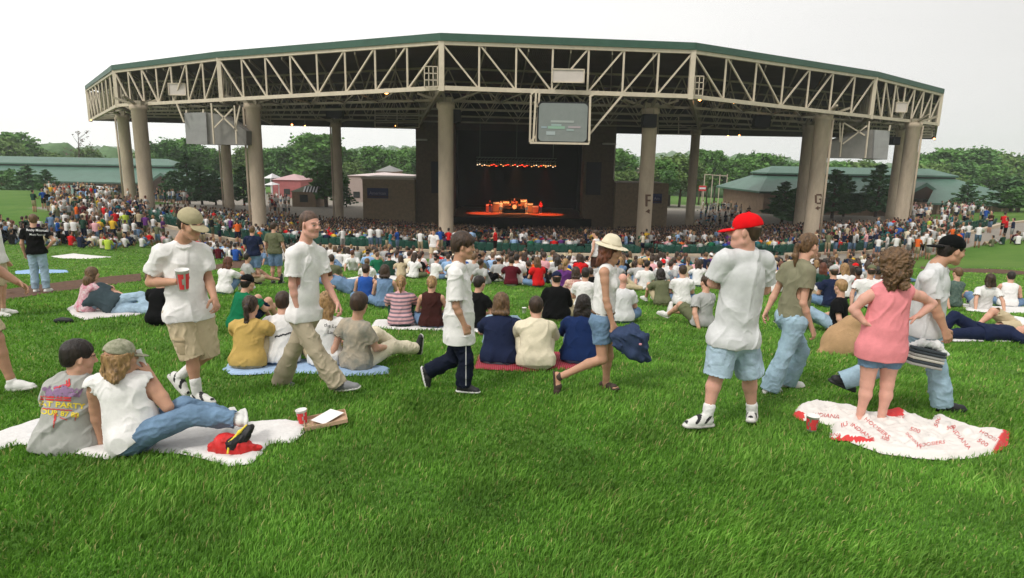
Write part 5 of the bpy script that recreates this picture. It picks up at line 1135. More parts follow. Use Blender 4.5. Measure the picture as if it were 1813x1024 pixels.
spk(1577, 243, 1591, 257, 66, 'small black loudspeaker beside the rightmost column')
# glowing orange work lamps
LAMP = mat('sodium lamp', (1, .6, .3), .4, emit=(1, .33, .08), estr=14); 
for i, (px, py, r_, Y) in enumerate(((684, 163, .17, 50), (552, 168, .10, 55), (616, 167, .07, 60), (1239, 176, .13, 50), (1299, 181, .13, 52), (1355, 188, .11, 55), (1409, 194, .06, 62), (517, 221, .10, 80), (540, 223, .06, 80), (1289, 241, .07, 85), (1309, 240, .09, 85), (1654, 246, .10, 80), (161, 213, .07, 85), (700, 223, .05, 83), (1362, 197, .05, 60))):
    p = atY(px, py, Y); t = thing('work_lamp', 'lamp', 'lamp', tuple(p), 'sodium lamps under the pavilion roof'); mb = MB(); mb.lathe(p-Vector((0, 0, r_)), [(0, 0), (r_*.8, r_*.3), (r_, r_), (r_*.8, r_*1.7), (0, r_*2)], 12); mb.build('bulb', LAMP, t, True)
    mb = MB(); mb.lathe(p+Vector((0, 0, r_*.6)), [(r_*1.25, 0), (r_*.6, r_*1.1), (0, r_*1.15)], 12); mb.beam(p+Vector((0, 0, r_)), (p.x, p.y, ZB+.35), .03); mb.build('reflector', STEEL_SHADE, t)
    t['label'] = 'glowing orange lamp under the roof, ' + ['just left of the third truss corner', 'above the second tall column', 'between the two left-hand truss lamps', 'nearest the right middle truss corner', 'middle of the three bright right-hand lamps', 'third of the bright right-hand lamps', 'faint one right of the bright three', 'brighter of the pair at the rear left edge', 'fainter of the pair at the rear left edge', 'left of the pair at the rear right edge', 'right of the pair at the rear right edge', 'at the far right corner', 'at the far left corner', 'beside the left catwalk', 'small one beside the black speaker at right'][i]
# ---------- stage house
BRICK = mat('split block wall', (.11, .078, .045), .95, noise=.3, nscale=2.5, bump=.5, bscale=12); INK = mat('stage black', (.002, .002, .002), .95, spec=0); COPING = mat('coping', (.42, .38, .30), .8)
Ys = 87.0; zb = zg1(3, 86)
sh_ = thing('stage_house', 'brown block stage house with black stage opening under the pavilion roof', 'building', (3, Ys, zb))
def wx(px, Y, py=330): return atY(px, py, Y).x
def wz(px, py, Y): return atY(px, py, Y).z
def blk(name, x0, x1, y0, y1, z0, z1, m_, parent, bev=0):
    mb = MB(); mb.box(((x0+x1)/2, (y0+y1)/2, (z0+z1)/2), (abs(x1-x0), abs(y1-y0), z1-z0)); o = mb.build(name, m_, parent)
    if bev: bv = o.modifiers.new('b', 'BEVEL'); bv.width = bev
    return o
ztop = ZB+3.2; xl0, xl1, xr0, xr1 = wx(737, Ys), wx(803, Ys), wx(1032, Ys), wx(1087, Ys)
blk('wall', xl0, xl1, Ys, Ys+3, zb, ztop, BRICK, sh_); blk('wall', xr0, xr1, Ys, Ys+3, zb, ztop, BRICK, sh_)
zhead = wz(915, 205, Ys); blk('lintel', xl1-.1, xr0+.1, Ys+.2, Ys+2.6, zhead, ztop-.1, INK, sh_)
mb = MB()   # black box behind the opening
x0, x1, y0, y1 = xl1-.6, xr0+.6, Ys+3.0, Ys+17
mb.box(((x0+x1)/2, y1, (zb+ztop)/2), (x1-x0+1, .3, ztop-zb)); mb.box((x0-.4, (y0+y1)/2, (zb+ztop)/2), (.3, y1-y0, ztop-zb)); mb.box((x1+.4, (y0+y1)/2, (zb+ztop)/2), (.3, y1-y0, ztop-zb)); mb.box(((x0+x1)/2, (y0+y1)/2, ztop), (x1-x0+1, y1-y0, .3))
mb.build('drapes', INK, sh_)
zst = wz(915, 381, Ys+2); blk('stage_floor', xl1-.2, xr0+.2, Ys-2.5, Ys+16.8, zb, zst, mat('stage floor', (.16, .10, .07), .5, noise=.2, nscale=2), sh_); blk('stage_front', xl1-1.0, xr0+1.0, Ys-2.9, Ys-2.55, zb, zst+.03, INK, sh_)
BRICK_LIT = mat('lit wing block wall', (.22, .165, .10), .95, noise=.25, nscale=2.5, bump=.5, bscale=12); blk('wing_wall', wx(636, Ys-3), xl0-.05, Ys-1.2, Ys+8, zb, wz(690, 318, Ys-1), BRICK_LIT, sh_); blk('coping', wx(634, Ys-3), xl0-.1, Ys-1.35, Ys+8, wz(690, 318, Ys-1)+.003, wz(690, 314, Ys-1), COPING, sh_)  # wing block is a paler copy of the stage wall, its stronger light coloured in
blk('wing_wall', xr1+.05, wx(1190, Ys-3), Ys-1.2, Ys+8, zb, wz(1120, 324, Ys-1), BRICK_LIT, sh_)
for px0, px1, py0, py1 in ((764, 778, 286, 342), (1037, 1063, 287, 345)):
    x0, x1 = wx(px0, Ys), wx(px1, Ys); fr = blk('speaker_bay', x0, x1, Ys-.25, Ys-.003, wz(px0, py1, Ys), wz(px0, py0, Ys), BLK, sh_)
    for k in range(3): zz = wz(px0, py0+(py1-py0)*(k+.5)/3, Ys); blk('grille', x0+.15, x1-.15, Ys-.30, Ys-.26, zz-.55, zz+.55, mat('grille', (.02, .02, .022), .9, bump=.5, bscale=120), fr)
for px0, px1, py in ((738, 757, 248), (1064, 1087, 255)): blk('ledge', wx(px0, Ys-.6), wx(px1, Ys-.6), Ys-.9, Ys-.01, wz(px0, py+1.5, Ys), wz(px0, py-1.5, Ys), COPING, sh_)
mb = MB(); mb.tube([(wx(1086, Ys-.5), Ys-.5, wz(1086, 256, Ys)), (wx(1086, Ys-.5), Ys-.5, wz(1086, 318, Ys))], .08, 8); mb.build('downpipe', COPING, sh_)
# blue banners on the wings
def banner(px0, py0, px1, py1, Y, label, word):
    x0, x1, z0, z1 = wx(px0, Y), wx(px1, Y), wz(px0, py1, Y), wz(px0, py0, Y); t = thing('banner', label, 'banner', ((x0+x1)/2, Y, z0))
    blk('cloth', x0, x1, Y-.06, Y, z0, z1, mat('banner blue', (.012, .02, .075), .7), t); blk('lower_band', x0+.02, x1-.02, Y-.085, Y-.063, z0+.1, z0+(z1-z0)*.25, mat('banner dark', (.03, .008, .02), .7), t)
    V, F = text_mesh(word, (z1-z0)*.42, .01); mxx = max(v.x for v in V); k = min(1, (x1-x0)*.45/mxx)
    meshobj('lettering', [((x0+x1)/2+v.x*k, Y-.09, z0+(z1-z0)*.5+v.y) for v in V], F, mat('banner pale', (.20, .19, .24), .7), t)
banner(650, 333, 687, 351, Ys-1.35, 'dark blue banner with pale script on the left wing wall of the stage house', 'American')
banner(1155, 343, 1173, 360, Ys-1.35, 'blue banner half hidden by the column marked F on the right wing wall', 'Am')
# ---------- the show: lamps, band, risers
AMB = [mat('stage lamp red', (1, .1, .05), .4, emit=(1, .05, .02), estr=5), mat('stage lamp amber', (1, .5, .2), .4, emit=(1, .42, .12), estr=4), mat('stage lamp white', (1, .9, .8), .4, emit=(1, .75, .5), estr=4), mat('stage lamp dim', (.3, .08, .05), .5, emit=(.5, .08, .04), estr=1)]
CANM = mat('lamp can', (.12, .16, .11), .5); Yt = Ys+5
zl = wz(915, 297, Yt); t = thing('lighting_rig', 'overhead rig with a long row of small red and amber stage lamps', 'lighting rig', (wx(913, Yt), Yt, zl))
mb = MB(); xa, xb = wx(843, Yt), wx(984, Yt)
for dz in (.9, 1.35): mb.beam((xa, Yt, zl+dz), (xb, Yt, zl+dz), .07)
for k in range(24): x = xa+(xb-xa)*k/24; mb.beam((x, Yt, zl+.9), (x+(xb-xa)/24, Yt, zl+1.35), .04)
for x in (xa+.5, (xa+xb)/2, xb-.5): mb.beam((x, Yt, zl+1.3), (x, Yt, ztop-.3), .06)
mb.build('truss', CANM, t); kinds = '2212110003110031020000311210112121'
for k in range(34):
    x = xa+(xb-xa)*(k+.5)/34; r_ = .13 if kinds[k] != '0' else .2; mb = MB(); zz = zl+.3+.12*math.sin(k*2.1); mb.lathe((x, Yt-.1, zz), [(0, 0), (r_*.8, .01), (r_, .12), (r_*.8, .38), (0, .42)], 10); mb.beam((x, Yt-.1, zz+.4), (x, Yt, zl+.9), .04); c_ = mb.build('lamp_can', CANM, t)
    mb = MB(); mb.lathe((x, Yt-.14, zz-.06), [(0, 0), (r_*.7, .02), (r_*.8, .055), (0, .056)], 10); mb.build('lens', AMB[int(kinds[k])], c_)

def spot(name, px, py, Y, tgt, col, e, sz, label):
    p = atY(px, py, Y); t = thing('spotlight', label, 'lamp', tuple(p)); mb = MB(); d = (Vector(tgt)-p).normalized(); mb.tube([p-d*.4, p, p+d*.1], [.1, .16, .19], 12); mb.build('lamp_body', CANM, t)
    mb = MB(); mb.tube([p+d*.11, p+d*.13], [.15, .15], 12); mb.build('lens', AMB[1], t)
    ld = bpy.data.lights.new(name, 'SPOT'); ld.energy = e; ld.color = col; ld.spot_size = math.radians(sz); ld.spot_blend = .5; ld.shadow_soft_size = .15
    lo = bpy.data.objects.new('spot', ld); COL.objects.link(lo); lo.parent = t; lo.location = d*.2; lo.rotation_euler = (-d).to_track_quat('Z', 'Y').to_euler()
ystg = Ys+4
spot('red wash', 862, 292, Ys+4.2, (wx(858, ystg), ystg, zst), (1, .12, .03), 9000, 46, 'stage lamp throwing red light on the left of the stage floor'); spot('red wash', 966, 292, Ys+4.2, (wx(968, ystg), ystg, zst), (1, .12, .03), 9000, 46, 'stage lamp throwing red light on the right of the stage floor'); spot('amber key', 915, 290, Ys+1.5, (wx(912, ystg+2), ystg+2, zst+1), (1, .36, .10), 7000, 50, 'stage lamp throwing amber light on the drum kit')
# drum riser and kit
def stx(px, Y=ystg): return wx(px, Y, 370)
KITR = mat('kit lacquer', (.5, .16, .06), .25, metal=.3); KITW = mat('drum head', (.7, .62, .5), .5); BRASS = mat('cymbal brass', (.75, .5, .18), .25, metal=1)
xc = stx(911); yk = ystg+2; t = thing('drum_kit', 'drum kit on a riser glowing amber at the middle of the stage', 'drum kit', (xc, yk, zst)); blk('riser', xc-1.6, xc+1.6, yk-1, yk+1.2, zst, zst+.5, INK, t)
mb = MB(); R90 = lambda c, r_, w_: mb.tube([Vector(c)+Vector((0, -w_/2, 0)), Vector(c)+Vector((0, w_/2, 0))], r_, 20)
R90((xc, yk, zst+.86), .34, .45); mb.build('bass_drum', KITR, t); mb = MB(); R90((xc, yk-.23, zst+.86), .31, .02); mb.build('drum_head', KITW, t)
for dx, dz, r_ in ((-.32, 1.35, .17), (.28, 1.35, .18), (.75, .95, .25), (-.7, 1.0, .2)):
    mb = MB(); mb.lathe((xc+dx, yk+.05, zst+dz), [(0, 0), (r_, 0), (r_, .3), (0, .3)], 16); mb.tube([(xc+dx, yk+.05, zst+.5), (xc+dx, yk+.05, zst+dz)], .02, 6); mb.build('drum', KITR, t)
for dx, dz in ((-1.05, 1.8), (-.5, 2.05), (.55, 2.05), (1.15, 1.75)):
    mb = MB(); mb.lathe((xc+dx, yk, zst+dz), [(0, .03), (.05, .03), (.28, 0), (.28, -.008), (0, .01)], 18); mb.tube([(xc+dx, yk, zst+.5), (xc+dx, yk, zst+dz)], .015, 6); mb.build('cymbal', BRASS, t)
for i, (px, dy, hh) in enumerate(((866, 1.5, 1.2), (878, 2.5, 1.5), (896, 3, 1.6), (927, 3, 1.9), (938, 2.6, 1.4), (948, 1.6, 1.1))):
    x = stx(px, ystg+dy); t = thing('amplifier', 'amplifier cabinet on stage, ' + ['leftmost low one lit red', 'second from the left', 'tall one left of the drums', 'tallest one right of the drums with pale top', 'second from the right', 'rightmost low one'][i], 'amplifier', (x, ystg+dy, zst)); blk('cabinet', x-.5, x+.5, ystg+dy, ystg+dy+.5, zst, zst+hh, mat('tolex', (.05, .02, .015), .7), t, .03); blk('grille_cloth', x-.44, x+.44, ystg+dy-.02, ystg+dy, zst+.08, zst+hh*.72, mat('grille cloth', (.28, .12, .07), .9, noise=.2), t); blk('control_panel', x-.44, x+.44, ystg+dy-.02, ystg+dy-.001, zst+hh*.78, zst+hh*.95, KITW, t)
# ---------- low buildings with green metal roofs
TAN = mat('tan wall', (.27, .19, .125), .9, noise=.2, nscale=1.2); WIN = mat('dark glass', (.03, .035, .035), .2); 
def roofpoly(mb, pts, th=.25): mb.prism([Vector(p) for p in pts], (0, 0, -th))
def lowbuilding(label, Y, px0, px1, pyr, pye, dep, hipl, hipr, clere, wins):
    x0, x1 = wx(px0, Y), wx(px1, Y); pm = (px0+px1)/2; ze = wz(pm, pye, Y); zr = wz(pm, pyr, Y+dep/2); z0 = zg1((x0+x1)/2, Y)-1.0; t = thing('low_building', label, 'building', ((x0+x1)/2, Y, z0))
    blk('wall', x0+1.2, x1-1.2, Y+1, Y+dep-1, z0, ze-.02, TAN, t)
    ym = Y+dep/2; mb = MB(); a, b_ = x0+hipl, x1-hipr; zc = ze+(zr-ze)*.68; yc = Y+dep/2*.68
    ax, bx = x0+hipl*.68, x1-hipr*.68
    mb.prism([(x0, Y, ze), (x1, Y, ze), (bx, yc, zc), (ax, yc, zc)], (0, 0, -.3)); mb.prism([(x0, Y, ze), (ax, yc, zc), (ax, Y+dep-dep/2*.68, zc), (x0, Y+dep, ze)], (0, 0, -.3)); mb.prism([(x1, Y, ze), (x1, Y+dep, ze), (bx, Y+dep-dep/2*.68, zc), (bx, yc, zc)], (0, 0, -.3)); mb.prism([(x0, Y+dep, ze), (ax, Y+dep-dep/2*.68, zc), (bx, Y+dep-dep/2*.68, zc), (x1, Y+dep, ze)], (0, 0, -.3))
    mb.build('roof', ROOFG, t)
    mb = MB(); s_ = clere
    mb.prism([(ax-.3, yc-.4, zc+s_), (bx+.3, yc-.4, zc+s_), (b_, ym, zr+s_), (a, ym, zr+s_)], (0, 0, -.25)); mb.prism([(ax-.3, Y+dep-yc+Y+.4, zc+s_), (a, ym, zr+s_), (b_, ym, zr+s_), (bx+.3, Y+dep-yc+Y+.4, zc+s_)], (0, 0, -.25)); mb.prism([(ax-.3, yc-.4, zc+s_), (a, ym, zr+s_), (ax-.3, 2*ym-yc+.4, zc+s_)], (0, 0, -.25)); mb.prism([(bx+.3, yc-.4, zc+s_), (bx+.3, 2*ym-yc+.4, zc+s_), (b_, ym, zr+s_)], (0, 0, -.25))
    mb.build('upper_roof', ROOFG, t); blk('clerestory', ax, bx, yc, 2*ym-yc, zc-.35, zc+s_-.05, WIN, t)
    n = wins
    for k in range(n):
        xx = x0+2.5+(x1-x0-5)*(k+.5)/n; f = blk('window', xx-.9, xx+.9, Y+.93, Y+.998, z0+2.0, ze-.7, WIN, t)
    blk('gutter', x0, x1, Y-.12, Y-.01, ze-.32, ze-.1, mat('gutter', (.05, .08, .06), .6), t)
    return t, x0, x1, ze, z0
tb, X0, X1, ZE, Z0 = lowbuilding('long low building with green metal roof and clerestory band at the left', 112, -130, 318, 283, 321, 20, 2, 7, .5, 12)
mb = MB(); xg = wx(303, 110); mb.prism([(xg-4.5, 107, ZE-1.2), (xg+4.5, 107, ZE-1.2), (xg, 107, ZE+1.9)], (0, 9, 0)); fixn(mb.build('gable', ROOFG, tb)); mb = MB(); mb.prism([(xg-3.6, 106.9, ZE-1.1), (xg+3.6, 106.9, ZE-1.1), (xg, 106.9, ZE+1.4)], (0, .08, 0)); fixn(mb.build('gable_shade', mat('gable shade', (.05, .035, .025), .9), tb)); blk('porch_post', xg-3.4, xg-3.0, 107.4, 107.8, Z0, ZE-1.2, TAN, tb); blk('porch_post', xg+3.0, xg+3.4, 107.4, 107.8, Z0, ZE-1.2, TAN, tb)  # flat dark plate on the gable front, painted as the shade of an opening
mb = MB(); xa_ = wx(96, 106); mb.prism([(xa_-3, 104, ZE-2.2), (xa_+5, 104, ZE-2.2), (xa_+4, 111, ZE-.6), (xa_-3, 111, ZE-.6)], (0, 0, -.2)); fixn(mb.build('porch_roof', ROOFG, tb))
tb, X0, X1, ZE, Z0 = lowbuilding('wide low building with hipped green metal roof at the right', 102, 1345, 1800, 303, 343, 22, 6, 7, .5, 12)
mb = MB(); xg = wx(1634, 98); mb.prism([(xg-4, 97.5, ZE-.6), (xg+4.4, 97.5, ZE-.6), (xg+.2, 97.5, ZE+1.9)], (0, 8, 0)); fixn(mb.build('gable', ROOFG, tb)); mb = MB(); mb.prism([(xg-3.2, 97.4, ZE-.55), (xg+3.5, 97.4, ZE-.55), (xg+.2, 97.4, ZE+1.35)], (0, .08, 0)); fixn(mb.build('gable_shade', mat('gable shade', (.05, .035, .025), .9), tb))  # dark plate again paints the shaded entrance onto a closed gable
p = Vector((xg+1.8, 97.2, ZE+.1)); mb = MB(); mb.lathe(p, [(0, 0), (.3, .1), (.35, .3), (.2, .55), (0, .6)], 10); mb.build('porch_lamp', mat('porch lamp', (1, .4, .15), .4, emit=(1, .3, .08), estr=6), tb)
mb = MB(); xa_, xb_ = wx(1622, 94), wx(1800, 94); ze2 = wz(1700, 360, 92); mb.prism([(xa_, 91, ze2), (xb_, 91, ze2), (xb_-2, 99, ze2+2.1), (xa_+6, 99, ze2+2.1)], (0, 0, -.25)); fixn(mb.build('lower_roof', ROOFG, tb)); blk('lower_wall', xa_+2, xb_-1, 92.5, 99, Z0, ze2-.3, TAN, tb)
for k in range(8): xx = xa_+2+(xb_-xa_-4)*k/7; blk('post', xx-.12, xx+.12, 91.4, 91.64, Z0, ze2-.26, TAN, tb)
# service buildings, tents and vehicles seen through the gaps
def hut(label, name, px0, px1, pyt, pyr, Y, dep, wallm, roofm, cat='building', open_=False):
    x0, x1 = wx(px0, Y), wx(px1, Y); pm = (px0+px1)/2; ze = wz(pm, pyt, Y); zr = wz(pm, pyr, Y+dep/2); z0 = zg1((x0+x1)/2, Y)-.3; t = thing(name, label, cat, ((x0+x1)/2, Y, z0)); w_ = (x1-x0)
    if open_:
        for xx in (x0+.2, x1-.2):
            for yy in (Y+.2, Y+dep-.2): blk('post', xx-.07, xx+.07, yy-.07, yy+.07, z0, ze, wallm, t)
    else:
        blk('wall', x0+.25, x1-.25, Y+.25, Y+dep-.25, z0, ze-.01, wallm, t)
        for k in range(max(1, int(w_/3.5))): xx = x0+w_*(k+.5)/max(1, int(w_/3.5)); blk('window', xx-.6, xx+.6, Y+.17, Y+.247, z0+1.0, z0+2.1, WIN, t)
    mb = MB(); c_ = ((x0+x1)/2, Y+dep/2, zr); rx = min(w_/2*.9, dep/2) if w_ > dep else w_/2; rl = ((x0+rx), Y+dep/2, zr); rr = ((x1-rx), Y+dep/2, zr)
    A_, B_, C2, D_ = (x0, Y, ze), (x1, Y, ze), (x1, Y+dep, ze), (x0, Y+dep, ze)
    mb.add([A_, B_, C2, D_, rl, rr], [(0, 1, 5, 4), (1, 2, 5), (2, 3, 4, 5), (3, 0, 4), (3, 2, 1, 0)]); mb.build('roof', roofm, t); return t
REDW = mat('faded red wall', (.42, .13, .13), .8, noise=.15, nscale=1, wave=('X', 4, .2)); PINKR = mat('pink roof', (.50, .33, .33), .7); WT = mat('tent white', (.66, .66, .66), .7); GREYR = mat('grey roof', (.22, .22, .21), .7)
hut('faded red building with pale pink roof left of the dark green tree', 'red_building', 480, 534, 319, 308, 128, 10, REDW, PINKR)
hut('small white tent at the left of the faded red building', 'white_tent', 466, 481, 316, 307, 131, 6, WT, WT, 'tent', True)
hut('concession stand with shingled roof and striped awning left of the stage house', 'concession_stand', 512, 560, 340, 326, 97, 7, TAN, mat('shingle', (.10, .11, .07), .9, noise=.2, nscale=2)); 
t = thing('awning', 'black and white striped awning on the concession stand roof', 'awning', (wx(545, 96), 96, 12)); mb = MB(); xa_, xb_ = wx(535, 95), wx(562, 95)
for k in range(10): xx = xa_+(xb_-xa_)*k/10; mb.prism([(xx, 96.2, wz(545, 330, 96)), (xx+(xb_-xa_)/10, 96.2, wz(545, 330, 96)), (xx+(xb_-xa_)/10, 95.2, wz(545, 340, 95.2)), (xx, 95.2, wz(545, 340, 95.2))], (0, 0, -.05), mi=k % 2)
mb.build('awning_cloth', [WT, BLK], t); mb = MB(); mb.beam((xa_, 96.15, wz(545, 340, 96)), (xa_, 96.15, wz(545, 330, 96)), .06); mb.beam((xb_, 96.15, wz(545, 340, 96)), (xb_, 96.15, wz(545, 330, 96)), .06); mb.build('awning_frame', STEEL, t)
hut('white-roofed backstage building behind the left wing wall', 'backstage_building', 612, 722, 312, 305, 118, 14, mat('pale wall', (.45, .36, .32), .8), mat('pale roof', (.60, .50, .48), .6))
hut('grey pyramid-roofed pavilion behind the left wing wall', 'grey_kiosk', 664, 700, 304, 293, 126, 10, TAN, GREYR)
hut('white umbrella-like tent behind the dense standing crowd at the left', 'white_canopy', 150, 168, 335, 329, 100, 4, WT, WT, 'tent', True)
hut('white canopy near the concession stand path', 'white_canopy', 466, 482, 328, 322, 118, 4, WT, WT, 'tent', True)
blk2 = [('brown gabled shed behind the right of the stage', 1090, 1130, 305, 296, 150, 10), ('tan shed beside column F in the far yard', 1098, 1165, 300, 293, 165, 12)]
for lb, a, b_, c_, d_, Y, dp in blk2: hut(lb, 'shed', a, b_, c_, d_, Y, dp, mat('shed wall', (.34, .25, .2), .9), mat('shed roof', (.30, .23, .2), .8))
def car(px, py, Y, rz, m_, label, L_=4.4, H_=1.4):
    p = atY(px, py, Y); z0 = zg1(p.x, Y); t = thing('parked_car', label, 'car', (p.x, Y, z0)); R = Matrix.Rotation(rz, 3, 'Z'); o = Vector((p.x, Y, z0))
    prof = [(-L_/2, .35), (L_/2, .35), (L_/2, .75), (L_/2-.9, .88), (L_/2-1.6, H_), (-L_/2+1.0, H_), (-L_/2+.25, .9), (-L_/2, .8)]
    mb = MB(); mb.prism([o+R@Vector((x, -.85, z)) for x, z in prof], R@Vector((0, 1.7, 0))); b_ = fixn(mb.build('body', m_, t)); bv = b_.modifiers.new('b', 'BEVEL'); bv.width = .08; bv.segments = 2
    mb = MB()
    for sy in (-.87, .85): mb.prism([o+R@Vector((x, sy, z)) for x, z in ((-L_/2+.8, .92), (L_/2-1.15, .92), (L_/2-1.7, H_-.1), (-L_/2+1.15, H_-.1))], R@Vector((0, .02, 0)))
    fixn(mb.build('side_windows', WIN, t))
    for sx in (-1, 1):
        for sy in (-1, 1): c = o+R@Vector((sx*(L_/2-.8), sy*.8, .32)); mb = MB(); mb.tube([c-R@Vector((0, .1, 0)), c+R@Vector((0, .1, 0))], .32, 14); mb.build('wheel', mat('tyre', (.02, .02, .02), .9), t)
CARW = mat('car white', (.68, .68, .68), .3, spec=.6); CARS = mat('car silver', (.42, .44, .46), .3, metal=.5)
for i, (px, py, Y, rz, m_, lb) in enumerate(((1312, 338, 132, .1, CARW, 'white car parked left of the red trailer'), (1327, 338, 131, .2, CARS, 'silver car tucked just left of the red trailer'), (1362, 337, 133, -.1, CARW, 'white car parked right of the red trailer'), (562, 318, 150, 0, CARW, 'white car behind the dark green tree at left'), (612, 318, 150, .1, CARW, 'white car left of the backstage building'))): car(px, py, Y, rz, m_, lb)
p = atY(1343, 345, 118); z0 = zg1(p.x, 118); t = thing('red_trailer', 'tall red vending trailer on the asphalt yard at the right', 'trailer', (p.x, 118, z0)); b_ = blk('body', p.x-.85, p.x+.85, 117.2, 119.8, z0+.4, z0+2.9, mat('trailer red', (.55, .02, .02), .4), t, .08); blk('hatch', p.x-.6, p.x+.6, 117.12, 117.19, z0+1.4, z0+2.3, WIN, b_)
for sx in (-.7, .7): mb = MB(); mb.tube([(p.x+sx-.08, 118, z0+.28), (p.x+sx+.08, 118, z0+.28)], .28, 12); mb.build('wheel', BLK, t)
# batting-cage like frame in the yard
Y = 128; t = thing('cage_frame', 'open steel frame cage in the yard right of the stage', 'frame', tuple(atY(1270, 338, Y))); mb = MB(); us = [1248, 1262, 1275, 1288]
for dy in (0, 7):
    for u in us: mb.beam(atY(u, 309, Y+dy), Vector((atY(u, 309, Y+dy).x, Y+dy, zg1(20, Y))), .14)
    mb.beam(atY(us[0], 309, Y+dy), atY(us[-1], 312, Y+dy), .14)
for u in (us[0], us[-1]): mb.beam(atY(u, 309, Y), atY(u, 309, Y+7), .12)
mb.build('frame_tubes', STEEL, t)
p = atY(1244, 332, 124); t = thing('yard_sign', 'small red and white sign standing at the left of the steel frame cage', 'sign', (p.x, 124, zg1(p.x, 124))); blk('sign_board', p.x-.7, p.x+.7, 124, 124.1, p.z-.7, p.z+.3, PRED, t); blk('sign_stripe', p.x-.6, p.x+.6, 123.96, 123.99, p.z-.35, p.z+.0, PWHT, t); blk('post', p.x-.06, p.x+.06, 124.02, 124.08, zg1(p.x, 124), p.z-.7, STEEL, t)
# ---------- trees
def leafmat(name, a, b_): return mat(name, a, .75, noise=.5, nscale=.55, col2=b_, spec=.2)
LM = [leafmat('leaf bright', (.15, .31, .075), (.07, .165, .035)), leafmat('leaf mid', (.115, .25, .07), (.055, .13, .035)), leafmat('leaf olive', (.17, .27, .075), (.08, .145, .04)), leafmat('needle', (.12, .24, .095), (.05, .12, .05))]
BARK = mat('bark', (.10, .075, .05), .95, noise=.3, nscale=6, bump=.6, bscale=20)
def crown(cl, n_leaf, size, seed):
    """leaf-sized faces scattered through clumps: cl = list of (centre, radius)"""
    r = np.random.default_rng(seed); C = []; 
    tot = sum(c[1]**2 for c in cl)
    for c, rad in cl:
        k = max(8, int(n_leaf*rad*rad/tot)); d = r.normal(size=(k, 3)); d /= np.linalg.norm(d, axis=1)[:, None]; rr = rad*(r.random(k)**.4)[:, None]*(1+.25*r.normal(size=(k, 1)))
        C.append(np.array(c)+d*rr*[1, 1, .8])
    C = np.concatenate(C); k = len(C); a = r.normal(size=(k, 3)); a[:, 2] *= .6; a /= np.linalg.norm(a, axis=1)[:, None]; b_ = np.cross(a, r.normal(size=(k, 3))); b_ /= np.linalg.norm(b_, axis=1)[:, None]
    s_ = size*(.6+.8*r.random((k, 1))); a = a*s_; b_ = b_*s_*.7
    V = np.stack([C-a, C+b_*.8, C+a, C-b_*.8], 1).reshape(-1, 3); F = np.arange(4*k).reshape(-1, 4); return V, F
def deciduous(seed, h=12, w_=8, leaf=LM[0], nl=4200, base=.18, tall=1.0, name='tree'):
    r = random.Random(seed); root = bpy.data.objects.new(name, None); COL.objects.link(root); root.location = (0, 0, 0)
    mb = MB(); mb.tube([(0, 0, -.5), (.1, .05, h*.2), (.15, 0, h*.5), (0, .1, h*.82)], [.28, .22, .15, .05], 8); cl = []
    for k in range(16):
        a = k*2.4+r.random(); zt = base+.15+(.75-base)*((k+.5)/16); e = math.sin(pi*min(1, (zt-base)/(1-base)*.85+.12)); rr = w_/2*e*(.55+.4*r.random()); st_ = (0, 0, h*(zt-.12)); en = (rr*math.cos(a), rr*math.sin(a), h*(zt+.06))
        mb.tube([st_, ((en[0])*.5, en[1]*.5, (st_[2]+en[2])/2+.2), en], [.09, .06, .02], 5); cl.append((en, w_*(.13+.09*r.random())))
    for k in range(10): a = r.random()*6.3; rr = w_*.2*r.random(); cl.append(((rr*math.cos(a), rr*math.sin(a), h*(base+.2+(.72-base)*r.random())), w_*(.15+.07*r.random())))
    cl.append(((0, 0, h*.9), w_*.13)); mb.build('trunk', BARK, root, True); V, F = crown(cl, nl, .36, seed); meshobj('crown', V, F, leaf, root); return root
def conifer(seed, h=7, w_=4.2, nl=2300):
    r = random.Random(seed); root = bpy.data.objects.new('pine_tree', None); COL.objects.link(root); mb = MB(); mb.tube([(0, 0, -.4), (0, 0, h*.5), (0, 0, h)], [.14, .09, .02], 7); cl = []
    for k in range(40):
        f = (k+.5)/40; z = h*(.10+.86*f); L_ = w_/2*(1-f)**.8*(.72+.5*r.random())+.12; a = k*2.4+r.random()*.6; en = Vector((L_*math.cos(a), L_*math.sin(a), z+.22*L_)); mb.tube([(0, 0, z), en*1.0], [.035, .01], 4)
        for q in (.35, .65, .95): cl.append((tuple(Vector((0, 0, z)).lerp(en, q)), .14+.16*(1-f)))
    mb.build('trunk', BARK, root, True); V, F = crown(cl, nl, .24, seed); meshobj('crown', V, F, LM[3], root); return root
PROT = [deciduous(1), deciduous(2, 13, 8, LM[1]), deciduous(3, 11, 8.5, LM[2]), deciduous(4, 14, 6.0, LM[0]), deciduous(5, 7, 5, LM[1], 2600, .12), conifer(6), conifer(7, 6.5, 4.8)]
USED = set()
def plant(kind, px, py_top, Y, label, group, wf=1., name=None):
    p = atY(px, py_top, Y); z0 = zg1(p.x, Y)-.1 if Y < 200 else p.z-14; src = PROT[kind]; h0 = [12, 13, 11, 14, 7, 7, 6.5][kind]; k = (p.z-z0)/(h0*1.03)
    if kind in USED:
        root = src.copy(); COL.objects.link(root)
        for ch in src.children: c = ch.copy(); COL.objects.link(c); c.parent = root
    else: root = src; USED.add(kind)
    root.name = name or ('pine_tree' if kind >= 5 else 'tree'); root.location = (p.x, Y, z0); root.scale = (k*wf, k*wf, k); root.rotation_euler = (0, 0, (px*1.7) % 6.28); tag(root, label, 'tree', group); return root
def row(specs, Y0, label, group):
    for i, (k, px, py, dy, wf) in enumerate(specs): plant(k, px, py, Y0+dy, label, group, wf)
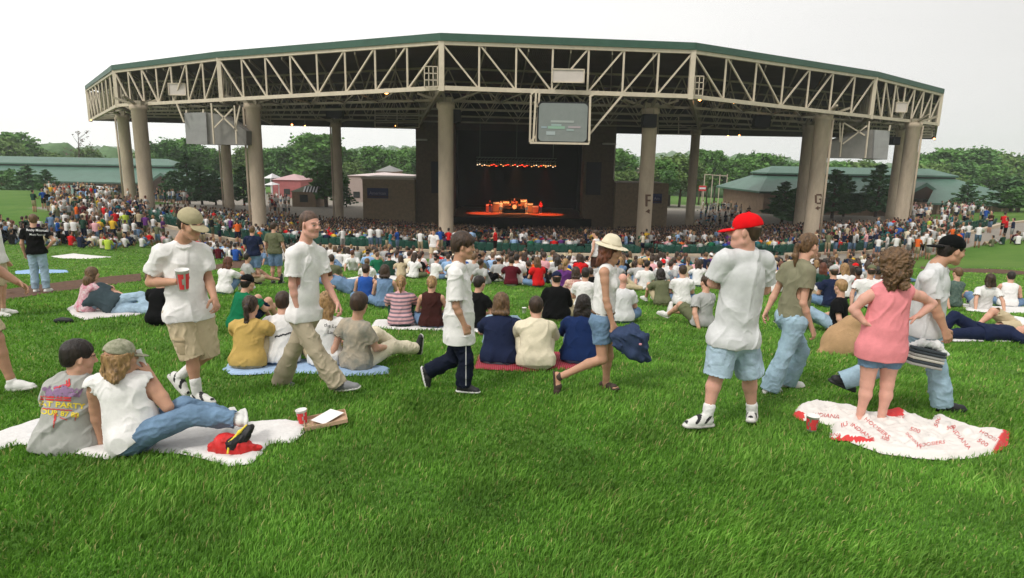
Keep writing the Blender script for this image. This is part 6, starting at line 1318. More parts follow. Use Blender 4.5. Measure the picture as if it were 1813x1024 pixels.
row([(0, 20, 233, 0, 1.3), (2, -12, 240, -8, 1.2), (1, 60, 262, 10, 1.2), (2, 88, 268, 4, 1.1), (0, 35, 250, 20, 1.4)], 150, 'tall leafy tree behind the left green-roofed building, near the left edge', 'trees at the far left')
plant(2, 152, 262, 165, 'small round tree rising behind the left roof below the bare treetop', None)
row([(1, 290, 246, 0, 1.2), (0, 318, 244, 8, 1.1), (2, 268, 262, 20, 1.2), (1, 345, 256, 5, 1.1), (0, 375, 262, 12, 1.1), (2, 432, 262, 8, 1.)], 140, 'leafy tree between the left columns behind the pavilion', 'trees between the left columns')
row([(0, 480, 262, 6, 1.2), (1, 500, 258, 0, 1.1), (2, 522, 254, 8, 1.), (0, 560, 235, 0, 1.25), (3, 582, 233, 4, 1.3), (1, 545, 248, 10, 1.2), (0, 612, 262, 6, 1.1), (2, 625, 285, 0, 1.)], 150, 'bright green tree in the gap left of the slim column', 'trees left of the slim column')
row([(0, 655, 258, 0, 1.1), (1, 672, 260, 6, 1.1), (3, 690, 262, 4, 1.2), (0, 706, 264, 0, 1.), (2, 722, 262, 8, 1.1), (1, 738, 265, 3, 1.), (2, 640, 275, 6, 1.)], 155, 'bright green tree between the slim column and the stage house', 'trees left of the stage house')
row([(0, 1095, 262, 0, 1.2), (1, 1112, 272, 6, 1.)], 145, 'green tree just right of the stage house', 'trees right of the stage house')
row([(2, 1105, 302, 0, 1.3), (2, 1125, 305, 3, 1.2), (0, 1172, 282, 0, 1.1), (2, 1190, 274, 5, 1.2), (2, 1208, 278, 2, 1.2), (2, 1166, 300, -4, 1.2), (1, 1182, 300, -6, 1.1)], 130, 'yellow-green tree behind column F', 'trees behind column F')
row([(3, 1244, 260, 0, .9), (3, 1258, 262, 4, .8), (3, 1272, 262, 2, .9), (1, 1288, 280, 6, 1.), (0, 1312, 278, 0, 1.1), (1, 1330, 270, 6, 1.1), (0, 1348, 271, 2, 1.2), (2, 1368, 276, 6, 1.2), (1, 1388, 282, 0, 1.), (0, 1405, 288, 8, 1.), (2, 1236, 280, 6, 1.)], 155, 'leafy tree beyond the asphalt yard at right', 'trees beyond the right yard')
row([(0, 1478, 286, 0, 1.2), (1, 1500, 286, 6, 1.2), (2, 1522, 284, 2, 1.2), (0, 1545, 290, 6, 1.2), (1, 1568, 295, 6, 1.2)], 150, 'leafy tree behind the green roof, below the hanging right housing', 'trees below the right housing')
row([(0, 1632, 284, 0, 1.3), (1, 1655, 268, 6, 1.3), (0, 1680, 262, 2, 1.3), (2, 1700, 266, 6, 1.2), (1, 1722, 262, 0, 1.4), (0, 1745, 262, 4, 1.3), (2, 1768, 268, 2, 1.3), (1, 1792, 275, 4, 1.3), (0, 1815, 285, 0, 1.3), (1, 1700, 285, -8, 1.2), (2, 1660, 290, -8, 1.2), (0, 1760, 290, -8, 1.3)], 150, 'big leafy tree in the wood behind the right green roof', 'wood behind the right building')
# nearer dark trees
for k, px, py, Y, lb, wf in ((5, 45, 290, 92, 'dark spreading pine in front of the left green roof', 1.9), (6, 78, 298, 90, 'dark pine standing right of the larger pine at left', 1.6), (4, 12, 300, 96, 'shadowed leafy tree at the left edge before the green roof', 1.2), (4, 70, 325, 84, 'low pale bush under the left pines', 1.2), (5, 328, 270, 95, 'dark pine between the second and third left columns', 1.5), (5, 352, 285, 93, 'shorter dark pine left of the rear left column', 1.5), (6, 300, 300, 96, 'bushy dark pine right of the second column', 1.4), (6, 378, 300, 95, 'bushy pine right beside the rear left column', 1.4), (6, 428, 290, 96, 'dark pine left of the third tall column', 1.4), (4, 575, 288, 98, 'rounded dark green tree hiding part of the slim column', 1.2), (6, 612, 325, 100, 'small dark conifer right of the slim column', 1.2), (5, 1392, 318, 88, 'dark bushy pine left of column G', 1.7), (6, 1412, 330, 84, 'low dark pine touching the column behind G', 1.7), (5, 1483, 296, 88, 'dark pine just right of column G', 1.7), (5, 1502, 306, 92, 'dark pine second right of column G', 1.5), (5, 1562, 286, 86, 'tall layered pine under the right hanging housing', 1.5), (5, 1718, 316, 82, 'slender pine in front of the right green roof', 1.6), (6, 1800, 310, 82, 'dark spreading pine at the right edge', 2.2), (4, 1810, 330, 78, 'dark bush at the right edge below the pine', 1.5), (4, 1235, 372, 110, 'small bush beside the slim column right of F', 1.0)):
    plant(k, px, py, Y, lb, None, wf)
# bare-topped tree
t = thing('bare_tree', 'sparse tall bare tree rising above the left green roof', 'tree', tuple(atY(138, 300, 160))); mb = MB(); r = random.Random(4); bsp = atY(138, 310, 160); tip = atY(138, 233, 160); mb.tube([bsp, bsp.lerp(tip, .5)+Vector((.3, 0, 0)), tip], [.25, .14, .03], 7); tips = []
for k in range(16): f = .35+.6*k/16; s0 = bsp.lerp(tip, f); e = s0+Vector((r.uniform(-3, 3), r.uniform(-2, 2), r.uniform(.8, 2.2))); mb.tube([s0, e], [.06, .02], 5); tips.append((tuple(e), .6))
mb.build('trunk', BARK, t, True); V, F = crown(tips, 160, .2, 3); meshobj('crown', V, F, leafmat('leaf pinkish', (.22, .15, .12), (.12, .1, .07)), t)
# far woods on the hills
def ico():
    bm = bmesh.new(); bmesh.ops.create_icosphere(bm, subdivisions=2, radius=1); V = np.array([v.co[:] for v in bm.verts]); F = np.array([[v.index for v in f.verts] for f in bm.faces]); bm.free(); return V, F
def far_woods():
    iv, if_ = ico(); r = np.random.default_rng(3); VV = []; FF = []; n = 0
    for k in range(3600):
        a = r.uniform(-.95, .95); D = r.uniform(240, 1100)*1.0; x, y = D*math.sin(a), D*math.cos(a); rad = r.uniform(4, 8)*(1+D/1500); Dz = math.hypot(x, y)
        zz = float(zg(x, y))-4*float(sstep(200, 420, Dz))+float(sstep(450, 1000, Dz))*(9+7*math.sin(x*.006+1.3)+5*math.sin(x*.013+y*.004)+3*math.sin(x*.029))
        if D < 330 and r.random() < .5: continue
        V = iv*[rad, rad, rad*.85]*(1+.22*r.normal(size=(len(iv), 1))*.8)+[x, y, zz+rad*.4+2]; VV.append(V); FF.append(if_+n); n += len(iv)
    o = meshobj('far_woods', np.concatenate(VV), np.concatenate(FF), leafmat('far leaf', (.11, .20, .075), (.06, .12, .045))); tag(o, 'distant tree-covered low hills along the horizon', 'woods', kind='stuff')
far_woods()
# ---------- air
hz = MB(); hz.box((0, 640, CZ+22), (2900, 1460, 96)); ho = hz.build('haze', None, None); ho.data.materials.clear()
hm_ = bpy.data.materials.new('haze'); hm_.use_nodes = True; nt = hm_.node_tree; nt.nodes.clear(); out = nt.nodes.new('ShaderNodeOutputMaterial'); pv = nt.nodes.new('ShaderNodeVolumePrincipled'); pv.inputs['Color'].default_value = (.93, .96, 1, 1); pv.inputs['Density'].default_value = .0004; pv.inputs['Anisotropy'].default_value = .0
nt.links.new(pv.outputs[0], out.inputs['Volume']); ho.data.materials.append(hm_); tag(ho, 'thin pale haze in the air', 'haze', kind='stuff')
# ---------- wall and seats
WALLM = mat('wall concrete', (.50, .41, .30), .9, noise=.15, nscale=1.5, bump=.2)
def arcpt(r, a, z=None):
    x, y = BC[0]+r*math.sin(a), BC[1]-r*math.cos(a); return Vector((x, y, zg1(x, y) if z is None else z))
t = thing('retaining_wall', 'low curved tan concrete wall between the lawn walkway and the reserved seats', 'wall', tuple(arcpt(71.4, 0)))
gaps = [(-.30, -.262), (-.05, -.02), (.19, .235), (.40, .43)]; seg = []; a0 = -.66
for g0, g1 in gaps+[(.66, .66)]: seg.append((a0, g0)); a0 = g1
for s0, s1 in seg:
    n = max(2, int((s1-s0)/.02)); mb = MB(); V = []; F = []
    for k in range(n+1):
        a = s0+(s1-s0)*k/n; z = arcpt(73.2, a).z; hgt = .14
        V += [arcpt(71.25, a, z-1.0), arcpt(71.25, a, z+hgt), arcpt(71.6, a, z+hgt), arcpt(71.6, a, z-1.0)]
        if k: b = 4*k; F += [(b-4+i, b-4+(i+1) % 4, b+(i+1) % 4, b+i) for i in range(4)]
    F += [(0, 1, 2, 3), (4*n+3, 4*n+2, 4*n+1, 4*n)]; mb.add(V, F); fixn(mb.build('wall', WALLM, t))
RAILM = mat('rail green', (.03, .07, .05), .6)
for a_s, a_e in ((.30, .40), (-.52, -.44)):
    t2 = thing('railing', 'green pipe railing on the concrete wall at the ' + ('right' if a_s > 0 else 'left'), 'railing', tuple(arcpt(71.4, a_s))); mb = MB(); n = 9
    for k in range(n+1):
        a = a_s+(a_e-a_s)*k/n; z = arcpt(73.2, a).z+.14; mb.beam(arcpt(71.42, a, z), arcpt(71.42, a, z+.6), .05)
        if k:
            for dz in (.3, .6): b_ = a_s+(a_e-a_s)*(k-1)/n; zb_ = arcpt(73.2, b_).z+.14; mb.beam(arcpt(71.42, b_, zb_+dz), arcpt(71.42, a, z+dz), .045)
    mb.build('rails', RAILM, t2)
SEATG = mat('seat green', (.018, .085, .06), .45, noise=.15, nscale=5)
def seat_mesh():
    mb = MB(); 
    for k in range(5):   # curved back panel and pan
        x0, x1 = -.24+.096*k, -.144+.096*k; d = lambda x: -.03+.9*x*x
        mb.prism([(x0, d(x0)-.20, .42), (x1, d(x1)-.20, .42), (x1, d(x1)-.28, .84), (x0, d(x0)-.28, .84)], (0, -.03, 0)); mb.prism([(x0, -.2, .43), (x1, -.2, .43), (x1, .22, .46), (x0, .22, .46)], (0, 0, -.035))
    mb.box((0, -.05, .2), (.10, .28, .42)); mb.box((0, -.02, .02), (.34, .3, .04))
    for sx in (-1, 1): mb.box((sx*.26, -.02, .62), (.035, .36, .03)); mb.box((sx*.26, -.16, .40), (.03, .04, .42))
    o = mb.build('stadium_seat', SEATG); return o
seat0 = seat_mesh(); nseat = 0; SEATS = []
for row_ in range(34):
    r = 70.4-.96*row_; da = .58/r; na = int(.60/da)
    for k in range(-na, na+1):
        a = k*da
        if any(abs(a-ai) < .9/r for ai in (-.42, -.28, -.1, .1, .22, .42)): continue
        p = arcpt(r, a)
        if p.y > 83 or (abs(p.x-3) < 22 and p.y > 81.5): continue
        if any(math.hypot(p.x-c[1].x, p.y-c[1].y) < 1.0 for c in COLS): continue
        SEATS.append((row_, k, p, a))
ind = [q for q in SEATS if q[0] < 2][:290]
for i, (rw, k, p, a) in enumerate(ind):
    o = seat0 if i == 0 else seat0.copy()
    if i: COL.objects.link(o)
    o.location = p; o.rotation_euler = (0, 0, a); tag(o, 'green moulded stadium seat in the '+('rear row' if rw == 0 else 'second row from the rear')+', backed by the concrete wall', 'seat', 'green seats, rearmost row' if rw == 0 else 'green seats, second row from the rear')
def merge(name, base, places, mats, label, fmf=None):
    """many small shapes in one mesh: base = (V, F, fm), places = (x, y, z, rot, scale, matmap)"""
    V0, F0, m0 = base; VV = []; MM = []
    for (x, y, z, a, s, mm) in places:
        c, s_ = math.cos(a), math.sin(a); V = V0*s; VV.append(np.stack([V[:, 0]*c-V[:, 1]*s_+x, V[:, 0]*s_+V[:, 1]*c+y, V[:, 2]+z], 1)); MM.append(np.asarray(mm)[m0])
    n = len(places); F = (F0[None]+(np.arange(n)*len(V0))[:, None, None]).reshape(-1, F0.shape[1])
    o = meshobj(name, np.concatenate(VV), F, None, None, False, mats=mats, fm=np.concatenate(MM)); tag(o, label, kind='stuff'); return o
mb = MB(); mb.box((0, -.24, .63), (.5, .05, .42)); mb.box((0, 0, .44), (.48, .42, .04)); mb.box((0, -.05, .2), (.1, .26, .4))
sb = (np.array(mb.v), np.array(mb.f), np.zeros(len(mb.f), int))
merge('seat_rows', sb, [(p.x, p.y, p.z, a, 1, [0]) for rw, k, p, a in SEATS if rw >= 2], [SEATG], 'rows of green seats filling the pavilion floor')
# ---------- simple people for the mass of the audience
def lowman(kind):
    mb = MB(); dz = 0 if kind == 'sit' else (.0 if kind == 'lawn' else .0)
    if kind == 'sit': hp = .48
    elif kind == 'lawn': hp = .08
    else: hp = .90
    def ring(z, rx, ry, y=0, n=8): return [(rx*math.cos(2*pi*k/n), y+ry*math.sin(2*pi*k/n), z) for k in range(n)]
    def loft(rs, mi):
        n = 8; V = sum([ring(*r_) for r_ in rs], []); F = [(i*n+k, i*n+(k+1) % n, (i+1)*n+(k+1) % n, (i+1)*n+k) for i in range(len(rs)-1) for k in range(n)]; V.append((0, rs[-1][3] if len(rs[-1]) > 3 else 0, rs[-1][0])); F += [((len(rs)-1)*n+k, (len(rs)-1)*n+(k+1) % n, len(V)-1, len(V)-1) for k in range(n)]; mb.add(V, F, mi)
    loft([(hp, .17, .13, 0), (hp+.22, .155, .115, 0), (hp+.42, .20, .12, .01), (hp+.50, .15, .09, .01), (hp+.53, .05, .05, .01)], 0)
    loft([(hp+.50, .05, .05, .02), (hp+.60, .055, .06, .03), (hp+.66, .075, .09, .035), (hp+.74, .075, .095, .03), (hp+.80, .05, .06, .02)], 1)
    loft([(hp+.63, .078, .05, -.035), (hp+.70, .086, .08, -.012), (hp+.78, .082, .09, .0), (hp+.83, .045, .055, .0)], 2)
    def limb(a, b, r1, r2, mi):
        a = Vector(a); b = Vector(b); d = (b-a).normalized(); u = d.cross(Vector((.3, .2, 1))).normalized(); w_ = d.cross(u); V = [a+(u*i+w_*j)*r1 for i, j in ((-1, -1), (1, -1), (1, 1), (-1, 1))]+[b+(u*i+w_*j)*r2 for i, j in ((-1, -1), (1, -1), (1, 1), (-1, 1))]
        mb.add(V, [(0, 1, 5, 4), (1, 2, 6, 5), (2, 3, 7, 6), (3, 0, 4, 7), (4, 5, 6, 7)], mi)
    for sx in (-1, 1):
        e = (sx*.26, .06, hp+.22); limb((sx*.19, .01, hp+.47), e, .055, .045, 0); limb(e, (sx*.13, .28, hp+.14), .038, .03, 1)
        if kind == 'stand': limb((sx*.09, 0, hp+.02), (sx*.11, .02, .45), .085, .06, 3); limb((sx*.11, .02, .46), (sx*.12, 0, .0), .05, .04, 1)
        elif kind == 'sit': limb((sx*.09, 0, hp), (sx*.12, .42, hp+.04), .08, .06, 3); limb((sx*.12, .42, hp+.02), (sx*.12, .45, .02), .05, .04, 1)
        else: limb((sx*.09, 0, hp+.02), (sx*.2, .42, hp+.25), .08, .055, 3); limb((sx*.2, .42, hp+.25), (sx*.14, .62, .03), .05, .04, 1)
    F = [f if len(f) == 4 else (*f, f[-1]) for f in mb.f]; return np.array(mb.v), np.array(F), np.array(mb.m)
CN = ['white', 'grey', 'black', 'navy', 'blue', 'red', 'green', 'olive', 'yellow', 'pink', 'maroon', 'khaki', 'denim', 'brown', 'cream', 'light blue', 'dark green', 'orange', 'teal', 'purple', 'lime']
CWGT = [34, 13, 6, 7, 4, 4, 3, 3, 2, 3, 2, 3, 3, 2, 4, 3, 3, 1.3, 1, 1, 1]
DWGT = [12, 9, 12, 10, 4, 4, 3, 5, 1.5, 2, 5, 5, 3, 6, 4, 2, 5, 1.5, 1, 2, .5]
CM = [C_(n) for n in CN]; SKM = [skin('fair'), skin('tan'), skin('pink'), skin('brown')]; HN = ['brown', 'dark', 'lightbrown', 'blond', 'auburn']; HMs = [hairm(n) for n in HN]
ALLM = CM+SKM+HMs; PANT = [CN.index(n) for n in ('khaki', 'denim', 'navy', 'olive', 'black', 'denim', 'grey')]
rc = random.Random(11)
def rmap(w=CWGT): return [rc.choices(range(len(CN)), w)[0], len(CN)+rc.choices([0, 1, 2, 3], [5, 4, 3, .6])[0], len(CN)+4+rc.choices(range(5), [7, 4, 4, 2, 1])[0], rc.choice(PANT)]
pl = []; pl2 = []
for rw, k, p, a in SEATS:
    dens = .93 if rw > 7 else (.88 if rw > 2 else (.5 if rw == 2 else .12))
    if p.x < -24 or p.x > 34: dens *= .72 if rw > 3 else .35
    if rc.random() > dens: continue
    if rc.random() < .05 and rw > 4: pl2.append((p.x+rc.uniform(-.05, .05), p.y, p.z, a+rc.uniform(-.4, .4), rc.uniform(.92, 1.08), rmap(DWGT)))
    else: pl.append((p.x+rc.uniform(-.06, .06), p.y+rc.uniform(-.05, .08), p.z, a+rc.uniform(-.35, .35), rc.uniform(.92, 1.08), rmap(DWGT)))
merge('seated_audience', lowman('sit'), pl, ALLM, 'mass of seated audience under the pavilion roof')
# ---------- one library of poses, copied for everyone on the upper lawn and walkway
LIB = {}
def lib(kind, hair, fem, cap, shorts, sleeve=.6):
    key = (kind, hair, fem, cap, shorts)
    if key not in LIB:
        sit = kind in ('cross', 'knees', 'back', 'out', 'side')
        J = pose(kind, tw={'cross': 12, 'knees': -8, 'back': 5, 'out': 25}.get(kind, 0)); c = dict(s=1, h=.021, b=1.0 if not fem else .92, fem=fem, sit=sit, hair=hair, shirt=dict(m=C_('white'), loose=1.12, hem=.07 if sit else .05, sleeve=sleeve if not fem else .4, amp=.008), pants=dict(m=C_('denim'), frac=.85 if shorts else 1.9, loose=1.25), shoes=dict(m=SHOEW), cap=dict(m=C_('navy'), back=cap == 2) if cap else None, skin='fair', seed=len(LIB))
        LIB[key] = [figure('person', 'x', (0, 0, 0), J, c)['root'], False]
    return LIB[key]
LIBS_SIT = [('cross', 'short', 0, 0, 1), ('cross', 'long', 1, 0, 1), ('knees', 'short', 0, 0, 1), ('knees', 'shoulder', 1, 0, 1), ('back', 'short', 0, 0, 1), ('cross', 'short', 0, 1, 1), ('out', 'pony', 1, 0, 1), ('knees', 'short', 0, 2, 1), ('out', 'short', 0, 0, 1), ('side', 'short', 0, 0, 0)]
LIBS_STD = [('stand', 'short', 0, 0, 1), ('hip', 'shoulder', 1, 0, 1), ('cross_arms', 'short', 0, 1, 1), ('walk', 'short', 0, 0, 1), ('hold', 'short', 0, 0, 0), ('walk', 'long', 1, 0, 1), ('stand', 'short', 0, 2, 0)]
PHR = {'cross': 'cross-legged', 'knees': 'knees-up', 'back': 'leaning-back', 'out': 'sideways-sitting', 'side': 'lying', 'stand': 'standing', 'hip': 'hand-on-hip', 'cross_arms': 'arms-crossed', 'walk': 'walking', 'hold': 'arms-raised'}
MARKS = [(60, 'beyond the black-shirted man at left'), (150, 'in the crowd at upper left'), (230, 'under the leftmost columns'), (300, 'left of the khaki cap'), (385, 'right of the khaki cap'), (450, 'near the boy in navy'), (520, 'beside the crew cut head'), (590, 'right of the crew cut man'), (660, 'below the slim left column'), (730, 'left of the tall middle column'), (800, 'around the walking boy\'s head'), (860, 'just right of the walking boy'), (920, 'below the stage\'s left half'), (980, 'below the stage\'s right half'), (1040, 'left of the bucket hat'), (1110, 'right of the bucket hat'), (1165, 'below column F'), (1215, 'right of column F'), (1265, 'left of the red cap'), (1380, 'right of the red cap'), (1440, 'behind the ponytail girl'), (1500, 'left of the curly-haired woman'), (1570, 'behind the curly-haired woman'), (1640, 'left of the black cap'), (1715, 'right of the black cap'), (1790, 'at the right edge')]
existing = [o.location.copy() for o in SC.objects if o.get('category') == 'person' and o.location.length > 1]; pts = []
lowx = [0, 90, 200, 270, 350, 420, 600, 700, 850, 1000, 1250, 1300, 1450, 1580, 1610, 1660, 1813]; lowy = [433, 436, 446, 436, 455, 468, 480, 492, 505, 518, 515, 512, 540, 538, 462, 440, 436]
clear = [(600, 640, 452, 470), (1240, 1300, 500, 540), (100, 200, 448, 470)]
cand = []
for _ in range(9000):
    px = rc.uniform(-30, 1843); lim = np.interp(px, lowx, lowy); py = lim-(lim-405)*rc.random()**.85
    p = gnd(px, py); r = math.hypot(p.x-BC[0], p.y-BC[1])
    if r < 75.6: continue
    dmin = rc.choice([.55, .6, .8, 1.1])+.01*p.y*rc.random()
    if any((p.x-q.x)**2+(p.y-q.y)**2 < dmin**2 for q in pts) or any((p.x-q.x)**2+(p.y-q.y)**2 < .8 for q in existing): continue
    pts.append(p); cand.append((p, 'sit', px))
    if len(cand) > 640: break
def standers(n, box, dm=.5):
    k = 0
    for _ in range(n*12):
        px = rc.uniform(box[0], box[1]); py = rc.uniform(box[2], box[3]); p = gnd(px, py); 
        if p.y > 84 or any((p.x-q.x)**2+(p.y-q.y)**2 < dm**2 for q in pts) or any(math.hypot(p.x-c[1].x, p.y-c[1].y) < 1 for c in COLS): continue
        pts.append(p); cand.append((p, 'std', px)); k += 1
        if k >= n: break
standers(120, (88, 262, 378, 436)); standers(16, (262, 430, 418, 438)); standers(26, (600, 1000, 444, 452)); standers(34, (1150, 1330, 436, 450)); standers(85, (1440, 1700, 420, 462)); standers(16, (1640, 1790, 412, 440)); standers(14, (1030, 1150, 444, 453)); standers(26, (60, 200, 352, 378), .8); standers(18, (1650, 1745, 378, 410), .8)
cand.sort(key=lambda c: c[0].y)
nind = 300-len(existing)-4; seen = set(); GRP = set(); LAWNB = []
def setm(o, m_):
    if o.material_slots: o.material_slots[0].link = 'OBJECT'; o.material_slots[0].material = m_
stuffs = {'sit': [], 'std': []}
for i, (p, kd, px) in enumerate(cand):
    if i >= nind:
        mm = rmap(); stuffs[kd].append((p.x, p.y, p.z, rc.uniform(-.5, .5) if kd == 'sit' else rc.uniform(-1.6, 1.6), rc.uniform(.92, 1.08), mm)); continue
    spec = rc.choice(LIBS_SIT if kd == 'sit' else LIBS_STD); ent = lib(*spec); root = ent[0]; new = ent[1]; ent[1] = True
    if new:
        src = root; root = src.copy(); COL.objects.link(root)
        for ch in src.children:
            c = ch.copy(); COL.objects.link(c); c.parent = root
            for g_ in ch.children: d = g_.copy(); COL.objects.link(d); d.parent = c
    root.location = p; root.rotation_euler = (0, 0, rc.gauss(0, .3) if kd == 'sit' else rc.choice([rc.gauss(0, .5), rc.uniform(-3, 3)])); s = rc.uniform(.92, 1.06); root.scale = (s, s, s)
    mk = min(MARKS, key=lambda m_: abs(m_[0]-px))[1]
    for tr in range(60):
        sc_ = CN[rc.choices(range(len(CN)), CWGT)[0]]; pc = CN[rc.choice(PANT)]; hn = HN[rc.choices(range(5), [7, 4, 4, 2, 1])[0]]
        lb = f"{PHR[spec[0]]} {'woman' if spec[2] else 'man'} with {'tan-brown' if hn == 'lightbrown' else hn} hair in {sc_} top, {pc} {'shorts' if spec[4] else 'trousers'}, {mk}"
        if spec[3]: lb = lb.replace('with', 'in cap with', 1)
        if lb not in seen: break
    w_ = lb.split()
    if len(w_) > 16: lb = lb.replace(' hair in ', '-haired, ').replace('with ', '')
    if len(lb.split()) > 16: lb = lb.replace(f" {'shorts' if spec[4] else 'trousers'}", '-clad')
    seen.add(lb); tag(root, lb, 'person', 'people seated on the upper lawn' if kd == 'sit' else 'people standing along the walkway')
    skm = rc.choices(SKM, [5, 4, 3, .6])[0]
    for ch in root.children:
        n_ = ch.name.split('.')[0]
        if n_ == 'body': setm(ch, skm)
        elif n_ == 't_shirt': setm(ch, C_(sc_))
        elif n_ in ('shorts', 'trousers'): setm(ch, C_(pc))
        elif n_ == 'hair': setm(ch, hairm(hn))
        elif n_ == 'cap': setm(ch, C_(rc.choice(['navy', 'white', 'black', 'red', 'khaki'])))
if stuffs['sit']: merge('lawn_crowd', lowman('lawn'), stuffs['sit'], ALLM, 'seated crowd at the far side of the upper lawn')
# people far off: the yard, the walkways and stairs round the pavilion
far = []
for n, (x0, x1, y0, y1, Y0, Y1) in ((46, (85, 240, 345, 372, 66, 84)), (24, (230, 330, 350, 366, 78, 90)), (26, (474, 512, 336, 366, 84, 112)), (22, (1238, 1330, 345, 385, 88, 116)), (34, (1235, 1330, 372, 392, 82, 92)), (30, (1600, 1740, 372, 398, 66, 86))):
    for _ in range(n): px = rc.uniform(x0, x1); Y = rc.uniform(Y0, Y1); x = wx(px, Y); far.append((x, Y, zg1(x, Y), rc.uniform(-3, 3), rc.uniform(.92, 1.05), rmap()))
merge('far_crowd', lowman('stand'), stuffs['std']+far, ALLM, 'standing crowd far off around the pavilion')
# performers on stage
for i, (px, dy, lb) in enumerate(((868, 1.2, 'performer at the left of the stage lit red'), (887, .6, 'performer second from the left on stage'), (911, 3.0, 'drummer seated behind the glowing drum kit'), (933, .8, 'performer right of the drum kit'), (958, 1.4, 'performer at the right of the stage'))):
    ent = lib(*LIBS_STD[0 if i % 2 else 4]); src = ent[0]; root = src.copy(); COL.objects.link(root); root.location = (wx(px, ystg+dy), ystg+dy, zst+(.25 if i == 2 else 0)); root.rotation_euler = (0, 0, pi+.2*i); root.scale = (1, 1, 1); tag(root, lb, 'person'); root.pop('group', None)
    for ch in src.children:
        c = ch.copy(); COL.objects.link(c); c.parent = root; n_ = c.name.split('.')[0]
        if n_ == 't_shirt': setm(c, C_(['black', 'white', 'maroon', 'grey', 'red'][i]))
for key, ent in list(LIB.items()):
    if not ent[1]:
        for ch in list(ent[0].children): bpy.data.objects.remove(ch)
        bpy.data.objects.remove(ent[0])
# small blankets among the seated rows
for k in range(26):
    p = rc.choice([c for c in cand if c[1] == 'sit'][:230])[0]; px, py, _ = proj(p); w_ = rc.uniform(22, 46); h_ = 3.0+rc.random()*2
    col = rc.choice(['white', 'cream', 'light blue', 'white', 'pink', 'red', 'white'])
    blanket([(px-w_, py+h_), (px-w_*.7, py-h_), (px+w_*.8, py-h_), (px+w_, py+h_*.8)], C_(col), f'small {col} blanket on the upper lawn ' + min(MARKS, key=lambda m_: abs(m_[0]-px))[1], amp=.01, res=.12, seed=k, lift=.02, group='small blankets on the upper lawn')
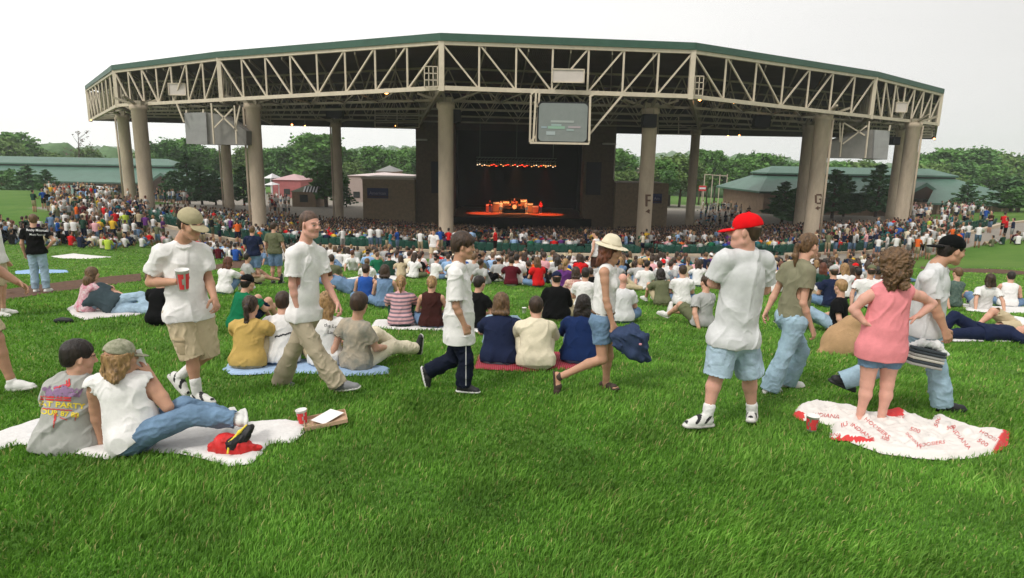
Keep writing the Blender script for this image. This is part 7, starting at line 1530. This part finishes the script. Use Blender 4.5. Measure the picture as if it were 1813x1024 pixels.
# ---------- lawn blades: dense and fine nearby, coarser further off
def grass():
    r = np.random.default_rng(5); N = 780000
    d = 1.55*np.exp(r.random(N)*math.log(46/1.55)); keep = (d > 2.7) | (r.random(N) < (d/2.7)**2); d = d[keep]; a = r.uniform(-1.1, 1.1, len(d)); x = d*np.sin(a); y = d*np.cos(a)
    ok = y > 1.2
    for poly in BLKP:
        xs = [p[0] for p in poly]; ys = [p[1] for p in poly]; m = (x > min(xs)) & (x < max(xs)) & (y > min(ys)) & (y < max(ys))
        idx = np.where(m)[0]
        if len(idx):
            ins = ptin(poly, x[idx], y[idx]); bx, by, bd = snap(poly, x[idx].copy(), y[idx].copy()); ok[idx[ins & (bd > .02)]] = False
    ok &= np.hypot(x-BC[0], y-BC[1]) > 75.2
    x, y, d = x[ok], y[ok], d[ok]; n = len(x); z = zg(x, y)
    patch = np.sin(x*2.1+1.3*np.sin(y*1.7))*np.sin(y*2.3+np.sin(x*1.1))+.6*np.sin(x*5.3+y*3.1)*np.sin(y*6.1-x*2)
    h = (.040+.016*patch.clip(-1, 1))*r.uniform(.55, 1.35, n)*np.where(d > 12, 1.1, 1.); w = (.0030+.00115*d)*r.uniform(.7, 1.3, n)
    az = r.uniform(0, 2*pi, n); lean = r.uniform(.15, .95, n)*h; wa = .8*np.sin(x*1.3+y*.9)+r.uniform(-1.6, 1.6, n); lx, ly = np.cos(wa)*lean, np.sin(wa)*lean; wxv, wyv = np.cos(az)*w/2, np.sin(az)*w/2
    P = np.stack
    V = P([P([x-wxv, y-wyv, z-.01], 1), P([x+wxv, y+wyv, z-.01], 1), P([x+wxv*.8+lx*.35, y+wyv*.8+ly*.35, z+h*.62], 1), P([x-wxv*.8+lx*.35, y-wyv*.8+ly*.35, z+h*.62], 1), P([x+lx, y+ly, z+h*.97], 1)], 1).reshape(-1, 3)
    b = np.arange(n)*5; F = np.concatenate([P([b, b+1, b+2], 1), P([b, b+2, b+3], 1), P([b+3, b+2, b+4], 1)])
    m = bpy.data.materials.new('grass blades'); m.use_nodes = True; nt = m.node_tree; L = nt.links; bs = nt.nodes['Principled BSDF']; bs.inputs['Roughness'].default_value = .6; bs.inputs['Specular IOR Level'].default_value = .25
    at = nt.nodes.new('ShaderNodeAttribute'); at.attribute_name = 'tint'; rp = nt.nodes.new('ShaderNodeValToRGB'); e = rp.color_ramp.elements
    e[0].color = (.065, .175, .018, 1); e[1].color = (.42, .40, .15, 1); e[1].position = 1
    for ps, c in ((.35, (.115, .275, .030, 1)), (.7, (.175, .365, .048, 1)), (.93, (.26, .43, .085, 1))): q = e.new(ps); q.color = c
    L.new(at.outputs['Fac'], rp.inputs[0]); g = nt.nodes.new('ShaderNodeNewGeometry'); ns = nt.nodes.new('ShaderNodeTexNoise'); ns.inputs['Scale'].default_value = 1.7; ns.inputs['Detail'].default_value = 5; L.new(g.outputs['Position'], ns.inputs['Vector'])
    mr = nt.nodes.new('ShaderNodeMapRange'); mr.inputs[1].default_value = .3; mr.inputs[2].default_value = .7; mr.inputs[3].default_value = .66; mr.inputs[4].default_value = 1.36; L.new(ns.outputs['Fac'], mr.inputs[0])
    mx = nt.nodes.new('ShaderNodeMix'); mx.data_type = 'RGBA'; mx.blend_type = 'MULTIPLY'; mx.inputs[0].default_value = 1; L.new(rp.outputs[0], mx.inputs[6]); L.new(mr.outputs[0], mx.inputs[7]); L.new(mx.outputs[2], bs.inputs['Base Color'])
    tr = nt.nodes.new('ShaderNodeBsdfTranslucent'); L.new(mx.outputs[2], tr.inputs['Color']); ms = nt.nodes.new('ShaderNodeMixShader'); ms.inputs[0].default_value = .3; L.new(bs.outputs[0], ms.inputs[1]); L.new(tr.outputs[0], ms.inputs[2]); L.new(ms.outputs[0], nt.nodes['Material Output'].inputs['Surface'])
    o = meshobj('grass', V, F, m); t_ = np.clip(.42+.22*r.normal(size=n)+.12*patch+.16*sstep(8, 24, d), 0, .93); dry = r.random(n) < .035; t_[dry] = 1.
    A_ = o.data.attributes.new('tint', 'FLOAT', 'POINT'); A_.data.foreach_set('value', np.repeat(t_, 5).astype(np.float32)); tag(o, 'mown green lawn grass in the foreground', kind='stuff')
grass()
